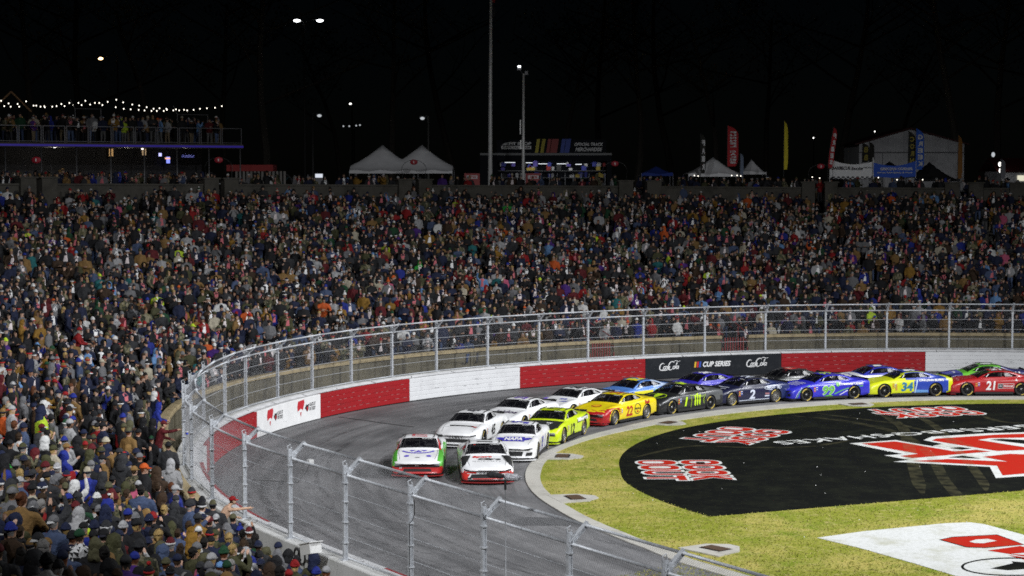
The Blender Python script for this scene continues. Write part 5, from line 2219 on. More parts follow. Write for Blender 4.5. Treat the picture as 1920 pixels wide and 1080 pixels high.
def build_interior():
    out = []
    mb = MB().box((-.75, -.70, .45), (.75, .70, .50)); out.append(('cabin_floor', mb, mat('cabin_dark', (.02, .02, .022), .8)))
    mb = MB().box((.55, -.70, .50), (.80, .70, .86)); out.append(('dash', mb, mat('cabin_dark', (.02, .02, .022), .8)))
    mb = MB()
    mb.box((-.50, .16, .50), (-.38, .56, 1.02)); mb.box((-.48, .14, 1.0), (-.28, .22, 1.14)); mb.box((-.48, .50, 1.0), (-.28, .58, 1.14)); mb.box((-.5, .2, .5), (.05, .52, .62))
    out.append(('seat', mb, mat('seat_grey', (.42, .42, .44), .6)))
    mb = MB()
    for sy in (-1, 1):
        mb.tube([(.70, sy * .66, .86), (.22, sy * .56, 1.15), (-.55, sy * .54, 1.17), (-.62, sy * .66, .6)], .022, 6)
    mb.tube([(.22, -.56, 1.15), (.22, .56, 1.15)], .022, 6)
    mb.tube([(-.55, -.54, 1.17), (-.55, .54, 1.17)], .022, 6)
    mb.tube([(-.58, -.62, .7), (-.55, .54, 1.15)], .022, 6)
    mb.tube([(.66, .0, .86), (.24, .0, 1.15)], .016, 6)
    out.append(('roll_cage', mb, mat('cage_grey', (.35, .35, .36), .5)))
    mb = MB()
    mb.tube([(.36 - .06 * math.sin(w), .36 + .17 * math.cos(w), .90 + .17 * math.sin(w)) for w in np.linspace(0, 6.283, 14)], .016, 5, caps=False)
    out.append(('steering_wheel', mb, M_DARK))
    res = []
    for nm, mb, m in out:
        o = mb.build(nm, m); res.append((nm, o.data)); bpy.data.objects.remove(o)
    return res


INTERIOR = build_interior()


def make_car(label, th, r, cols, zone, nose, decals, silver=False, spoiler=(.02, .02, .02), group='stock cars two abreast on the turn', nosecol=None, mirror=True, yaw=0.0):
    w = math.radians(th)
    pos = Vector((CX - r * math.sin(w), CY + r * math.cos(w), 0.036 if r < 24.4 else 0.004))
    pos.z = 0.004
    hdg = math.atan2(-math.sin(w), -math.cos(w)) + yaw
    root = thing('stock_car', label, 'race car', pos, hdg, group)
    mats = [paint(c) for c in cols] + [M_DARK]
    mi = np.array([zone(c[0], c[1], c[2]) for c in CAR_C])
    mi[_well | CAR_FLOOR] = len(cols)
    mb = MB(); mb.v = list(CAR_V); mb.f = list(CAR_F); mb.m = [int(i) for i in mi]
    bo = mb.build('body', mats, root)
    me = bo.data
    me.polygons.foreach_set('use_smooth', [True] * len(me.polygons))
    try:
        me.set_sharp_from_angle(angle=math.radians(38))
    except Exception:
        pass
    add_wheels(root, silver)
    # glass
    ws = [(-.79, -.42), (.79, -.42), (.69, .12), (.64, .31), (-.64, .31), (-.69, .12)]
    decal(root, 'windshield', poly(ws), 'W', (0, 0), M_GLASS, .007, 'ws')
    decal(root, 'rear_window', poly([(-.5, -.45), (.5, -.45), (.47, .42), (-.47, .42)]), 'K', (0, 0), M_GLASS, .007, 'rw')
    side = [(-.62, .945), (-.02, 1.19), (.30, 1.205), (.42, 1.195), (.42, .955)]
    for vw, sx in (('L', 1), ('R', -1)):
        decal(root, 'side_window', poly([(sx * x, z) for x, z in side]), vw, (0, 0), M_GLASS, .007, 'sw' + vw)
        decal(root, 'quarter_window', poly([(sx * x, z) for x, z in [(.50, .96), (.50, 1.185), (.80, 1.165), (1.18, 1.045), (1.28, .975)]]), vw, (0, 0), M_GLASS, .007, 'qw' + vw)
        # window frame strut and the scribble of sponsor stickers on the quarter glass
        decal(root, 'window_brace', poly([(sx * x, z) for x, z in [(-.40, .95), (-.36, .95), (-.22, 1.10), (-.26, 1.10)]]), vw, (0, 0), M_LETW, .011, 'br' + vw)
        st = []
        rr_ = random.Random(3)
        for k in range(7):
            z = 1.135 - k * .024
            x0 = .56 + rr_.random() * .05
            x1 = x0 + rr_.uniform(.12, .30) + k * .03
            a = ribbon([(sx * (x0 + (x1 - x0) * t / 5), z + .010 * math.sin(9 * t + k)) for t in range(6)], .010)
            o_ = len(st)
            st.append(a)
        V, F = [], []
        for v, f in st:
            o_ = len(V); V += v; F += [tuple(i + o_ for i in q) for q in f]
        decal(root, 'window_stickers', (V, F), vw, (0, 0), M_LETW, .011, 'st' + vw)
    # cabin: seat, dash, roll cage
    for nm, dt in INTERIOR:
        c = bpy.data.objects.new(nm, dt); COL.objects.link(c); c.parent = root
    # hood seam and the little stickers behind the front wheel
    for sy in (-1, 1):
        decal(root, 'hood_seam', ribbon([(sy * .74, -1.0), (sy * .74, -1.5), (sy * .66, -2.1)], .012), 'H', (0, 0), M_DARK, .007, 'hs_seam%d' % sy)
    for k in range(9):
        cc = ((.6, .05, .05), (.7, .7, .7), (.6, .5, .05), (.05, .1, .5))[k % 4]
        decal(root, 'contingency_sticker', poly([(-.98 + .13 * (k % 2), .66 - .052 * (k // 2)), (-.87 + .13 * (k % 2), .66 - .052 * (k // 2)), (-.87 + .13 * (k % 2), .695 - .052 * (k // 2)), (-.98 + .13 * (k % 2), .695 - .052 * (k // 2))]), 'L', (0, 0), LM(cc), .007, 'cst%d' % k)
    # splitter, skirts, spoiler, roof rails
    sp = MB()
    out = [(2.50 - .25 * abs(y) ** 2.4, y) for y in np.linspace(-.98, .98, 15)]
    v = [(x, y, .085) for x, y in out] + [(x - .28, y, .085) for x, y in out] + [(x, y, .11) for x, y in out] + [(x - .28, y, .11) for x, y in out]
    f = []
    for k in range(14):
        f += [(k, k + 1, 31 + k - 0, 30 + k), (30 + k, 31 + k, 46 + k, 45 + k), (k + 1, k, 15 + k, 16 + k)]
    f += [(0, 30, 45, 15), (14, 29, 59, 44)]
    sp.add(v, f)
    sp.build('splitter', paint(nosecol) if nosecol else M_DARK, root)
    s2 = MB()
    for k in range(10):
        y0, y1 = -.80 + .16 * k, -.80 + .16 * (k + 1)
        s2.add([(-2.28, y0, .92), (-2.28, y1, .92), (-2.37, y1, 1.01), (-2.37, y0, 1.01), (-2.30, y0, .92), (-2.30, y1, .92), (-2.39, y1, 1.01), (-2.39, y0, 1.01)],
               [(0, 1, 2, 3), (7, 6, 5, 4), (3, 2, 6, 7)] + ([(0, 3, 7, 4)] if k == 0 else []) + ([(1, 5, 6, 2)] if k == 9 else []))
    s2.build('spoiler', paint(spoiler), root)
    for sy in (-1, 1):
        s3 = MB()
        for k in range(6):
            x0, x1 = .1 - .16 * k, .1 - .16 * (k + 1)
            s3.box((x1, sy * .57 - .006, 1.24), (x0, sy * .57 + .006, 1.285 - .002 * k))
        s3.build('roof_strip', M_DARK, root)
    for sy in (-1, 1):
        MB().box((-.98, sy * .965 - .02, .085), (.98, sy * .965 + .02, .20)).build('side_skirt', M_DARK, root)
    # nose details by marque
    if nose == 'pony':
        decal(root, 'grille', poly([(-.86, .405), (.86, .405), (.82, .545), (-.82, .545)]), 'F', (0, 0), mat('dark_grille', (.022, .024, .026), .5, var=.4, scale=60), .010, 'g1', .08)
        decal(root, 'lower_intake', poly([(-.56, .235), (.56, .235), (.50, .345), (-.50, .345)]), 'F', (0, 0), M_DARK, .010, 'g2', .08)
        decal(root, 'emblem', poly([(-.085, .0), (-.04, .025), (.02, .02), (.06, .035), (.09, .02), (.04, .0), (.05, -.03), (.02, -.01), (-.03, -.01), (-.05, -.035)]), 'F', (0, .48), M_LETW, .014, 'pony')
        for sy in (-1, 1):
            decal(root, 'headlight', poly([(sy * x, z) for x, z in [(.60, .50), (.84, .47), (.85, .52), (.62, .555)]]), 'F', (0, 0), mat('lamp_sticker', (.25, .26, .27), .2), .013, 'hl%d' % sy, .06)
    elif nose == 'sedan':
        decal(root, 'lower_intake', poly([(-.68, .235), (.68, .235), (.60, .385), (-.60, .385)]), 'F', (0, 0), M_DARK, .010, 'g3', .08)
        decal(root, 'lower_lip', poly([(-.6, .20), (.6, .20), (.6, .228), (-.6, .228)]), 'F', (0, 0), M_LETW if cols[0][0] > .5 else M_DARK, .012, None, .08)
        decal(root, 'nose_line', ribbon([(x, .478 + .05 * (abs(x) / .8) ** 2) for x in np.linspace(-.84, .84, 25)], .022), 'F', (0, 0), M_LETK, .011, 'nl', .08)
        decal(root, 'lettering', fit_text('CAMRY', .62, .062, 0, .02, 1.5), 'F', (0, .43), M_LETK, .011, 'camry')
        decal(root, 'emblem', ringp(.05, .016, 18, .032), 'F', (0, .515), M_LETK, .013, 'oval')
        for sy in (-1, 1):
            decal(root, 'headlight', poly([(sy * x, z) for x, z in [(.56, .505), (.86, .52), (.87, .575), (.70, .55)]]), 'F', (0, 0), mat('lamp_dark', (.03, .03, .033), .15), .013, 'hs%d' % sy, .06)
    else:
        decal(root, 'upper_slot', poly([(-.74, .475), (.74, .475), (.80, .535), (.30, .52), (-.30, .52), (-.80, .535)]), 'F', (0, 0), M_DARK, .010, 'g4', .08)
        decal(root, 'lower_intake', poly([(-.44, .235), (.44, .235), (.50, .42), (-.50, .42)]), 'F', (0, 0), M_DARK, .010, 'g5', .08)
        for sy in (-1, 1):
            decal(root, 'brake_duct', poly([(sy * x, z) for x, z in [(.58, .24), (.84, .27), (.86, .41), (.62, .385)]]), 'F', (0, 0), M_DARK, .010, 'bd%d' % sy, .06)
            decal(root, 'headlight', poly([(sy * x, z) for x, z in [(.52, .50), (.87, .52), (.87, .56), (.60, .545)]]), 'F', (0, 0), mat('lamp_dark', (.03, .03, .033), .15), .013, 'hc%d' % sy, .06)
    decals(root)
    return root


def txt(root, s, view, u, v, w, h, m, shear=0, bold=.02, lift=.011, name='lettering', sp=1.0):
    return decal(root, name, fit_text(s, w, h, shear, bold, sp), view, (u, v), m, lift)


SIDES = (('L', 1),)


def number(root, s, m, w=.62, h=.44, u=.05, v=.52, shear=.12, outline=None, roof=True, roofm=None):
    for vw, sx in SIDES:
        if outline:
            txt(root, s, vw, sx * u, v, w + .05, h + .05, outline, shear, .05, .008, 'number_outline')
        txt(root, s, vw, sx * u, v, w, h, m, shear, .03, .012, 'race_number')
    if roof:
        txt(root, s, 'T', .30, 0, .62, .62, roofm or m, .12, .03, .010, 'roof_number')


def LM(rgb):
    return mat('decal_%02x%02x%02x' % tuple(int(c * 255) for c in rgb), rgb, .4)


WH = (.84, .84, .85)
# ---- the field, inner lane from the front
WHITE, BLACK = M_LETW, M_LETK
def d9(r):
    pu = LM((.05, .04, .38))
    txt(r, 'NAPA', 'H', 0, -1.48, .74, .40, WHITE, 0, .05, .016)
    decal(r, 'sponsor_shield', poly([(-.46, -.33), (.46, -.33), (.42, .27), (-.42, .27)]), 'H', (0, -1.48), pu, .010)
    for sy in (-1, 1):
        decal(r, 'sponsor_wing', poly([(sy * x, y) for x, y in [(.44, -.20), (.76, .04), (.62, .22), (.44, .16)]]), 'H', (0, -1.48), pu, .010)
    txt(r, 'ELLIOTT', 'W', .33, .255, .34, .06, WHITE)
    decal(r, 'roof_panel', poly([(-.10, -.25), (.12, -.25), (.12, .05), (-.10, .05)]), 'H', (.25, .22), pu, .010)
    txt(r, '9', 'T', .30, .12, .4, .55, pu, .1, .04, .011, 'roof_number')
    number(r, '9', pu, .32, .44, roof=False)
    for k in range(4):
        decal(r, 'side_stripe', poly([(-.9 + k * .5, .25), (-.82 + k * .5, .25), (-.72 + k * .5, .75), (-.80 + k * .5, .75)]), 'L', (0, 0), pu, .008)
make_car('white stock car with blue word logo across its hood', 81.2, 25.15, [WH], lambda x, y, z: 0, 'coupe', d9, nosecol=WH)

def d11(r):
    rd = LM((.62, .03, .02))
    txt(r, 'Sport', 'H', -.16, -1.18, .74, .24, rd, .1, .06, .012)
    txt(r, 'Clips', 'H', .10, -1.46, .86, .27, BLACK, 0, .08, .012)
    txt(r, 'HAIRCUTS', 'H', .0, -1.70, 1.05, .11, LM((.35, .35, .36)), 0, .0, .012, sp=1.4)
    txt(r, 'HAMLIN', 'W', .36, .255, .34, .065, WHITE)
    decal(r, 'windshield_sticker', poly([(-.04, -.02), (.04, -.02), (.04, .02), (-.04, .02)]), 'W', (-.40, .255), rd, .011)
    for sy in (-1, 1):
        decal(r, 'fender_panel', poly([(sy * x, y) for x, y in [(.58, -.96), (.99, -1.0), (.99, -2.1), (.80, -2.0), (.70, -1.6)]]), 'H', (0, 0), BLACK, .018)
        decal(r, 'red_nose_corner', poly([(sy * x, z) for x, z in [(.64, .40), (.93, .42), (.93, .22), (.85, .21), (.76, .235)]]), 'F', (0, 0), rd, .011)
        decal(r, 'red_nose_flash', poly([(sy * x, z) for x, z in [(.40, .47), (.86, .51), (.90, .45), (.44, .41)]]), 'F', (0, 0), rd, .009)
    decal(r, 'red_lip', poly([(-.56, .20), (.56, .20), (.58, .23), (-.58, .23)]), 'F', (0, 0), rd, .014)
    txt(r, '11', 'T', .30, 0, .66, .6, BLACK, .12, .03, .010, 'roof_number')
    number(r, '11', BLACK, roof=False)
make_car('white stock car with black and red nose leading the inner lane', 93.6, 26.25, [WH, (.42, .02, .02), (.02, .02, .025)], lambda x, y, z: 1 if (x > 1.45 and abs(y) > .66 and z < .44) else (2 if x > 1.9 and z < .24 else 0), 'sedan', d11, nosecol=(.30, .02, .02))

def d17(r):
    pu = LM((.09, .05, .52))
    decal(r, 'smile_logo', ribbon(arcpts(.0, -1.02, .62, .42, 195, 345, 22), .085), 'H', (0, 0), pu, .012)
    decal(r, 'logo_triangle', poly([(-.16, -1.30), (.16, -1.30), (0, -1.12)]), 'H', (0, 0), pu, .012)
    for sy in (-1, 1):
        decal(r, 'logo_wedge', poly([(sy * x, y) for x, y in [(.10, -1.08), (.34, -1.10), (.24, -1.24)]]), 'H', (0, 0), pu, .012)
        decal(r, 'logo_dot', disc(.10, 18, .10), 'H', (sy * .42, -1.80), pu, .012)
        decal(r, 'red_pillar', poly([(sy * x, y) for x, y in [(.80, -.95), (.87, -.93), (.77, .02), (.68, .02)]]), 'H', (0, 0), LM((.45, .02, .025)), .012)
    decal(r, 'nose_badge', disc(.10, 16, .035), 'H', (0, -1.98), LM((.2, .2, .22)), .012)
    txt(r, 'BUESCHER', 'W', .32, .255, .40, .06, WHITE)
    number(r, '17', LM((.55, .03, .03)), roofm=LM((.5, .03, .04)))
    txt(r, '17', 'F', -.62, .375, .09, .07, WHITE)
GREEN = (.10, .42, .05)
make_car('white hooded stock car with red nose and green flanks leading the outer lane', 90.2, 28.75, [WH, GREEN, (.48, .022, .022)],
         lambda x, y, z: 2 if (x > 1.8 and z < .42) else (1 if (abs(y) > .80 and z < .88) else 0), 'pony', d17, nosecol=(.34, .02, .02))

def d45(r):
    decal(r, 'hood_panel', poly([(-.55, -.10), (.50, -.16), (.62, -.30), (.30, -.26), (-.50, -.24)]), 'H', (0, -1.20), BLACK, .011)
    decal(r, 'hood_swoosh', ribbon([(-.66, -1.62), (-.40, -1.45), (.0, -1.40), (.40, -1.45), (.66, -1.62)], [.012, .022, .026, .022, .012]), 'H', (0, 0), BLACK, .011)
    decal(r, 'hood_flash', poly([(.42, -1.44), (.66, -1.48), (.74, -1.62), (.6, -1.56)]), 'H', (0, 0), LM((.55, .02, .02)), .013)
    txt(r, 'REDDICK', 'W', .32, .255, .36, .06, WHITE)
    txt(r, '45', 'T', .30, 0, .6, .6, LM((.08, .08, .09)), .12, .04, .010, 'roof_number')
    number(r, '45', BLACK, roof=False)
make_car('plain white stock car with black hood panel behind the green flanked car', 74.2, 27.95, [WH], lambda x, y, z: 0, 'sedan', d45, nosecol=WH)

def d23(r):
    txt(r, 'leidos', 'H', .12, -1.42, 1.05, .40, LM((.10, .08, .13)), 0, .04, .012)
    txt(r, 'WALLACE', 'W', .32, .255, .38, .06, WHITE)
    pu = LM((.13, .05, .40))
    txt(r, '23', 'T', .30, 0, .62, .62, pu, .12, .04, .010, 'roof_number')
    number(r, '23', pu, roof=False)
make_car('white stock car with purple roof number and dark hood lettering', 63.6, 27.75, [WH], lambda x, y, z: 0, 'sedan', d23, nosecol=WH)

YEL = (.58, .74, .015)
def d12(r):
    decal(r, 'black_hood', poly([(-.84, -.98), (.84, -.98), (.86, -1.9), (.70, -2.15), (-.70, -2.15), (-.86, -1.9)]), 'H', (0, 0), BLACK, .008)
    txt(r, 'AKES', 'H', .05, -1.35, .75, .16, WHITE, .3, .03, .013)
    txt(r, 'H2O', 'H', .18, -1.62, .36, .13, WHITE, .3, .02, .013)
    txt(r, 'BLANEY', 'W', .33, .255, .34, .06, WHITE)
    for vw, sx in SIDES:
        decal(r, 'logo_panel', poly([(sx * x, z) for x, z in [(.48, .64), (1.95, .72), (1.98, .90), (.52, .80)]]), vw, (0, 0), BLACK, .009)
        txt(r, 'MENARDS', vw, sx * 1.22, .765, 1.3, .15, WHITE, .0, .07, .013)
    number(r, '12', BLACK, .56, .46, u=-.15, v=.48, roofm=BLACK)
make_car('fluorescent yellow stock car with black hood', 70.2, 24.85, [YEL, (.02, .02, .02)], lambda x, y, z: 1 if (z < .27 and x < 1.0 and x > -1.0) else 0, 'pony', d12, silver=True, nosecol=YEL)

def d20(r):
    bl = LM((.07, .09, .42))
    txt(r, 'RHEEM', 'H', .05, -1.20, .9, .2, bl, 0, .06, .012) if False else None
    decal(r, 'hood_block', poly([(-.55, -1.55), (-.10, -1.5), (-.16, -1.25), (-.55, -1.3)]), 'H', (0, 0), BLACK, .011)
    decal(r, 'hood_block', poly([(.05, -1.25), (.45, -1.2), (.42, -1.05), (.05, -1.1)]), 'H', (0, 0), bl, .011)
    decal(r, 'hood_block', poly([(.30, -1.62), (.66, -1.5), (.66, -1.35), (.35, -1.45)]), 'H', (0, 0), bl, .011)
    decal(r, 'hood_edge', poly([(-.80, -1.1), (-.66, -1.05), (-.6, -1.4), (-.78, -1.6)]), 'H', (0, 0), LM((.2, .14, .5)), .011)
    txt(r, 'BELL', 'W', .36, .255, .24, .06, WHITE)
    txt(r, '20', 'T', .30, 0, .64, .62, BLACK, .12, .05, .010, 'roof_number')
    number(r, '20', BLACK, roof=False)
make_car('white stock car with black roof number and blue patterned hood', 53.4, 27.7, [WH, (.30, .30, .32)], lambda x, y, z: 0, 'sedan', d20, nosecol=WH)

SY, SR = (.80, .63, .012), (.40, .014, .018)
def d22(r):
    rd = LM((.42, .02, .02))
    decal(r, 'shell_emblem', ringp(.26, .05, 22, .20), 'H', (0, -1.45), rd, .012)
    decal(r, 'shell_emblem', poly([(-.14, -.06), (-.19, .06), (-.1, .14), (0, .17), (.1, .14), (.19, .06), (.14, -.06), (.08, -.12), (-.08, -.12)]), 'H', (0, -1.45), LM((.78, .40, .02)), .013)
    txt(r, 'LOGANO', 'W', .33, .255, .34, .06, WHITE)
    number(r, '22', rd, .58, .46, u=-.12, v=.52, roof=True, roofm=rd)
    for vw, sx in SIDES:
        decal(r, 'oval_emblem', ringp(.27, .035, 24, .25), vw, (sx * .60, .56), LM((.03, .03, .03)), .011)
        txt(r, 'PENNZOIL', vw, sx * .60, .57, .44, .10, LM((.05, .04, .03)), .2, .03, .012)
        decal(r, 'oval_flash', poly([(-.10, -.16), (.10, -.16), (.0, -.06)]), vw, (sx * .60, .56), rd, .012)
        txt(r, 'Shell', vw, sx * 1.42, .80, .42, .16, rd, .2, .05, .012)
        decal(r, 'red_nose_side', poly([(sx * x, z) for x, z in [(-2.3, .70), (-1.6, .78), (-1.02, .76), (-1.0, .62), (-1.05, .14), (-2.35, .14)]]), vw, (0, 0), paint(SR), .006)
make_car('yellow stock car with red nose and red race number', 54.9, 25.0, [SY, SR], lambda x, y, z: 1 if (x > 1.9 and z < .66) or z < .2 else 0, 'pony', d22, silver=True, nosecol=SR)

def dlb(r):
    ye = LM((.72, .66, .03))
    txt(r, '8', 'T', .30, 0, .5, .7, ye, .1, .16, .010, 'roof_number')
    decal(r, 'roof_panel', poly([(-.38, -.40), (.38, -.40), (.34, .28), (-.34, .28)]), 'H', (0, .26), ye, .008)
    txt(r, '7', 'T', .30, 0, .4, .5, LM((.10, .25, .6)), .1, .05, .013, 'roof_number')
    for sx, vw in ((1, 'L'),):
        decal(r, 'side_panel', poly([(sx * x, z) for x, z in [(.5, .3), (1.0, .3), (1.2, .8), (.6, .8)]]), vw, (0, 0), LM((.35, .65, .10)), .009)
        decal(r, 'side_panel', poly([(sx * x, z) for x, z in [(-1.0, .3), (.2, .3), (.5, .78), (-.9, .78)]]), vw, (0, 0), ye, .009)
    decal(r, 'hood_script', ribbon([(-.5, -1.5), (-.2, -1.35), (.1, -1.5), (.4, -1.35)], .06), 'H', (0, 0), WHITE, .012)
make_car('sky blue stock car with yellow roof panel in the outer lane', 43.2, 28.0, [(.10, .24, .62), (.45, .55, .72)], lambda x, y, z: 1 if (z > .9 and x < -.6 and abs(y) > .5) else 0, 'coupe', dlb)

LIME = (.52, .76, .02)
def d1(r):
    li = LM(LIME)
    for vw, sx in SIDES:
        txt(r, '1', vw, sx * -.38, .52, .22, .44, li, .2, .05, .012, 'race_number')
        for k, (a, b) in enumerate(((.26, .80), (.42, .86), (.58, .80))):
            decal(r, 'claw_mark', poly([(sx * x, z) for x, z in [(a - .03, .30 + .03 * k), (a + .05, .26), (a + .075, .55), (a + .04, .58), (a + .09, b), (a - .04, b - .03), (a - .01, .56), (a - .04, .54)]]), vw, (0, 0), li, .012)
        decal(r, 'claw_frame', ribbon([(sx * x, z) for x, z in [(-.02, .22), (.02, .5), (-.04, .8), (.3, .74), (.8, .70), (1.0, .78), (.86, .56), (.9, .34)]], .022), vw, (0, 0), li, .011)
    for k in range(3):
        decal(r, 'hood_claw', poly([(-.16 + .13 * k, -1.80), (-.08 + .13 * k, -1.82), (-.06 + .13 * k, -1.15), (-.18 + .13 * k, -1.12)]), 'H', (.0, 0), li, .012)
    decal(r, 'hood_ring', ringp(.62, .035, 30, .42), 'H', (0, -1.50), li, .011)
    txt(r, 'CHASTAIN', 'W', .31, .255, .40, .06, WHITE)
    txt(r, '1', 'T', .30, 0, .4, .62, li, .12, .16, .010, 'roof_number')
make_car('black stock car with lime claw marks and number one', 43.3, 25.05, [(.018, .019, .02), (.10, .105, .11)], lambda x, y, z: 1 if ((x < -1.2 and z > .55) or (abs(y) > .93 and z > .60)) else 0, 'coupe', d1)

def dbl(r):
    txt(r, '24', 'T', .30, 0, .64, .62, WHITE, .12, .08, .010, 'roof_number')
    txt(r, 'Fe', 'L', 1.1, .80, .40, .20, WHITE, 0, .08, .012)
    number(r, '24', LM((.55, .55, .85)), roof=False)
    decal(r, 'hood_script', ribbon([(-.5, -1.3), (.0, -1.25), (.5, -1.35)], .10), 'H', (0, 0), LM((.5, .6, .1)), .012)
make_car('deep blue stock car with white roof number beside the black and lime car', 33.6, 28.05, [(.035, .025, .42)], lambda x, y, z: 0, 'coupe', dbl)

def d2(r):
    lb = LM((.62, .66, .76))
    number(r, '2', lb, .36, .46, u=-.10, v=.50, roofm=lb)
    for vw, sx in SIDES:
        decal(r, 'oval_frame', ringp(.54, .03, 30, .115), vw, (sx * 1.22, .76), lb, .011)
        txt(r, 'FREIGHTLINER', vw, sx * 1.22, .76, .80, .10, lb, .1, .04, .022)
        decal(r, 'sill_stripe', poly([(sx * x, z) for x, z in [(-.95, .20), (.98, .20), (.98, .245), (-.95, .245)]]), vw, (0, 0), lb, .010)
        decal(r, 'contingency_stickers', poly([(sx * x, z) for x, z in [(.72, .44), (.98, .44), (.98, .52), (.72, .52)]]), vw, (0, 0), LM((.35, .16, .18)), .010)
        decal(r, 'contingency_stickers', poly([(sx * x, z) for x, z in [(.70, .34), (.98, .34), (.98, .40), (.70, .40)]]), vw, (0, 0), lb, .010)
    txt(r, 'CINDRIC', 'W', .33, .255, .34, .06, WHITE)
    decal(r, 'hood_script', ribbon([(-.3, -1.2), (.1, -1.25), (.5, -1.2)], .06), 'H', (0, 0), lb, .012)
    decal(r, 'hood_script', ribbon([(-.2, -1.45), (.2, -1.5), (.55, -1.45)], .05), 'H', (0, 0), lb, .012)
make_car('dark navy stock car with white number two', 32.6, 25.35, [(.012, .014, .045), (.02, .03, .11)], lambda x, y, z: 1 if x < -.9 else 0, 'pony', d2, silver=True)

def dtr(r):
    txt(r, 'TRUE', 'H', .05, -1.35, .8, .16, WHITE, 0, .04, .012)
    decal(r, 'roof_panel', poly([(-.40, -.30), (.40, -.30), (.36, .22), (-.36, .22)]), 'H', (0, .3), LM((.55, .03, .03)), .010)
    decal(r, 'roof_flash', poly([(-.30, -.20), (.10, -.20), (.2, -.02), (-.2, -.05)]), 'H', (0, .3), LM((.6, .5, .4)), .012)
make_car('black stock car with red roof panel beside the navy car', 23.0, 27.75, [(.015, .015, .016), (.05, .055, .05)], lambda x, y, z: 1 if abs(y) > .9 else 0, 'coupe', dtr)

def d99(r):
    g, w = LM((.14, .44, .06)), WHITE
    number(r, '99', g, .70, .46, u=-.10, v=.50, outline=LM((.68, .78, .60)), roofm=LM((.45, .6, .10)))
    for vw, sx in SIDES:
        txt(r, 'Freeway.com', vw, sx * 1.22, .78, 1.38, .17, w, 0, .05, .013)
        decal(r, 'leaf_emblem', disc(.10, 18, .11), vw, (sx * .44, .78), g, .013)
        decal(r, 'leaf_emblem', ribbon([(-.06, -.07), (.07, .07)], .02), vw, (sx * .44, .78), w, .015)
        decal(r, 'sweep_stripe', ribbon([(sx * x, z) for x, z in [(.25, .30), (.7, .48), (1.2, .62), (1.9, .66)]], .05), vw, (0, 0), g, .010)
        decal(r, 'sweep_stripe', ribbon([(sx * x, z) for x, z in [(.55, .24), (.9, .42), (1.3, .56)]], .04), vw, (0, 0), w, .010)
        decal(r, 'sweep_stripe', ribbon([(sx * x, z) for x, z in [(-1.95, .20), (-1.82, .45), (-1.6, .68), (-1.2, .78)]], .035), vw, (0, 0), g, .010)
        decal(r, 'sweep_stripe', ribbon([(sx * x, z) for x, z in [(-2.02, .20), (-1.9, .45), (-1.66, .70)]], .02), vw, (0, 0), w, .010)
        decal(r, 'sill_flash', poly([(sx * x, z) for x, z in [(-.35, .20), (.2, .20), (.05, .27), (-.2, .27)]]), vw, (0, 0), g, .010)
    for k in range(4):
        decal(r, 'hood_script', ribbon([(-.5, -1.2 - k * .16), (.0, -1.23 - k * .16), (.5, -1.18 - k * .16)], .035), 'H', (0, 0), w, .012)
make_car('royal blue stock car with green number ninety-nine', 22.2, 24.95, [(.03, .03, .50)], lambda x, y, z: 0, 'coupe', d99)

def dbw(r):
    txt(r, '5', 'T', .30, 0, .5, .62, WHITE, .12, .12, .010, 'roof_number')
    decal(r, 'hood_pattern', ribbon([(-.6, -1.3), (-.2, -1.2), (.2, -1.3), (.6, -1.2)], .05), 'H', (0, 0), LM((.04, .05, .4)), .012)
    decal(r, 'hood_pattern', ribbon([(-.6, -1.6), (-.2, -1.5), (.2, -1.6), (.6, -1.5)], .05), 'H', (0, 0), LM((.04, .05, .4)), .012)
make_car('blue and white stock car behind the yellow and blue car', 12.8, 27.6, [(.025, .035, .38), WH], lambda x, y, z: 1 if (x > .9 or (z < .86 and z > .5 and x > -.3)) else 0, 'coupe', dbw)

BL34 = (.025, .06, .40)
def d34(r):
    w = WHITE
    for vw, sx in SIDES:
        txt(r, '34', vw, sx * -.16, .52, .66, .46, LM((.02, .17, .33)), .12, .04, .012, 'race_number')
        txt(r, 'LONG JOHN SILVER\'S', vw, sx * 1.16, .82, 1.32, .13, w, 0, .06, .013)
        decal(r, 'panel_edge', poly([(sx * x, z) for x, z in [(.24, .20), (.29, .20), (.44, .86), (.37, .86)]]), vw, (0, 0), LM((.55, .68, .80)), .009)
        decal(r, 'sill_panel', poly([(sx * x, z) for x, z in [(.30, .20), (.98, .20), (.98, .33), (.32, .36)]]), vw, (0, 0), LM((.14, .32, .66)), .009)
        txt(r, 'seafood chicken', vw, sx * .65, .285, .56, .05, w, 0, .01, .012) if False else None
        decal(r, 'contingency_stickers', poly([(sx * x, z) for x, z in [(-.82, .34), (-.70, .34), (-.70, .66), (-.82, .66)]]), vw, (0, 0), LM((.55, .35, .06)), .009)
    txt(r, '34', 'T', .30, 0, .6, .6, w, .12, .12, .010, 'roof_number')
    decal(r, 'roof_edge', poly([(.56, -.4), (.65, -.4), (.62, .9), (.54, .9)]), 'H', (0, .0), LM((.62, .72, .03)), .009)
make_car('yellow fronted stock car with blue rear and number thirty-four', 11.3, 25.1, [(.66, .72, .015), BL34], lambda x, y, z: 0 if (x > -.30 + .22 * (.9 - z) and (z < .88 or x > .2)) or x < -2.05 else 1, 'pony', d34)

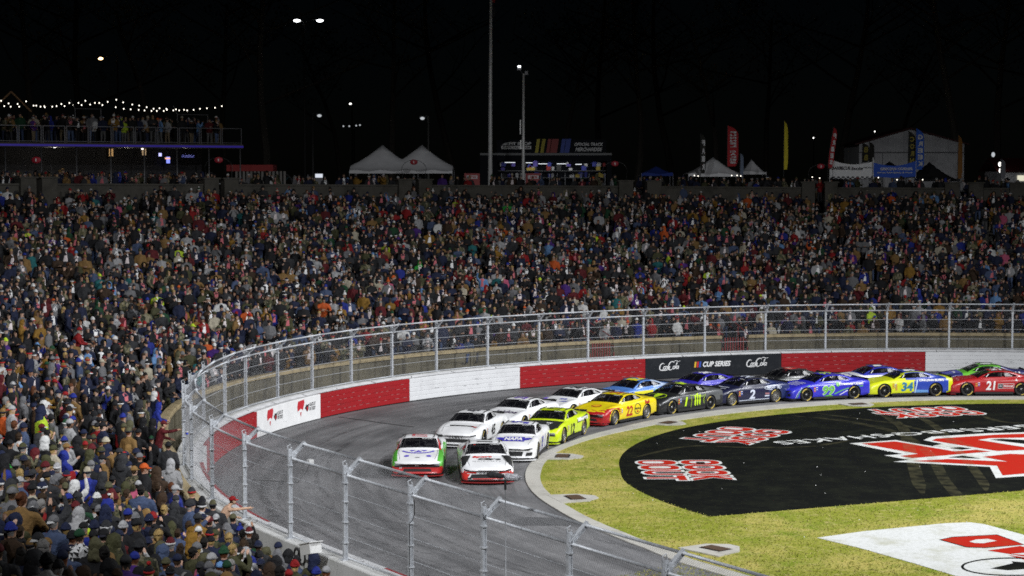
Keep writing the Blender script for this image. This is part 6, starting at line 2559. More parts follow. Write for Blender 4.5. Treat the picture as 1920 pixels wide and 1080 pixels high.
def dgr(r):
    txt(r, '48', 'T', .30, 0, .6, .6, WHITE, .12, .06, .010, 'roof_number')
    decal(r, 'hood_panel', poly([(-.6, -1.1), (.6, -1.1), (.5, -2.0), (-.5, -2.0)]), 'H', (0, 0), LM((.10, .10, .42)), .009)
    decal(r, 'hood_script', ribbon([(-.3, -1.4), (.1, -1.35), (.4, -1.45)], .08), 'H', (0, 0), WHITE, .012)
    for vw, sx in SIDES:
        for k in range(4):
            decal(r, 'deck_stripe', poly([(sx * x, z) for x, z in [(1.3 + .2 * k, .78), (1.38 + .2 * k, .78), (1.34 + .2 * k, .92), (1.26 + .2 * k, .92)]]), vw, (0, 0), WHITE, .010)
make_car('bright green and blue stock car farthest back in the outer lane', 0.3, 28.0, [(.14, .50, .04), (.03, .03, .16)], lambda x, y, z: 1 if (x < -1.0 and z > .75) or (x > 1.1 and abs(y) > .55 and z > .6) else 0, 'coupe', dgr)

def d21(r):
    w = WHITE
    number(r, '21', w, .50, .46, u=-.18, v=.53, roofm=w)
    for vw, sx in SIDES:
        decal(r, 'sponsor_frame', poly([(sx * x, z) for x, z in [(.20, .37), (1.02, .40), (1.02, .64), (.20, .62)]]), vw, (0, 0), w, .009)
        decal(r, 'sponsor_panel', poly([(sx * x, z) for x, z in [(.46, .395), (1.0, .415), (1.0, .625), (.46, .605)]]), vw, (0, 0), LM((.42, .03, .03)), .011)
        decal(r, 'sponsor_panel', poly([(sx * x, z) for x, z in [(.215, .39), (.45, .395), (.45, .605), (.215, .60)]]), vw, (0, 0), BLACK, .011)
        txt(r, 'Motorcraft', vw, sx * .73, .51, .46, .085, w, 0, .04, .013)
        decal(r, 'oval_badge', disc(.08, 16, .04), vw, (sx * .33, .50), LM((.35, .37, .40)), .013)
        txt(r, 'Quick Lane', vw, sx * 1.62, .80, .78, .13, w, .2, .05, .013)
        decal(r, 'star_mark', poly([(-.09, 0), (-.02, .03), (.0, .09), (.03, .02), (.08, .0), (.02, -.04)]), vw, (sx * 1.14, .80), w, .013)
make_car('red stock car with white number twenty-one', 0.75, 25.05, [(.42, .014, .018), (.28, .012, .02)], lambda x, y, z: 1 if z < .24 else 0, 'pony', d21, nosecol=(.30, .015, .02))

# ---------------------------------------------------------------- fence-side details
M_WHITEBOX = mat('white_plastic', (.72, .72, .71), .4)
M_BLACKPL = mat('black_plastic', (.014, .014, .015), .5)
# boom microphone on a pole by the near fence
sm = s_of_x(977, 0.0, 3.6, True)
q = P(sm, 0.55, 0)
root = thing('boom_microphone', 'furry grey boom microphone on a tall pole by the near fence', 'microphone', q)
top = at(978, 908, q.y).z
MB().tube([(0, 0, 0), (0, 0, top * .6), (-.01, 0, top)], [.016, .013, .010], 8).build('pole', M_GALV, root, True)
MB().tube([(-.01, 0, top - .12), (-.01, 0, top + .10)], .028, 8).build('mount', M_BLACKPL, root)
M_FUR = mat('grey_fur', (.45, .45, .48), .95, var=.5, scale=40, bump=.8, bscale=90)
M_FURK = mat('black_fur', (.02, .02, .022), .95, var=.3, scale=40)


def furry(c, a, b, n, seed, m):
    rg = random.Random(seed)
    mb = MB()
    ax = (Vector(b) - Vector(a)).normalized()
    for k in range(n):
        u = rg.random()
        p = Vector(a).lerp(Vector(b), u)
        d = Vector((rg.gauss(0, 1), rg.gauss(0, 1), rg.gauss(0, 1))).normalized()
        r = c * (1 - .55 * (2 * u - 1) ** 4)
        t = p + d * r + ax * rg.uniform(-.02, .05)
        w = d.cross(ax).normalized() * .012
        mb.add([p + d * r * .4 + w, p + d * r * .4 - w, t], [(0, 1, 2)])
    mb.tube([Vector(a), Vector(a).lerp(Vector(b), .15), Vector(a).lerp(Vector(b), .85), Vector(b)], [c * .3, c * .75, c * .75, c * .3], 10)
    return mb


furry(.115, (-.02, 0, top + .17), (.30, .04, top + .14), 500, 1, M_FUR).build('windscreen', M_FUR, root)
furry(.085, (-.42, 0, top + .22), (-.05, 0, top + .18), 300, 2, M_FURK).build('black_sleeve', M_FURK, root)

# covered trackside camera below the fence, its white box and black wheels of cable
s0 = s_of_x(628, 0.0, 1.3, True)
q = P(s0, 0.78, 0)
root = thing('trackside_camera', 'white boxed broadcast camera with black tripod head behind the near wall', 'camera', q)
t, n = T(s0), N(s0)
ang = math.atan2(t.y, t.x)
M = Matrix.Translation((0, 0, 1.52)) @ Matrix.Rotation(ang, 4, 'Z') @ Matrix.Rotation(math.radians(-14), 4, 'Y')
MB().box((-.30, -.17, -.15), (.34, .17, .14), 0, M).build('camera_box', M_WHITEBOX, root)
MB().box((-.34, -.20, .143), (.42, .20, .165), 0, M).build('sun_shield', M_WHITEBOX, root)
mb = MB()
mb.tube([M @ Vector((-.30, 0, 0)), M @ Vector((-.48, 0, -.02)), M @ Vector((-.56, 0, -.02))], [.09, .10, .12], 12)
mb.build('lens', M_BLACKPL, root, True)
mb = MB()
mb.tube([(0, 0, 1.38), (0, 0, .95)], .06, 8)
for k in range(3):
    a = k * 2.094 + .4
    mb.tube([(0, 0, 1.0), (.45 * math.cos(a), .45 * math.sin(a), 0)], .022, 6)
mb.build('tripod', M_BLACKPL, root)
for k, (dx, r) in enumerate(((-.55, .24), (-.85, .20))):
    mb = MB()
    for j in range(3):
        pts = [Vector((dx * t.x + (r - .03 * j) * math.cos(a) * t.x, dx * t.y + (r - .03 * j) * math.cos(a) * t.y, 1.2 + (r - .03 * j) * math.sin(a))) for a in np.linspace(0, 6.283, 20)]
        mb.tube(pts, .013, 5, caps=False)
    mb.build('cable_coil', M_BLACKPL, root)

# small remote camera on a wire arm of a fence post
pp = post_s[25]
q0 = P(pp, 0.1, HW + 1.62)
root = thing('remote_camera', 'small white remote camera on a thin bracket from a fence post', 'camera', q0)
tgt = at(582, 866, q0.y + .9) - q0
MB().tube([(0, 0, 0), tuple(tgt * .35 + Vector((0, 0, -.25))), tuple(tgt * .8 + Vector((0, 0, -.18))), tuple(tgt)], .010, 6).build('bracket', M_BLACKPL, root)
MB().box((-.07, -.09, -.06), (.07, .09, .07), 0, Matrix.Translation(tgt) @ Matrix.Rotation(.5, 4, 'Z')).build('housing', M_WHITEBOX, root)
# hanging cable on a near post
pp = post_s[27]
q0 = P(pp, 0.16, HW + 2.2)
tt = T(pp)
cb = MB().tube([q0 + tt * .32, q0 + tt * .33 + Vector((0, 0, -.35)), q0 + tt * .22 + Vector((0, 0, -.52)), q0 + tt * .07 + Vector((0, 0, -.62)), q0 + tt * .06 + Vector((0, 0, -2.1))], .011, 6).build('signal_cable', M_BLACKPL, None, True)
tag(cb, 'black signal cable hanging down a near fence post', 'cable')

# ---------------------------------------------------------------- rim of the stadium: deck, tents, shop, poles
def emat(name, rgb, e):
    return mat(name, rgb, .5, emit=e)


M_DECKST = mat('deck_steel', (.16, .16, .17), .5, .6)
M_DECKFL = mat('deck_boards', (.06, .05, .04), .8, var=.3, scale=8)
M_LED = emat('purple_led', (.035, .02, .30), .28)
M_BULB = emat('bulb_glow', (1.0, .93, .80), 3.0)
M_LAMPW = emat('lamp_glow', (.95, .98, 1.0), 14.0)
M_LAMPO = emat('sodium_glow', (1.0, .62, .28), 10.0)
M_PLEX = mat('rail_panel_glass', (.02, .022, .03), .15)

# two-storey viewing deck at left: local x along its front, y away from the stand
A, B = at(-60, 266, 123.0), at(456, 271, 135.6)
dx = Vector((B.x - A.x, B.y - A.y, 0)); Ld = dx.length; dx.normalize()
ang = math.atan2(dx.y, dx.x)
z0 = z_top(s_top(230)) - 1.15
deck = thing('viewing_deck', 'two storey viewing deck with purple light strip and string lights', 'viewing deck', (A.x, A.y, z0), ang)
ZF = 13.42 - z0
MB().box((0, 0, ZF - .28), (Ld, 6.0, ZF)).build('floor_slab', M_DECKFL, deck)
MB().box((0, -.03, ZF - .23), (Ld, -.003, ZF - .10)).build('light_strip', M_LED, deck)
MB().box((0, 5.9, 0), (Ld, 6.0, ZF - .28)).build('back_wall', mat('deck_back_wall', (.02, .02, .022), .9), deck)
npan = 12
for k in range(npan + 1):
    x = .06 + (Ld - .12) * k / npan
    for o_ in (-.07, .07):
        if (k == 0 and o_ < 0) or (k == npan and o_ > 0):
            continue
        MB().box((x + o_ - .025, .02, ZF), (x + o_ + .025, .07, ZF + 1.12)).build('rail_post', M_DECKST, deck)
    if k < npan:
        x1 = .06 + (Ld - .12) * (k + 1) / npan
        MB().box((x + .1, .03, ZF + 1.08), (x1 - .1, .07, ZF + 1.12)).build('top_rail', M_DECKST, deck)
        MB().box((x + .1, .03, ZF + .08), (x1 - .1, .06, ZF + .11)).build('bottom_rail', M_DECKST, deck)
for k in range(9):
    x = .1 + (Ld - .2) * k / 8
    MB().tube([(x, .25, 0), (x, .25, ZF - .28)], .05, 8).build('column', M_DECKST, deck, True)
# lower level rails
for (xa, xb, h) in ((1.2, 4.2, 1.1), (5.2, 8.2, 1.1), (11.0, Ld - .2, 1.05)):
    MB().box((xa, .6, h), (xb, .66, h + .05)).build('lower_rail', M_DECKST if xa < 10 else M_GALV, deck)
    for k in range(5):
        x = xa + (xb - xa) * k / 4
        MB().box((x - .025, .6, 0), (x + .025, .65, h)).build('lower_post', M_DECKST, deck)
# goal-shaped frames and canopy gable on the upper level
for xa, xb, hz, lean in ((at(170, 230, 128).x, at(212, 230, 128).x, 2.35, -.35), (at(360, 230, 132).x, at(412, 230, 132).x, 2.1, -.3)):
    u0, u1 = (Vector((xa - A.x, 0, 0)).x) / dx.x, (xb - A.x) / dx.x
    mb = MB()
    mb.tube([(u0, 2.5, ZF), (u0, 2.5, ZF + hz)], .03, 6)
    mb.tube([(u1, 2.5, ZF), (u1, 2.5, ZF + hz)], .03, 6)
    mb.tube([(u0, 2.5, ZF + hz), (u1, 2.5, ZF + hz)], .03, 6)
    mb.tube([(u0, 2.5, ZF + hz), (u0 + lean, 2.5, ZF + hz + .6)], .025, 6)
    mb.build('upper_frame', M_DECKST, deck)
ug = 1.1
for k, (sgn) in enumerate((-1, 1)):
    mb = MB()
    mb.tube([(ug + 3.2, 3.0, ZF + 3.4), (ug + 3.2 + sgn * 1.4, 3.0, ZF + 2.1)], .06, 6)
    mb.build('gable_rafter', mat('warm_timber', (.20, .11, .05), .7), deck)
# string lights
strl = thing('string_lights', 'two swags of small warm bulbs above the viewing deck', 'string lights', (0, 0, 0))
bl1 = [(2, 189), (16, 194), (33, 195), (49, 190), (63, 198), (76, 200), (84, 201), (98, 200), (115, 195), (130, 193), (147, 193), (160, 189), (178, 193), (186, 193), (202, 191), (218, 187), (231, 192), (248, 196), (261, 198), (275, 201), (288, 204), (299, 203), (312, 204), (330, 205), (345, 206), (363, 206), (375, 204), (388, 203), (403, 202), (416, 199)]
bl2 = [(8, 199), (20, 200), (36, 200), (68, 198), (83, 199), (106, 199), (121, 199), (137, 197), (153, 197), (169, 196), (192, 197), (217, 201), (232, 204), (245, 205), (260, 206), (271, 207), (284, 208), (294, 208), (307, 208), (313, 206), (325, 207), (336, 207), (351, 207)]
_bm = None
for L in (bl1, bl2):
    pts = []
    for (x, y) in L:
        Yd = float(np.interp(x, [-60, 456], [124.5, 137.0])) + (1.5 if L is bl2 else 0)
        p = at(x, y, Yd)
        pts.append(p + Vector((0, 0, .07)))
        if _bm is None:
            bo = MB().ball((0, 0, 0), .036, .036, .045, 8, 6).build('bulb', M_BULB, strl, True)
            _bm = bo
        else:
            bo = _bm.copy(); COL.objects.link(bo)
        bo.parent = strl
        bo.location = p
    MB().tube(pts, .008, 4).build('wire', M_BLACKPL, strl)
# lit fittings and coloured goods under the deck
for (x, y, w_, h_, c, e, nm) in [(84, 275, 5, 3, (1, 1, 1), 2.5, 'downlight'), (102, 275, 4, 4, (1, 1, 1), 4, 'downlight'), (138, 275, 3, 3, (1, 1, 1), 3, 'downlight'), (154, 275, 4, 3, (1, 1, 1), 3, 'downlight'), (237, 275, 6, 4, (1, 1, 1), 3, 'downlight'), (214, 275, 4, 3, (1, 1, 1), 2, 'downlight'),
                                 (267, 278, 4, 5, (1, .9, .8), 2, 'downlight'), (208, 286, 7, 14, (1, .6, .25), .25, 'lit_doorway'), (270, 285, 7, 12, (1, .7, .4), .20, 'lit_doorway'), (300, 290, 5, 6, (.5, .5, 1), 1.5, 'blue_lamp'), (315, 300, 6, 12, (.25, .3, 1), 1.2, 'blue_lamp'), (314, 297, 9, 3, (1, .5, .35), 1.0, 'heater_glow'), (352, 293, 24, 5, (.1, .12, .5), .08, 'blue_banner')]:
    Yd = float(np.interp(x, [-60, 456], [126.5, 139.0])) + (2 if h_ > 8 else 0)
    a, b = at(x - w_ / 2, y + h_ / 2, Yd), at(x + w_ / 2, y - h_ / 2, Yd)
    MB().box((a.x, Yd, a.z), (b.x, Yd + .12, b.z)).build(nm, emat('%s_%d' % (nm, x), c, e)).parent = None
    o = COL.objects[-1]
    o.parent = deck
    o.matrix_parent_inverse = (Matrix.Translation((A.x, A.y, z0)) @ Matrix.Rotation(ang, 4, 'Z')).inverted()
# the lit downlights under the deck
for (x, y) in ((102, 277), (237, 277), (345, 277)):
    ld = bpy.data.lights.new('deck_downlight', 'POINT'); ld.energy = 90; ld.shadow_soft_size = .1; ld.color = (1, .92, .8)
    lo = bpy.data.objects.new('deck_downlight', ld)
    lo.location = at(x, y, float(np.interp(x, [-60, 456], [125.6, 138.0])))
    COL.objects.link(lo)
# deck guests belong to the crowd
for k in range(112):
    x = rnd.uniform(.5, Ld - .4)
    y = rnd.uniform(.3, 4.0)
    p = Vector((A.x, A.y, 0)) + dx * x + Vector((-dx.y, dx.x, 0)) * y
    p.z = z0 + ZF
    crowd_add(p, yaw_to(p, FOCUS) + rnd.gauss(0, .7))
for k in range(44):
    x = rnd.uniform(.5, Ld - .4)
    y = rnd.uniform(.9, 4.5)
    p = Vector((A.x, A.y, 0)) + dx * x + Vector((-dx.y, dx.x, 0)) * y
    p.z = z0 + .05
    crowd_add(p, yaw_to(p, FOCUS) + rnd.gauss(0, .9))

# the crowd beyond the near rows, one mass
crowd = tri_mesh('crowd', np.concatenate(VV), np.concatenate(FF), np.concatenate(CC))
crowd['kind'] = 'stuff'
tag(crowd, 'dense crowd of spectators filling the far and upper stand', 'crowd')

# ---- tents
M_TENTW = mat('white_tent_cloth', (.80, .80, .82), .8, var=.06, scale=1.5)
M_TENTK = mat('black_tent_cloth', (.012, .012, .014), .8)
M_TENTB = mat('blue_tent_cloth', (.02, .05, .30), .8)


def tent(label, peaks, x0, x1, y_eave, y_peak, Y, depth, m, zg, sag=.35, poles=4):
    a, b = at(x0, y_eave, Y), at(x1, y_eave, Y)
    zp_ = at(x0, y_peak, Y).z
    W = b.x - a.x
    root = thing('canopy_tent', label, 'tent', (a.x, Y, zg), 0, 'tents on the concourse')
    pk = [at(x, y_peak, Y).x - a.x for x in peaks]
    ze, zp2 = a.z - zg, zp_ - zg
    nx, ny = 36, 12
    v, f = [], []
    half = W * .5
    for i in range(nx + 1):
        for j in range(ny + 1):
            x, y = W * i / nx, depth * j / ny
            h = 0
            for p in pk:
                r = max(abs(x - p) / (half * (1.0 if len(pk) > 1 else 1.0)), abs(y - depth / 2) / (depth / 2))
                h = max(h, max(0, 1 - r) ** (1.8 if len(pk) > 1 else 1.35))
            edge = 0.0
            v.append((x, y, ze + (zp2 - ze) * h + .06 * math.sin(3.1 * x) * (1 - h) * (1 if j in (0, ny) else .2)))
    n = ny + 1
    for i in range(nx):
        for j in range(ny):
            q = i * n + j
            f.append((q, q + n, q + n + 1, q + 1))
    # valance
    o = len(v)
    for i in range(nx + 1):
        x = W * i / nx
        v += [(x, 0, ze + .06 * math.sin(3.1 * x)), (x, -.01, ze - .22)]
        if i:
            k = o + 2 * i
            f.append((k - 2, k, k + 1, k - 1))
    MB().add(v, f).build('canopy', m, root, True)
    for i in range(poles):
        x = W * i / (poles - 1)
        for y in (0.03, depth - .03):
            MB().tube([(x, y, 0), (x, y, ze)], .035, 6).build('pole', M_DECKST, root)
    return root


zc_ = lambda x: z_top(s_top(x)) - 1.15
tent('white frame tent with two peaks on the concourse above the crowd', [713, 788], 655, 848, 320, 270, 152, 5.0, M_TENTW, zc_(750), poles=4)
tent('larger white peaked tent on the right half of the concourse', [1342], 1291, 1392, 326, 294, 152, 4.2, M_TENTW, zc_(1340), poles=2)
tent('small white peaked tent beside the larger white tent', [1413], 1393, 1437, 322, 298, 158, 2.6, M_TENTW, zc_(1410), poles=2)
tent('dark blue peaked tent behind the parapet left of the white tents', [1233], 1203, 1262, 325, 311, 160, 3.2, M_TENTB, zc_(1230), poles=2)
tent('black peaked tent in front of the white gabled building', [1752], 1716, 1800, 335, 303, 155, 3.6, M_TENTK, zc_(1750), poles=2)
tent('small black peaked tent behind the blue banner', [1673], 1650, 1700, 318, 302, 162, 2.2, M_TENTK, zc_(1673), poles=2)

# red discs on hoops: lit balloon-like advertising lamps
M_REDDISC = mat('red_disc', (.35, .015, .03), .6)
for (x, y, lab) in [(776, 304, 'red disc on a wire hoop in front of the white two peaked tent'), (1153, 307, 'red disc on a wire hoop right of the merchandise trailer'), (1539, 312, 'red disc on a wire hoop left of the white banner'), (410, 300, 'red disc on a wire hoop under the viewing deck'), (68, 300, 'red disc on a wire hoop at the left end under the deck')]:
    Yd = 148.5 if x > 500 else (120.8 if x < 100 else 131.5)
    p = at(x, y, Yd)
    zg = zc_(x)
    root = thing('hoop_sign', lab, 'sign', (p.x, Yd, zg), 0, 'red discs on hoops')
    r = .95
    MB().tube([(r * math.cos(a), 0, (p.z - zg) - .55 + r * math.sin(a) * .75) for a in np.linspace(-.35, math.pi + .35, 16)], .018, 5).build('hoop', M_BLACKPL, root)
    for sx in (-1, 1):
        MB().tube([(sx * r * .94, 0, 0), (sx * r * .94, 0, p.z - zg - .79)], .018, 5).build('leg', M_BLACKPL, root)
    MB().ball((0, -.03, p.z - zg), .30, .06, .21, 16, 8).build('disc', M_REDDISC, root, True)
    MB().box((-.03, -.10, p.z - zg - .09), (.03, -.092, p.z - zg + .09)).build('mark', M_LETW, root)

# ---- merchandise trailer
Y = 156.0
a, b = at(900, 338, Y), at(1147, 338, Y)
zg = zc_(1030)
tr = thing('merchandise_trailer', 'dark merchandise trailer with lit open side and lettered sign on top', 'trailer', (a.x, Y, zg))
X = lambda x: at(x, 300, Y).x - a.x
Z = lambda y: at(1000, y, Y).z - zg
M_TRAIL = mat('dark_trailer_paint', (.014, .015, .019), .9, spec=.05)
M_TRIM = mat('trailer_trim', (.16, .165, .17), .6)
MB().box((X(900), 2.4, .5), (X(1147), 2.55, Z(290))).build('back_wall', M_TRAIL, tr)
MB().box((X(900), 0, .5), (X(932), 2.4, Z(291))).build('left_cabin', M_TRAIL, tr)
MB().box((X(1139), 0, .5), (X(1147), 2.4, Z(291))).build('right_wall', M_TRAIL, tr)
MB().box((X(900), -.05, Z(291)), (X(1147), 2.55, Z(287))).build('roof', M_TRIM, tr)
MB().box((X(932), -.02, Z(301)), (X(1139), .06, Z(291.3))).build('header', M_TRAIL, tr)
MB().box((X(932), -.03, .45), (X(1139), .3, .55)).build('floor_edge', M_TRIM, tr)
sb = MB().box((X(931), .1, Z(286.8)), (X(1137), .25, Z(262))).build('sign_board', M_TRAIL, tr)
dimw = mat('dim_white_letter', (.62, .62, .63), .6)


def sgn(s, x0, x1, y0, y1, m, shear=0, bold=.03, par=None, lift=.0):
    w, h = X(x1) - X(x0), Z(y0) - Z(y1)
    return place_text('lettering', fit_text(s, w, h, shear, bold), ((X(x0) + X(x1)) / 2, .09 - lift, (Z(y0) + Z(y1)) / 2), (1, 0, 0), (0, 0, 1), m, par or tr)


sgn('PIT SHOP', 954, 996, 266.5, 272, dimw, 0, .05, sb)
MB().box((X(940), .085, Z(279.5)), (X(996), .098, Z(273.5))).build('white_plate', dimw, sb)
sgn('OFFICIAL TEAM', 942, 994, 274.3, 278.7, M_LETK, .2, .03, sb, .012)
MB().prism([(X(941), Z(272)), (X(946), Z(268)), (X(952), Z(267.5)), (X(952), Z(272))], 0, .01, 0, Matrix(((1, 0, 0, 0), (0, 0, -1, .095), (0, 1, 0, 0), (0, 0, 0, 1)))).build('emblem', dimw, sb)
sgn('OFFICIAL TRACK', 1077, 1131, 267.5, 273.5, dimw, .3, .03, sb)
sgn('MERCHANDISE', 1079, 1129, 276.5, 283.5, dimw, .3, .03, sb)
for i, (x0, x1, c) in enumerate(((1003, 1010, (.40, .34, .02)), (1013, 1020, (.40, .34, .02)), (1024, 1032, (.22, .02, .02)), (1037, 1045, (.22, .02, .02)), (1030, 1038, (.22, .02, .02)), (1050, 1058, (.02, .05, .30)), (1058, 1068, (.02, .05, .30)))):
    mm = mat('colour_bar_%d' % i, c, .6)
    yb, yt = 286.5, 260.5
    MB().prism([(X(x0), Z(yb)), (X(x1 - 1), Z(yb)), (X(x1 + 3), Z(yt)), (X(x0 + 4), Z(yt))], 0, .01, 0, Matrix(((1, 0, 0, 0), (0, 0, -1, .096), (0, 1, 0, 0), (0, 0, 0, 1)))).build('colour_bar', mm, sb)
# lit shelves with folded shirts, caps and boxes
M_TUBE = emat('shop_light', (.9, .95, 1.0), 1.0)
for (x0, x1, y) in ((945, 966, 304.5), (986, 999, 305), (1010, 1032, 307), (1045, 1067, 307), (1080, 1092, 308)):
    MB().box((X(x0), 1.6, Z(y + .5)), (X(x1), 1.64, Z(y - .5))).build('strip_light', M_TUBE, tr)
for x0, x1, y in ((934, 1138, 320), (934, 1138, 333)):
    MB().box((X(x0), .9, Z(y) - .03), (X(x1), 1.5, Z(y))).build('shelf', M_TRIM, tr)
goods = [(.35, .35, .36), (.03, .04, .25), (.5, .5, .5), (.25, .02, .02), (.03, .03, .03), (.08, .06, .3), (.4, .3, .05)]
for k in range(46):
    x = rnd.uniform(936, 1134)
    yy = rnd.choice((319.5, 332.5, 312))
    w_, h_ = rnd.uniform(.18, .42), rnd.uniform(.2, .5)
    c = rnd.choice(goods)
    mm = mat('goods_%d' % goods.index(c), c, .7, emit=0)
    zz_ = Z(yy)
    xx = X(x)
    MB().prism([(xx, zz_), (xx + w_, zz_), (xx + w_, zz_ + h_ * .7), (xx + w_ * 1.25, zz_ + h_ * .6), (xx + w_ * .8, zz_ + h_), (xx + w_ * .2, zz_ + h_), (xx - w_ * .25, zz_ + h_ * .6), (xx, zz_ + h_ * .7)], 0, .12, 0, Matrix(((1, 0, 0, 0), (0, 0, -1, 1.3 + .01 * (k % 9)), (0, 1, 0, 0), (0, 0, 0, 1)))).build('shirt', mm, tr)
for k in range(14):
    x = X(940 + k * 15)
    MB().tube([(x, .4, .5), (x, .4, Z(325))], .02, 5).build('counter_leg', M_GALV, tr)
# lamp inside the shop: the photograph shows it lit
ld = bpy.data.lights.new('shop_lamp', 'AREA'); ld.energy = 22; ld.size = 7; ld.size_y = .3; ld.shape = 'RECTANGLE'
lo = bpy.data.objects.new('shop_lamp', ld); lo.location = (X(1035), .4, Z(300.5)); lo.rotation_euler = (math.radians(35), 0, 0); COL.objects.link(lo); lo.parent = tr
# cash machines
for (x, lab) in ((1000, 'red cash machine stand in front of the merchandise trailer'), (885, 'red cash machine stand left of the tall flag pole')):
    Yc = 149.0
    p = at(x, 338, Yc); zg2 = zc_(x)
    root = thing('cash_machine', lab, 'cash machine', (p.x, Yc, zg2), 0, 'cash machines')
    MB().box((-.6, 0, 0), (.6, .6, at(x, 325, Yc).z - zg2)).build('cabinet', mat('atm_red', (.30, .015, .015), .5), root)
    zc2 = at(x, 332, Yc).z - zg2
    MB().box((-.42, -.012, zc2 - .13), (.42, -.002, zc2 + .13)).build('plate', dimw, root)
    place_text('lettering', fit_text('ATM', .6, .17, 0, .04), (0, -.02, zc2), (1, 0, 0), (0, 0, 1), M_LETR, root)

# ---- poles
M_POLE = mat('pale_pole', (.70, .70, .69), .5, .2, var=.15, scale=4)
M_POLED = mat('dark_pole', (.05, .05, .05), .6)
Y = 147.2
p = at(919, 335, Y)
fp = thing('flag_pole', 'tall pale flag pole rising out of the top of the picture', 'flag pole', (p.x, Y, zc_(919)))
zt = at(921, -40, Y).z - zc_(919)
MB().tube([(0, 0, 0), (.02, 0, zt * .5), (.08, 0, zt)], [.17, .14, .10], 12).build('pole', M_POLE, fp, True)
fl_ = MB()
v, f = [], []
for i in range(13):
    for j in range(5):
        z = zt - .3 - 2.6 * i / 12
        x = .16 + (.34 * j / 4) * (1 - .35 * i / 12) + .04 * math.sin(i * .9 + j)
        v.append((x, .08 * math.sin(j * 2.1 + i * .4), z))
for i in range(12):
    for j in range(4):
        q = i * 5 + j
        f.append((q, q + 1, q + 6, q + 5))
fl_.add(v, f)
fl_.m = [0 if i // 4 < 4 else 1 if i // 4 < 7 else 2 for i in range(len(fl_.f))]
fo = fl_.build('flag', [mat('flag_blue', (.03, .04, .16), .8), mat('flag_red', (.30, .03, .03), .8), mat('flag_black', (.02, .02, .025), .8)], fp, True)
Y = 147.5
p = at(981, 336, Y)
lp = thing('camera_mast', 'slim steel mast with a lit floodlight head near the trailer', 'light mast', (p.x, Y, zc_(981)))
zt = at(981, 138, Y).z - zc_(981)
MB().tube([(0, 0, 0), (.02, 0, zt)], [.13, .09], 10).build('pole', M_POLE, lp, True)
MB().tube([(.02, 0, zt - .2), (-.15, 0, zt + .15), (-.32, 0, zt + .3)], .045, 6).build('bracket', M_DECKST, lp)
MB().box((-.46, -.2, zt + .25), (-.18, .15, zt + .62)).build('lamp_housing', M_DECKST, lp)
MB().box((-.40, -.26, zt + .47), (-.20, -.205, zt + .58)).build('lamp_face', M_LAMPW, lp)
MB().box((.12, -.15, zt - .1), (.36, .15, zt + .18)).build('speaker', M_DECKST, lp)
MB().box((-.26, -.1, zt * .52), (-.17, .1, zt * .52 + 1.1)).build('antenna_panel', M_POLE, lp)
MB().box((-.24, -.1, zt * .40), (-.14, .1, zt * .40 + .7)).build('junction_box', M_POLE, lp)


def street_lamp(label, x, ytop, Y, heads, m, size=.35, arm=.9, mpole=None, rad=.09):
    zg_ = 8.6
    p = at(x, ytop, Y)
    root = thing('light_pole', label, 'street lamp', (p.x, Y, zg_), 0, 'lamp posts beyond the stand')
    h = p.z - zg_
    MB().tube([(0, 0, 0), (0, 0, h)], [rad * 1.3, rad * .8], 8).build('pole', mpole or M_POLED, root, True)
    for (hx, hy) in heads:
        q = at(hx, hy, Y)
        l = q - Vector((p.x, Y, zg_))
        MB().tube([(0, 0, h - .05), (l.x * .5, 0, max(h, l.z) + .02), (l.x, 0, l.z + .1)], .04, 6).build('arm', mpole or M_POLED, root)
        MB().box((l.x - size, -.2, l.z + .02), (l.x + size, .2, l.z + .14)).build('lamp_housing', M_DECKST, root)
        MB().ball((l.x, -.1, l.z - .03), size * .8, .16, .15, 12, 6).build('lamp_face', m, root, True)


street_lamp('tall dark pole with two bright white lamp heads', 570, 42, 185, [(557, 38), (600, 38)], M_LAMPW, .42)
street_lamp('orange sodium lamp above the left end of the deck', 220, 104, 190, [(189, 109)], M_LAMPO, .3)
M_LAMPD = emat('dim_lamp', (.9, .95, 1.0), .5)
street_lamp('slim pole with dim twin lamp left of the white tent', 586, 212, 170, [(599, 216)], M_LAMPD, .25)
street_lamp('pale pole with dim angled lamp behind the white tent', 803, 218, 168, [(792, 221)], M_LAMPD, .25, mpole=mat('grey_pole', (.16, .16, .15), .6))
M_LAMPF = emat('far_lamp', (1, .97, .92), 2.5)
street_lamp('small round lamp on a dark pole far behind the tent', 660, 190, 260, [(657, 194)], M_LAMPF, .22)
for k, (x, y) in enumerate(((644, 236), (654, 235), (668, 236), (675, 234))):
    pass
street_lamp('distant dim lamp cluster low behind the tent', 664, 233, 300, [(644, 236), (655, 236), (668, 235), (675, 234)], M_LAMPD, .16)
street_lamp('distant pinpoint lamp left of the red flag', 1526, 255, 320, [(1525, 258)], M_LAMPF, .14)
street_lamp('distant pinpoint lamp above the white gabled building roof line', 1641, 243, 320, [(1640, 246)], M_LAMPF, .12)

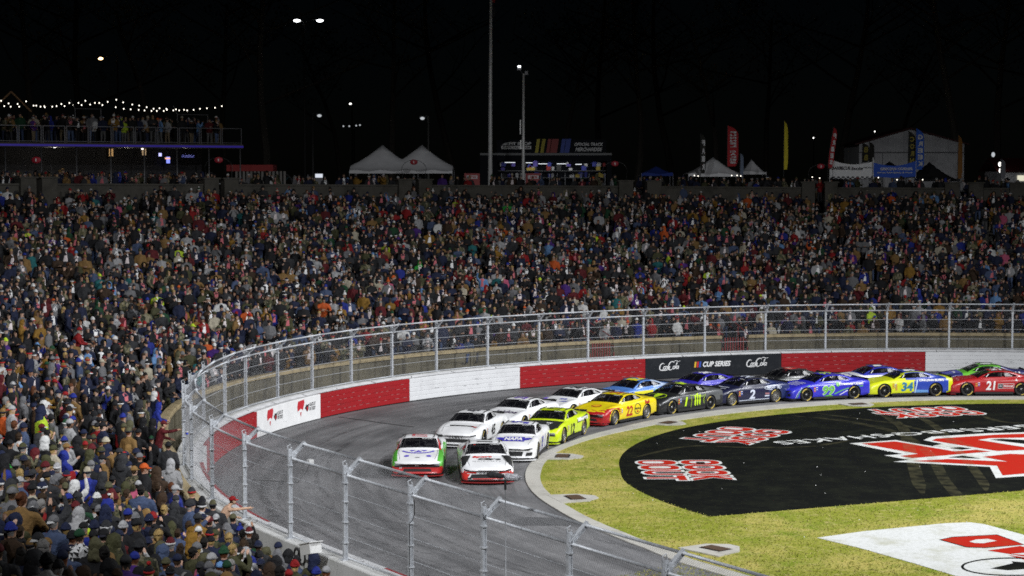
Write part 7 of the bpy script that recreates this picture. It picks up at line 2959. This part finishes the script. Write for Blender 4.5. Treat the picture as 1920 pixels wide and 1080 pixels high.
# ---- feather flags
def feather(label, x, ytop, ybot, w_px, Y, m, word=None, wm=None, lean=0.0):
    zg_ = zc_(min(x, 1900))
    p = at(x, ybot, Y)
    top_ = at(x, ytop, Y).z - zg_
    bot = at(x, ybot, Y).z - zg_
    W = w_px / FPX * Y
    root = thing('feather_flag', label, 'flag', (p.x, Y, zg_), 0, 'feather flags on the concourse')
    n = 14
    L = lean * (top_ - bot)
    pole = [(L * t ** 1.5 - .02, 0, (bot - 1.4 if bot > 1.6 else 0) * (1 - t) + top_ * t) for t in np.linspace(0, 1, 10)]
    pole = [(0, 0, 0)] + [(L * t ** 1.5 - .03, 0, bot + (top_ - bot) * t) for t in np.linspace(0, 1, 8)]
    MB().tube(pole, .02, 5).build('pole', M_POLED, root)
    v, f = [], []
    for i in range(n + 1):
        t = i / n
        ww = W * (1 - max(0, (t - .78) / .22) ** 2.2) * (1 - .25 * max(0, (.12 - t) / .12))
        xl = L * t ** 1.5
        for j in range(4):
            v.append((xl + ww * j / 3, .05 * math.sin(j * 1.3 + t * 5), bot + (top_ - bot) * t))
    for i in range(n):
        for j in range(3):
            q = i * 4 + j
            f.append((q, q + 1, q + 5, q + 4))
    fo = MB().add(v, f).build('cloth', m, root, True)
    if word:
        hgt = (top_ - bot) * .80
        k = len(word)
        for i, ch in enumerate(word):
            if ch == ' ':
                continue
            t = .86 - .80 * (i + .5) / k
            vf = fit_text(ch, min(W * .62, .5), hgt / k * .72, 0, .05)
            place_text('letter', vf, (L * t ** 1.5 + W * .5, -.08, bot + (top_ - bot) * t), (-1 if lean < 2 else 1, 0, 0), (0, 0, 1), wm or dimw, fo, -.0)
    return root


FR, FY, FBk, FBl = mat('flag_cloth_red', (.42, .02, .026), .8), mat('flag_cloth_yellow', (.62, .52, .03), .8), mat('flag_cloth_black', (.018, .018, .014), .8), mat('flag_cloth_blue', (.03, .12, .55), .8)
yl = mat('dim_yellow_letter', (.32, .26, .04), .7)
feather('black feather flag with white letters left of the white tent', 1314, 250, 325, 9, 150, FBk, 'FAIR', dimw)
feather('red feather flag with vertical white letters above the white tent', 1364, 235, 312, 20, 153, FR, 'FUNNEL CAKES', dimw)
feather('narrow yellow flag with curled tail right of the white tents', 1470, 226, 318, 7, 150, FY, None)
feather('leaning red feather flag left of the white banner', 1553, 238, 315, 9, 149, FR, 'FRIES', dimw, .13)
feather('black and yellow feather flag at the left of the gabled building', 1617, 268, 305, 12, 160, FBk, 'BB', yl)
feather('second black and yellow feather flag by the gabled building', 1630, 266, 305, 9, 160.6, FBk, None, yl)
feather('black feather flag with yellow letters beside the blue feather flag', 1703, 245, 312, 13, 154, FBk, 'CORN', yl)
feather('blue feather flag with white letters in front of the gabled building', 1717, 240, 318, 15, 153.4, FBl, 'GREEK', dimw)
feather('orange and black feather flag at the right of the gabled building', 1796, 252, 335, 8, 152, mat('flag_cloth_orange', (.24, .10, .015), .8), None)
feather('pale feather flag near the right edge', 1876, 298, 335, 9, 152, mat('flag_cloth_pale', (.2, .2, .22), .8), None)
feather('thin pale blue flag beside the larger white tent', 1388, 287, 330, 6, 151.5, mat('flag_cloth_paleblue', (.16, .2, .28), .8), None)

# ---- hanging banners
def banner(label, x0, x1, yl0, yl1, yr0, yr1, Y, m, lines):
    a, b, c, d = at(x0, yl1, Y), at(x1, yr1, Y), at(x1, yr0, Y), at(x0, yl0, Y)
    zg_ = zc_(x0)
    root = thing('banner', label, 'banner', (a.x, Y, zg_), 0, 'food stall banners')
    o = Vector((a.x, Y, zg_))
    v, f = [], []
    n = 12
    for i in range(n + 1):
        t = i / n
        sagt = -.30 * math.sin(math.pi * t)
        p0, p1 = a.lerp(b, t), d.lerp(c, t)
        for j in range(4):
            q = p0.lerp(p1, j / 3) - o
            v.append((q.x, .05 * math.sin(5 * t), q.z + sagt * (j / 3) + sagt * .3 * (1 - j / 3)))
    for i in range(n):
        for j in range(3):
            q = i * 4 + j
            f.append((q, q + 4, q + 5, q + 1))
    cl = MB().add(v, f).build('cloth', m, root, True)
    for x_ in (0, (b - a).x):
        MB().tube([(x_, .04, 0), (x_, .04, d.z - zg_ + .15)], .04, 6).build('pole', M_POLE, root)
    W, H = (b - a).x, (d - a).z
    for (s, cx, cy, w, h, mm, shr) in lines:
        place_text('lettering', fit_text(s, W * w, H * h, shr, .03), (W * cx, -.07, H * cy + (a.z - zg_) - .2), (1, 0, 0), (0, 0, 1), mm, cl)
    return root, W, H, a.z - zg_, cl


dkl = mat('dark_letter', (.04, .04, .05), .7)
r_, W, H, zb_, cl = banner('white food stall banner with dark lettering and checks', 1556, 1637, 299, 334, 303, 333, 149.5, mat('banner_white', (.78, .78, .79), .8), [('BARBECUE', .26, .68, .42, .17, dkl, .1), ('Smoke', .62, .66, .28, .18, dkl, .3), ('catering', .86, .70, .2, .1, dkl, .1)])
for i in range(18):
    for j in range(2):
        if (i + j) % 2 == 0:
            MB().box((W * i / 18, -.075, zb_ + H * (.02 + .08 * j) - .12), (W * (i + 1) / 18, -.07, zb_ + H * (.10 + .08 * j) - .12)).build('check', dkl, cl)
banner('blue food stall banner with white lettering', 1638, 1717, 305, 331, 302, 331, 149.0, mat('banner_blue', (.03, .10, .52), .8), [('GRECIAN CORNER', .54, .74, .78, .2, dimw, 0), ('Gyros Subs Salads & More', .5, .46, .84, .12, dimw, 0), ('est. 1981', .5, .22, .3, .09, dimw, 0)][:2])
MB_ = None
# stall lights along the counter
stl = thing('stall_lights', 'row of small bright bulbs along the food stalls', 'string lights', (0, 0, 0))
for (x, y) in ((1523, 334), (1537, 336), (1571, 334), (1584, 336), (1603, 336), (1647, 335), (1682, 339), (1695, 336), (1730, 339), (1765, 340), (1302, 331), (1309, 332), (1372, 331), (1382, 331), (1389, 332)):
    bo = _bm.copy(); COL.objects.link(bo); bo.parent = stl
    bo.location = at(x, y - 2, 150.2)

# ---- white gabled building, red roofed building
Y = 176.0
zg_ = 9.0
a, b, pk = at(1611, 270, Y), at(1808, 270, Y), at(1706, 243, Y)
gb = thing('gabled_building', 'white corrugated gabled building behind the banners', 'building', (a.x, Y, zg_))
M_CORR = mat_layers('white_corrugated', (.78, .78, .80), [((.55, .55, .57), .5, .45, .65, 6)], .6, .1, 10)
W = (b - a).x; he = a.z - zg_; hp = pk.z - zg_; xp = (pk - a).x
n = 40
for i in range(n):
    x0, x1 = W * i / n, W * (i + 1) / n
    top_ = lambda x: he + (hp - he) * (1 - abs(x - xp) / (xp if x < xp else W - xp))
    MB().add([(x0, 0, 0), (x1 - .004, 0, 0), (x1 - .004, 0, top_(x1)), (x0, 0, top_(x0)), (x0 + .02, -.012, 0), (x1 - .024, -.012, 0), (x1 - .024, -.012, top_(x1)), (x0 + .02, -.012, top_(x0))],
             [(4, 5, 6, 7), (0, 4, 7, 3), (5, 1, 2, 6), (0, 1, 5, 4)]).build('wall_sheet', M_CORR, gb)
MB().add([(0, 0, 0), (W, 0, 0), (W, 8, 0), (0, 8, 0), (0, 0, he), (W, 0, he), (W, 8, he), (0, 8, he)], [(1, 2, 6, 5), (3, 0, 4, 7), (2, 3, 7, 6)]).build('side_wall', M_CORR, gb)
M_ROOFR = mat('dark_red_roof', (.08, .012, .012), .6)
for (x0, z0_, x1, z1_) in ((-.4, he - .1, xp, hp + .05), (xp, hp + .05, W + .4, he - .1)):
    MB().add([(x0, -.3, z0_), (x1, -.3, z1_), (x1, 8.3, z1_), (x0, 8.3, z0_), (x0, -.3, z0_ + .12), (x1, -.3, z1_ + .12), (x1, 8.3, z1_ + .12), (x0, 8.3, z0_ + .12)], [(4, 5, 6, 7), (0, 1, 5, 4), (3, 2, 1, 0)]).build('roof', M_ROOFR, gb)
MB().box((0, -.06, at(1700, 287, Y).z - zg_), (W, -.035, at(1700, 286, Y).z - zg_ + .06)).build('band', M_DECKST, gb)
MB().box((W * .22, -.06, 0), (W * .22 + .06, -.035, at(1700, 287, Y).z - zg_)).build('door_jamb', M_DECKST, gb)
Y = 170.0
a = at(1878, 330, Y)
rb = thing('red_roofed_building', 'red roofed stall building at the right edge with a bright window', 'building', (a.x, Y, 9.2))
MB().box((0, 0, 0), (8, 6, at(1878, 322, Y).z - 9.2)).build('wall', M_CORR, rb)
MB().add([(-.5, -.6, at(1878, 322, Y).z - 9.2), (8.5, -.6, at(1878, 322, Y).z - 9.2), (8.5, 3, at(1878, 296, Y).z - 9.2), (-.5, 3, at(1878, 296, Y).z - 9.2), (8.5, 6.6, at(1878, 322, Y).z - 9.2), (-.5, 6.6, at(1878, 322, Y).z - 9.2)], [(0, 1, 2, 3), (3, 2, 4, 5)]).build('roof', M_ROOFR, rb)
MB().box((1.4, -.05, at(1900, 339, Y).z - 9.2), (2.0, -.002, at(1900, 329, Y).z - 9.2)).build('window', emat('lit_window', (.9, .85, .65), .8), rb)
for (x, y) in ((1871, 308), (1872, 320), (1858, 290)):
    q = at(x, y, Y) - Vector((a.x, Y, 9.2))
    MB().ball((q.x, -.8, q.z), .16, .16, .22, 8, 6).build('wall_lamp', M_LAMPF if y != 290 else M_LAMPD, rb, True)
# red stall and gear by the deck
Y = 140.0
a = at(425, 338, Y)
st = thing('red_food_stall', 'red and white food stall right of the viewing deck', 'food stall', (a.x, Y, zc_(470)))
zs = lambda y: at(470, y, Y).z - zc_(470)
xs_ = lambda x: at(x, 320, Y).x - a.x
MB().box((0, 0, zs(321)), (xs_(512), 2.2, zs(309))).build('fascia', mat('stall_red', (.22, .012, .012), .7), st)
for k in range(14):
    x = xs_(441) + k * .27
    MB().box((x, .05, 0), (x + .16, .12, zs(321))).build('counter_slat', mat('slat_white', (.16, .15, .14), .7), st)
place_text('lettering', fit_text('take me to the track', xs_(500) - xs_(432), .2, .1, .0), ((xs_(432) + xs_(500)) / 2, -.01, zs(315)), (1, 0, 0), (0, 0, 1), mat('stall_letter', (.4, .3, .12), .7), st) if False else None
# truck with lit lamp near the deck end
a = at(598, 333, 146)
bx = thing('utility_box', 'small white lit utility box beside the white tent', 'utility box', (a.x, 146, zc_(600)))
MB().box((-.3, 0, 0), (.3, .4, at(600, 325, 146).z - zc_(600))).build('cabinet', M_DECKST, bx)
MB().box((-.28, -.02, at(600, 333, 146).z - zc_(600)), (.28, -.002, at(600, 325, 146).z - zc_(600) - .04)).build('lit_panel', emat('panel_glow', (.85, .9, 1.0), .7), bx)
a = at(525, 335, 143)
wr = thing('cable_reel', 'large dark spoked reel standing beside the red food stall', 'cable reel', (a.x, 143, zc_(525)))
mb = MB()
R_ = .95
for j in (0, .5):
    mb.tube([(R_ * math.cos(w), j, R_ + R_ * math.sin(w)) for w in np.linspace(0, 6.283, 24)], .05, 6, caps=False)
mb.build('rim', M_BLACKPL, wr)
for k in range(8):
    w = k * .785
    MB().tube([(0, 0, R_), (R_ * math.cos(w), 0, R_ + R_ * math.sin(w))], .025, 5).build('spoke', mat('teal_spoke', (.03, .08, .09), .6), wr)

# ---------------------------------------------------------------- winter trees beyond the concourse
M_BARK = mat('bark', (.09, .08, .065), .9, var=.3, scale=5)
M_TWIG = mat('twigs', (.06, .05, .04), .9)
M_LEAF = mat('dry_leaves', (.09, .07, .03), .9)


def tree_meshes(seed, h, leafy):
    rg = random.Random(seed)
    tk, br, lf = MB(), MB(), MB()

    def grow(p, d, l, r, lev, mbx):
        pts, rs = [p], [r]
        q, dd = p.copy(), d.copy()
        nseg = 5 if lev == 0 else 3
        for i in range(nseg):
            dd = (dd + Vector((rg.gauss(0, .10), rg.gauss(0, .10), rg.gauss(.04, .05)))).normalized()
            q = q + dd * (l / nseg)
            pts.append(q.copy()); rs.append(r * (1 - .62 * (i + 1) / nseg))
        mbx.tube(pts, rs, 7 if lev == 0 else 4, caps=False)
        if lev >= 3:
            if leafy:
                for _ in range(6):
                    c = pts[-1] + Vector((rg.gauss(0, .5), rg.gauss(0, .5), rg.gauss(0, .5)))
                    s = rg.uniform(.10, .24)
                    a = Vector((rg.gauss(0, 1), rg.gauss(0, 1), rg.gauss(0, 1))).normalized() * s
                    b = a.cross(Vector((rg.gauss(0, 1), rg.gauss(0, 1), 1))).normalized() * s * .6
                    lf.add([c - a, c + b, c + a, c - b], [(0, 1, 2, 3)])
            return
        n = (9, 5, 4)[lev]
        for k in range(n):
            t = rg.uniform(.35, 1.0) if lev == 0 else rg.uniform(.3, 1.0)
            i = min(int(t * nseg), nseg - 1)
            b0 = pts[i].lerp(pts[i + 1], t * nseg - i)
            az = rg.uniform(0, 6.283)
            up = rg.uniform(.25, .9)
            nd = Vector((math.cos(az), math.sin(az), up)).normalized()
            grow(b0, nd, l * rg.uniform(.32, .52), r * .42 * (1 - .4 * t), lev + 1, br)
    grow(Vector((0, 0, 0)), Vector((0, 0, 1)), h, h * .018, 0, tk)
    return tk, br, lf


tv = []
for sd, h, lfy in ((1, 22, True), (2, 26, False), (3, 19, True)):
    tv.append(tree_meshes(sd, h, lfy))
tdata = {}
tspots = [(40, 172, 0), (165, 205, 1), (300, 178, 2), (430, 215, 0), (500, 190, 1), (640, 230, 2), (735, 200, 0), (860, 220, 1), (1060, 210, 2), (1120, 240, 1), (1190, 205, 0), (1265, 230, 1), (1340, 205, 2), (1440, 235, 0), (1560, 215, 1), (1680, 240, 2), (1816, 190, 1), (1862, 205, 1), (1930, 215, 0)]
descr = ['leafy winter tree', 'tall bare tree', 'low leafy tree']
wheref = ['at the far left behind the deck', 'behind the orange lamp', 'behind the middle of the deck', 'behind the right end of the deck', 'left of the tall twin lamp', 'right of the tall twin lamp', 'behind the two peaked tent', 'left of the flag pole', 'behind the trailer sign', 'right behind the trailer', 'behind the blue tent', 'left of the black feather flag', 'behind the red feather flag', 'behind the yellow flag', 'behind the leaning red flag', 'behind the gabled building', 'with pale trunk right of the gabled building', 'second of two bare trunks near the right edge', 'at the right edge']
for i, (x, Y, k) in enumerate(tspots):
    p = at(x, 330, Y)
    root = thing('winter_tree', '%s in the dark %s' % (descr[k], wheref[i]), 'tree', (p.x, Y, 8.2), rnd.uniform(0, 6.28), 'trees beyond the concourse')
    for nm, mbx, mm in zip(('trunk', 'branches', 'crown'), tv[k], (M_BARK, M_TWIG, M_LEAF)):
        if not mbx.v:
            continue
        if (k, nm) not in tdata:
            o = mbx.build(nm, mm, root)
            tdata[(k, nm)] = o.data
        else:
            o = bpy.data.objects.new(nm, tdata[(k, nm)]); COL.objects.link(o); o.parent = root
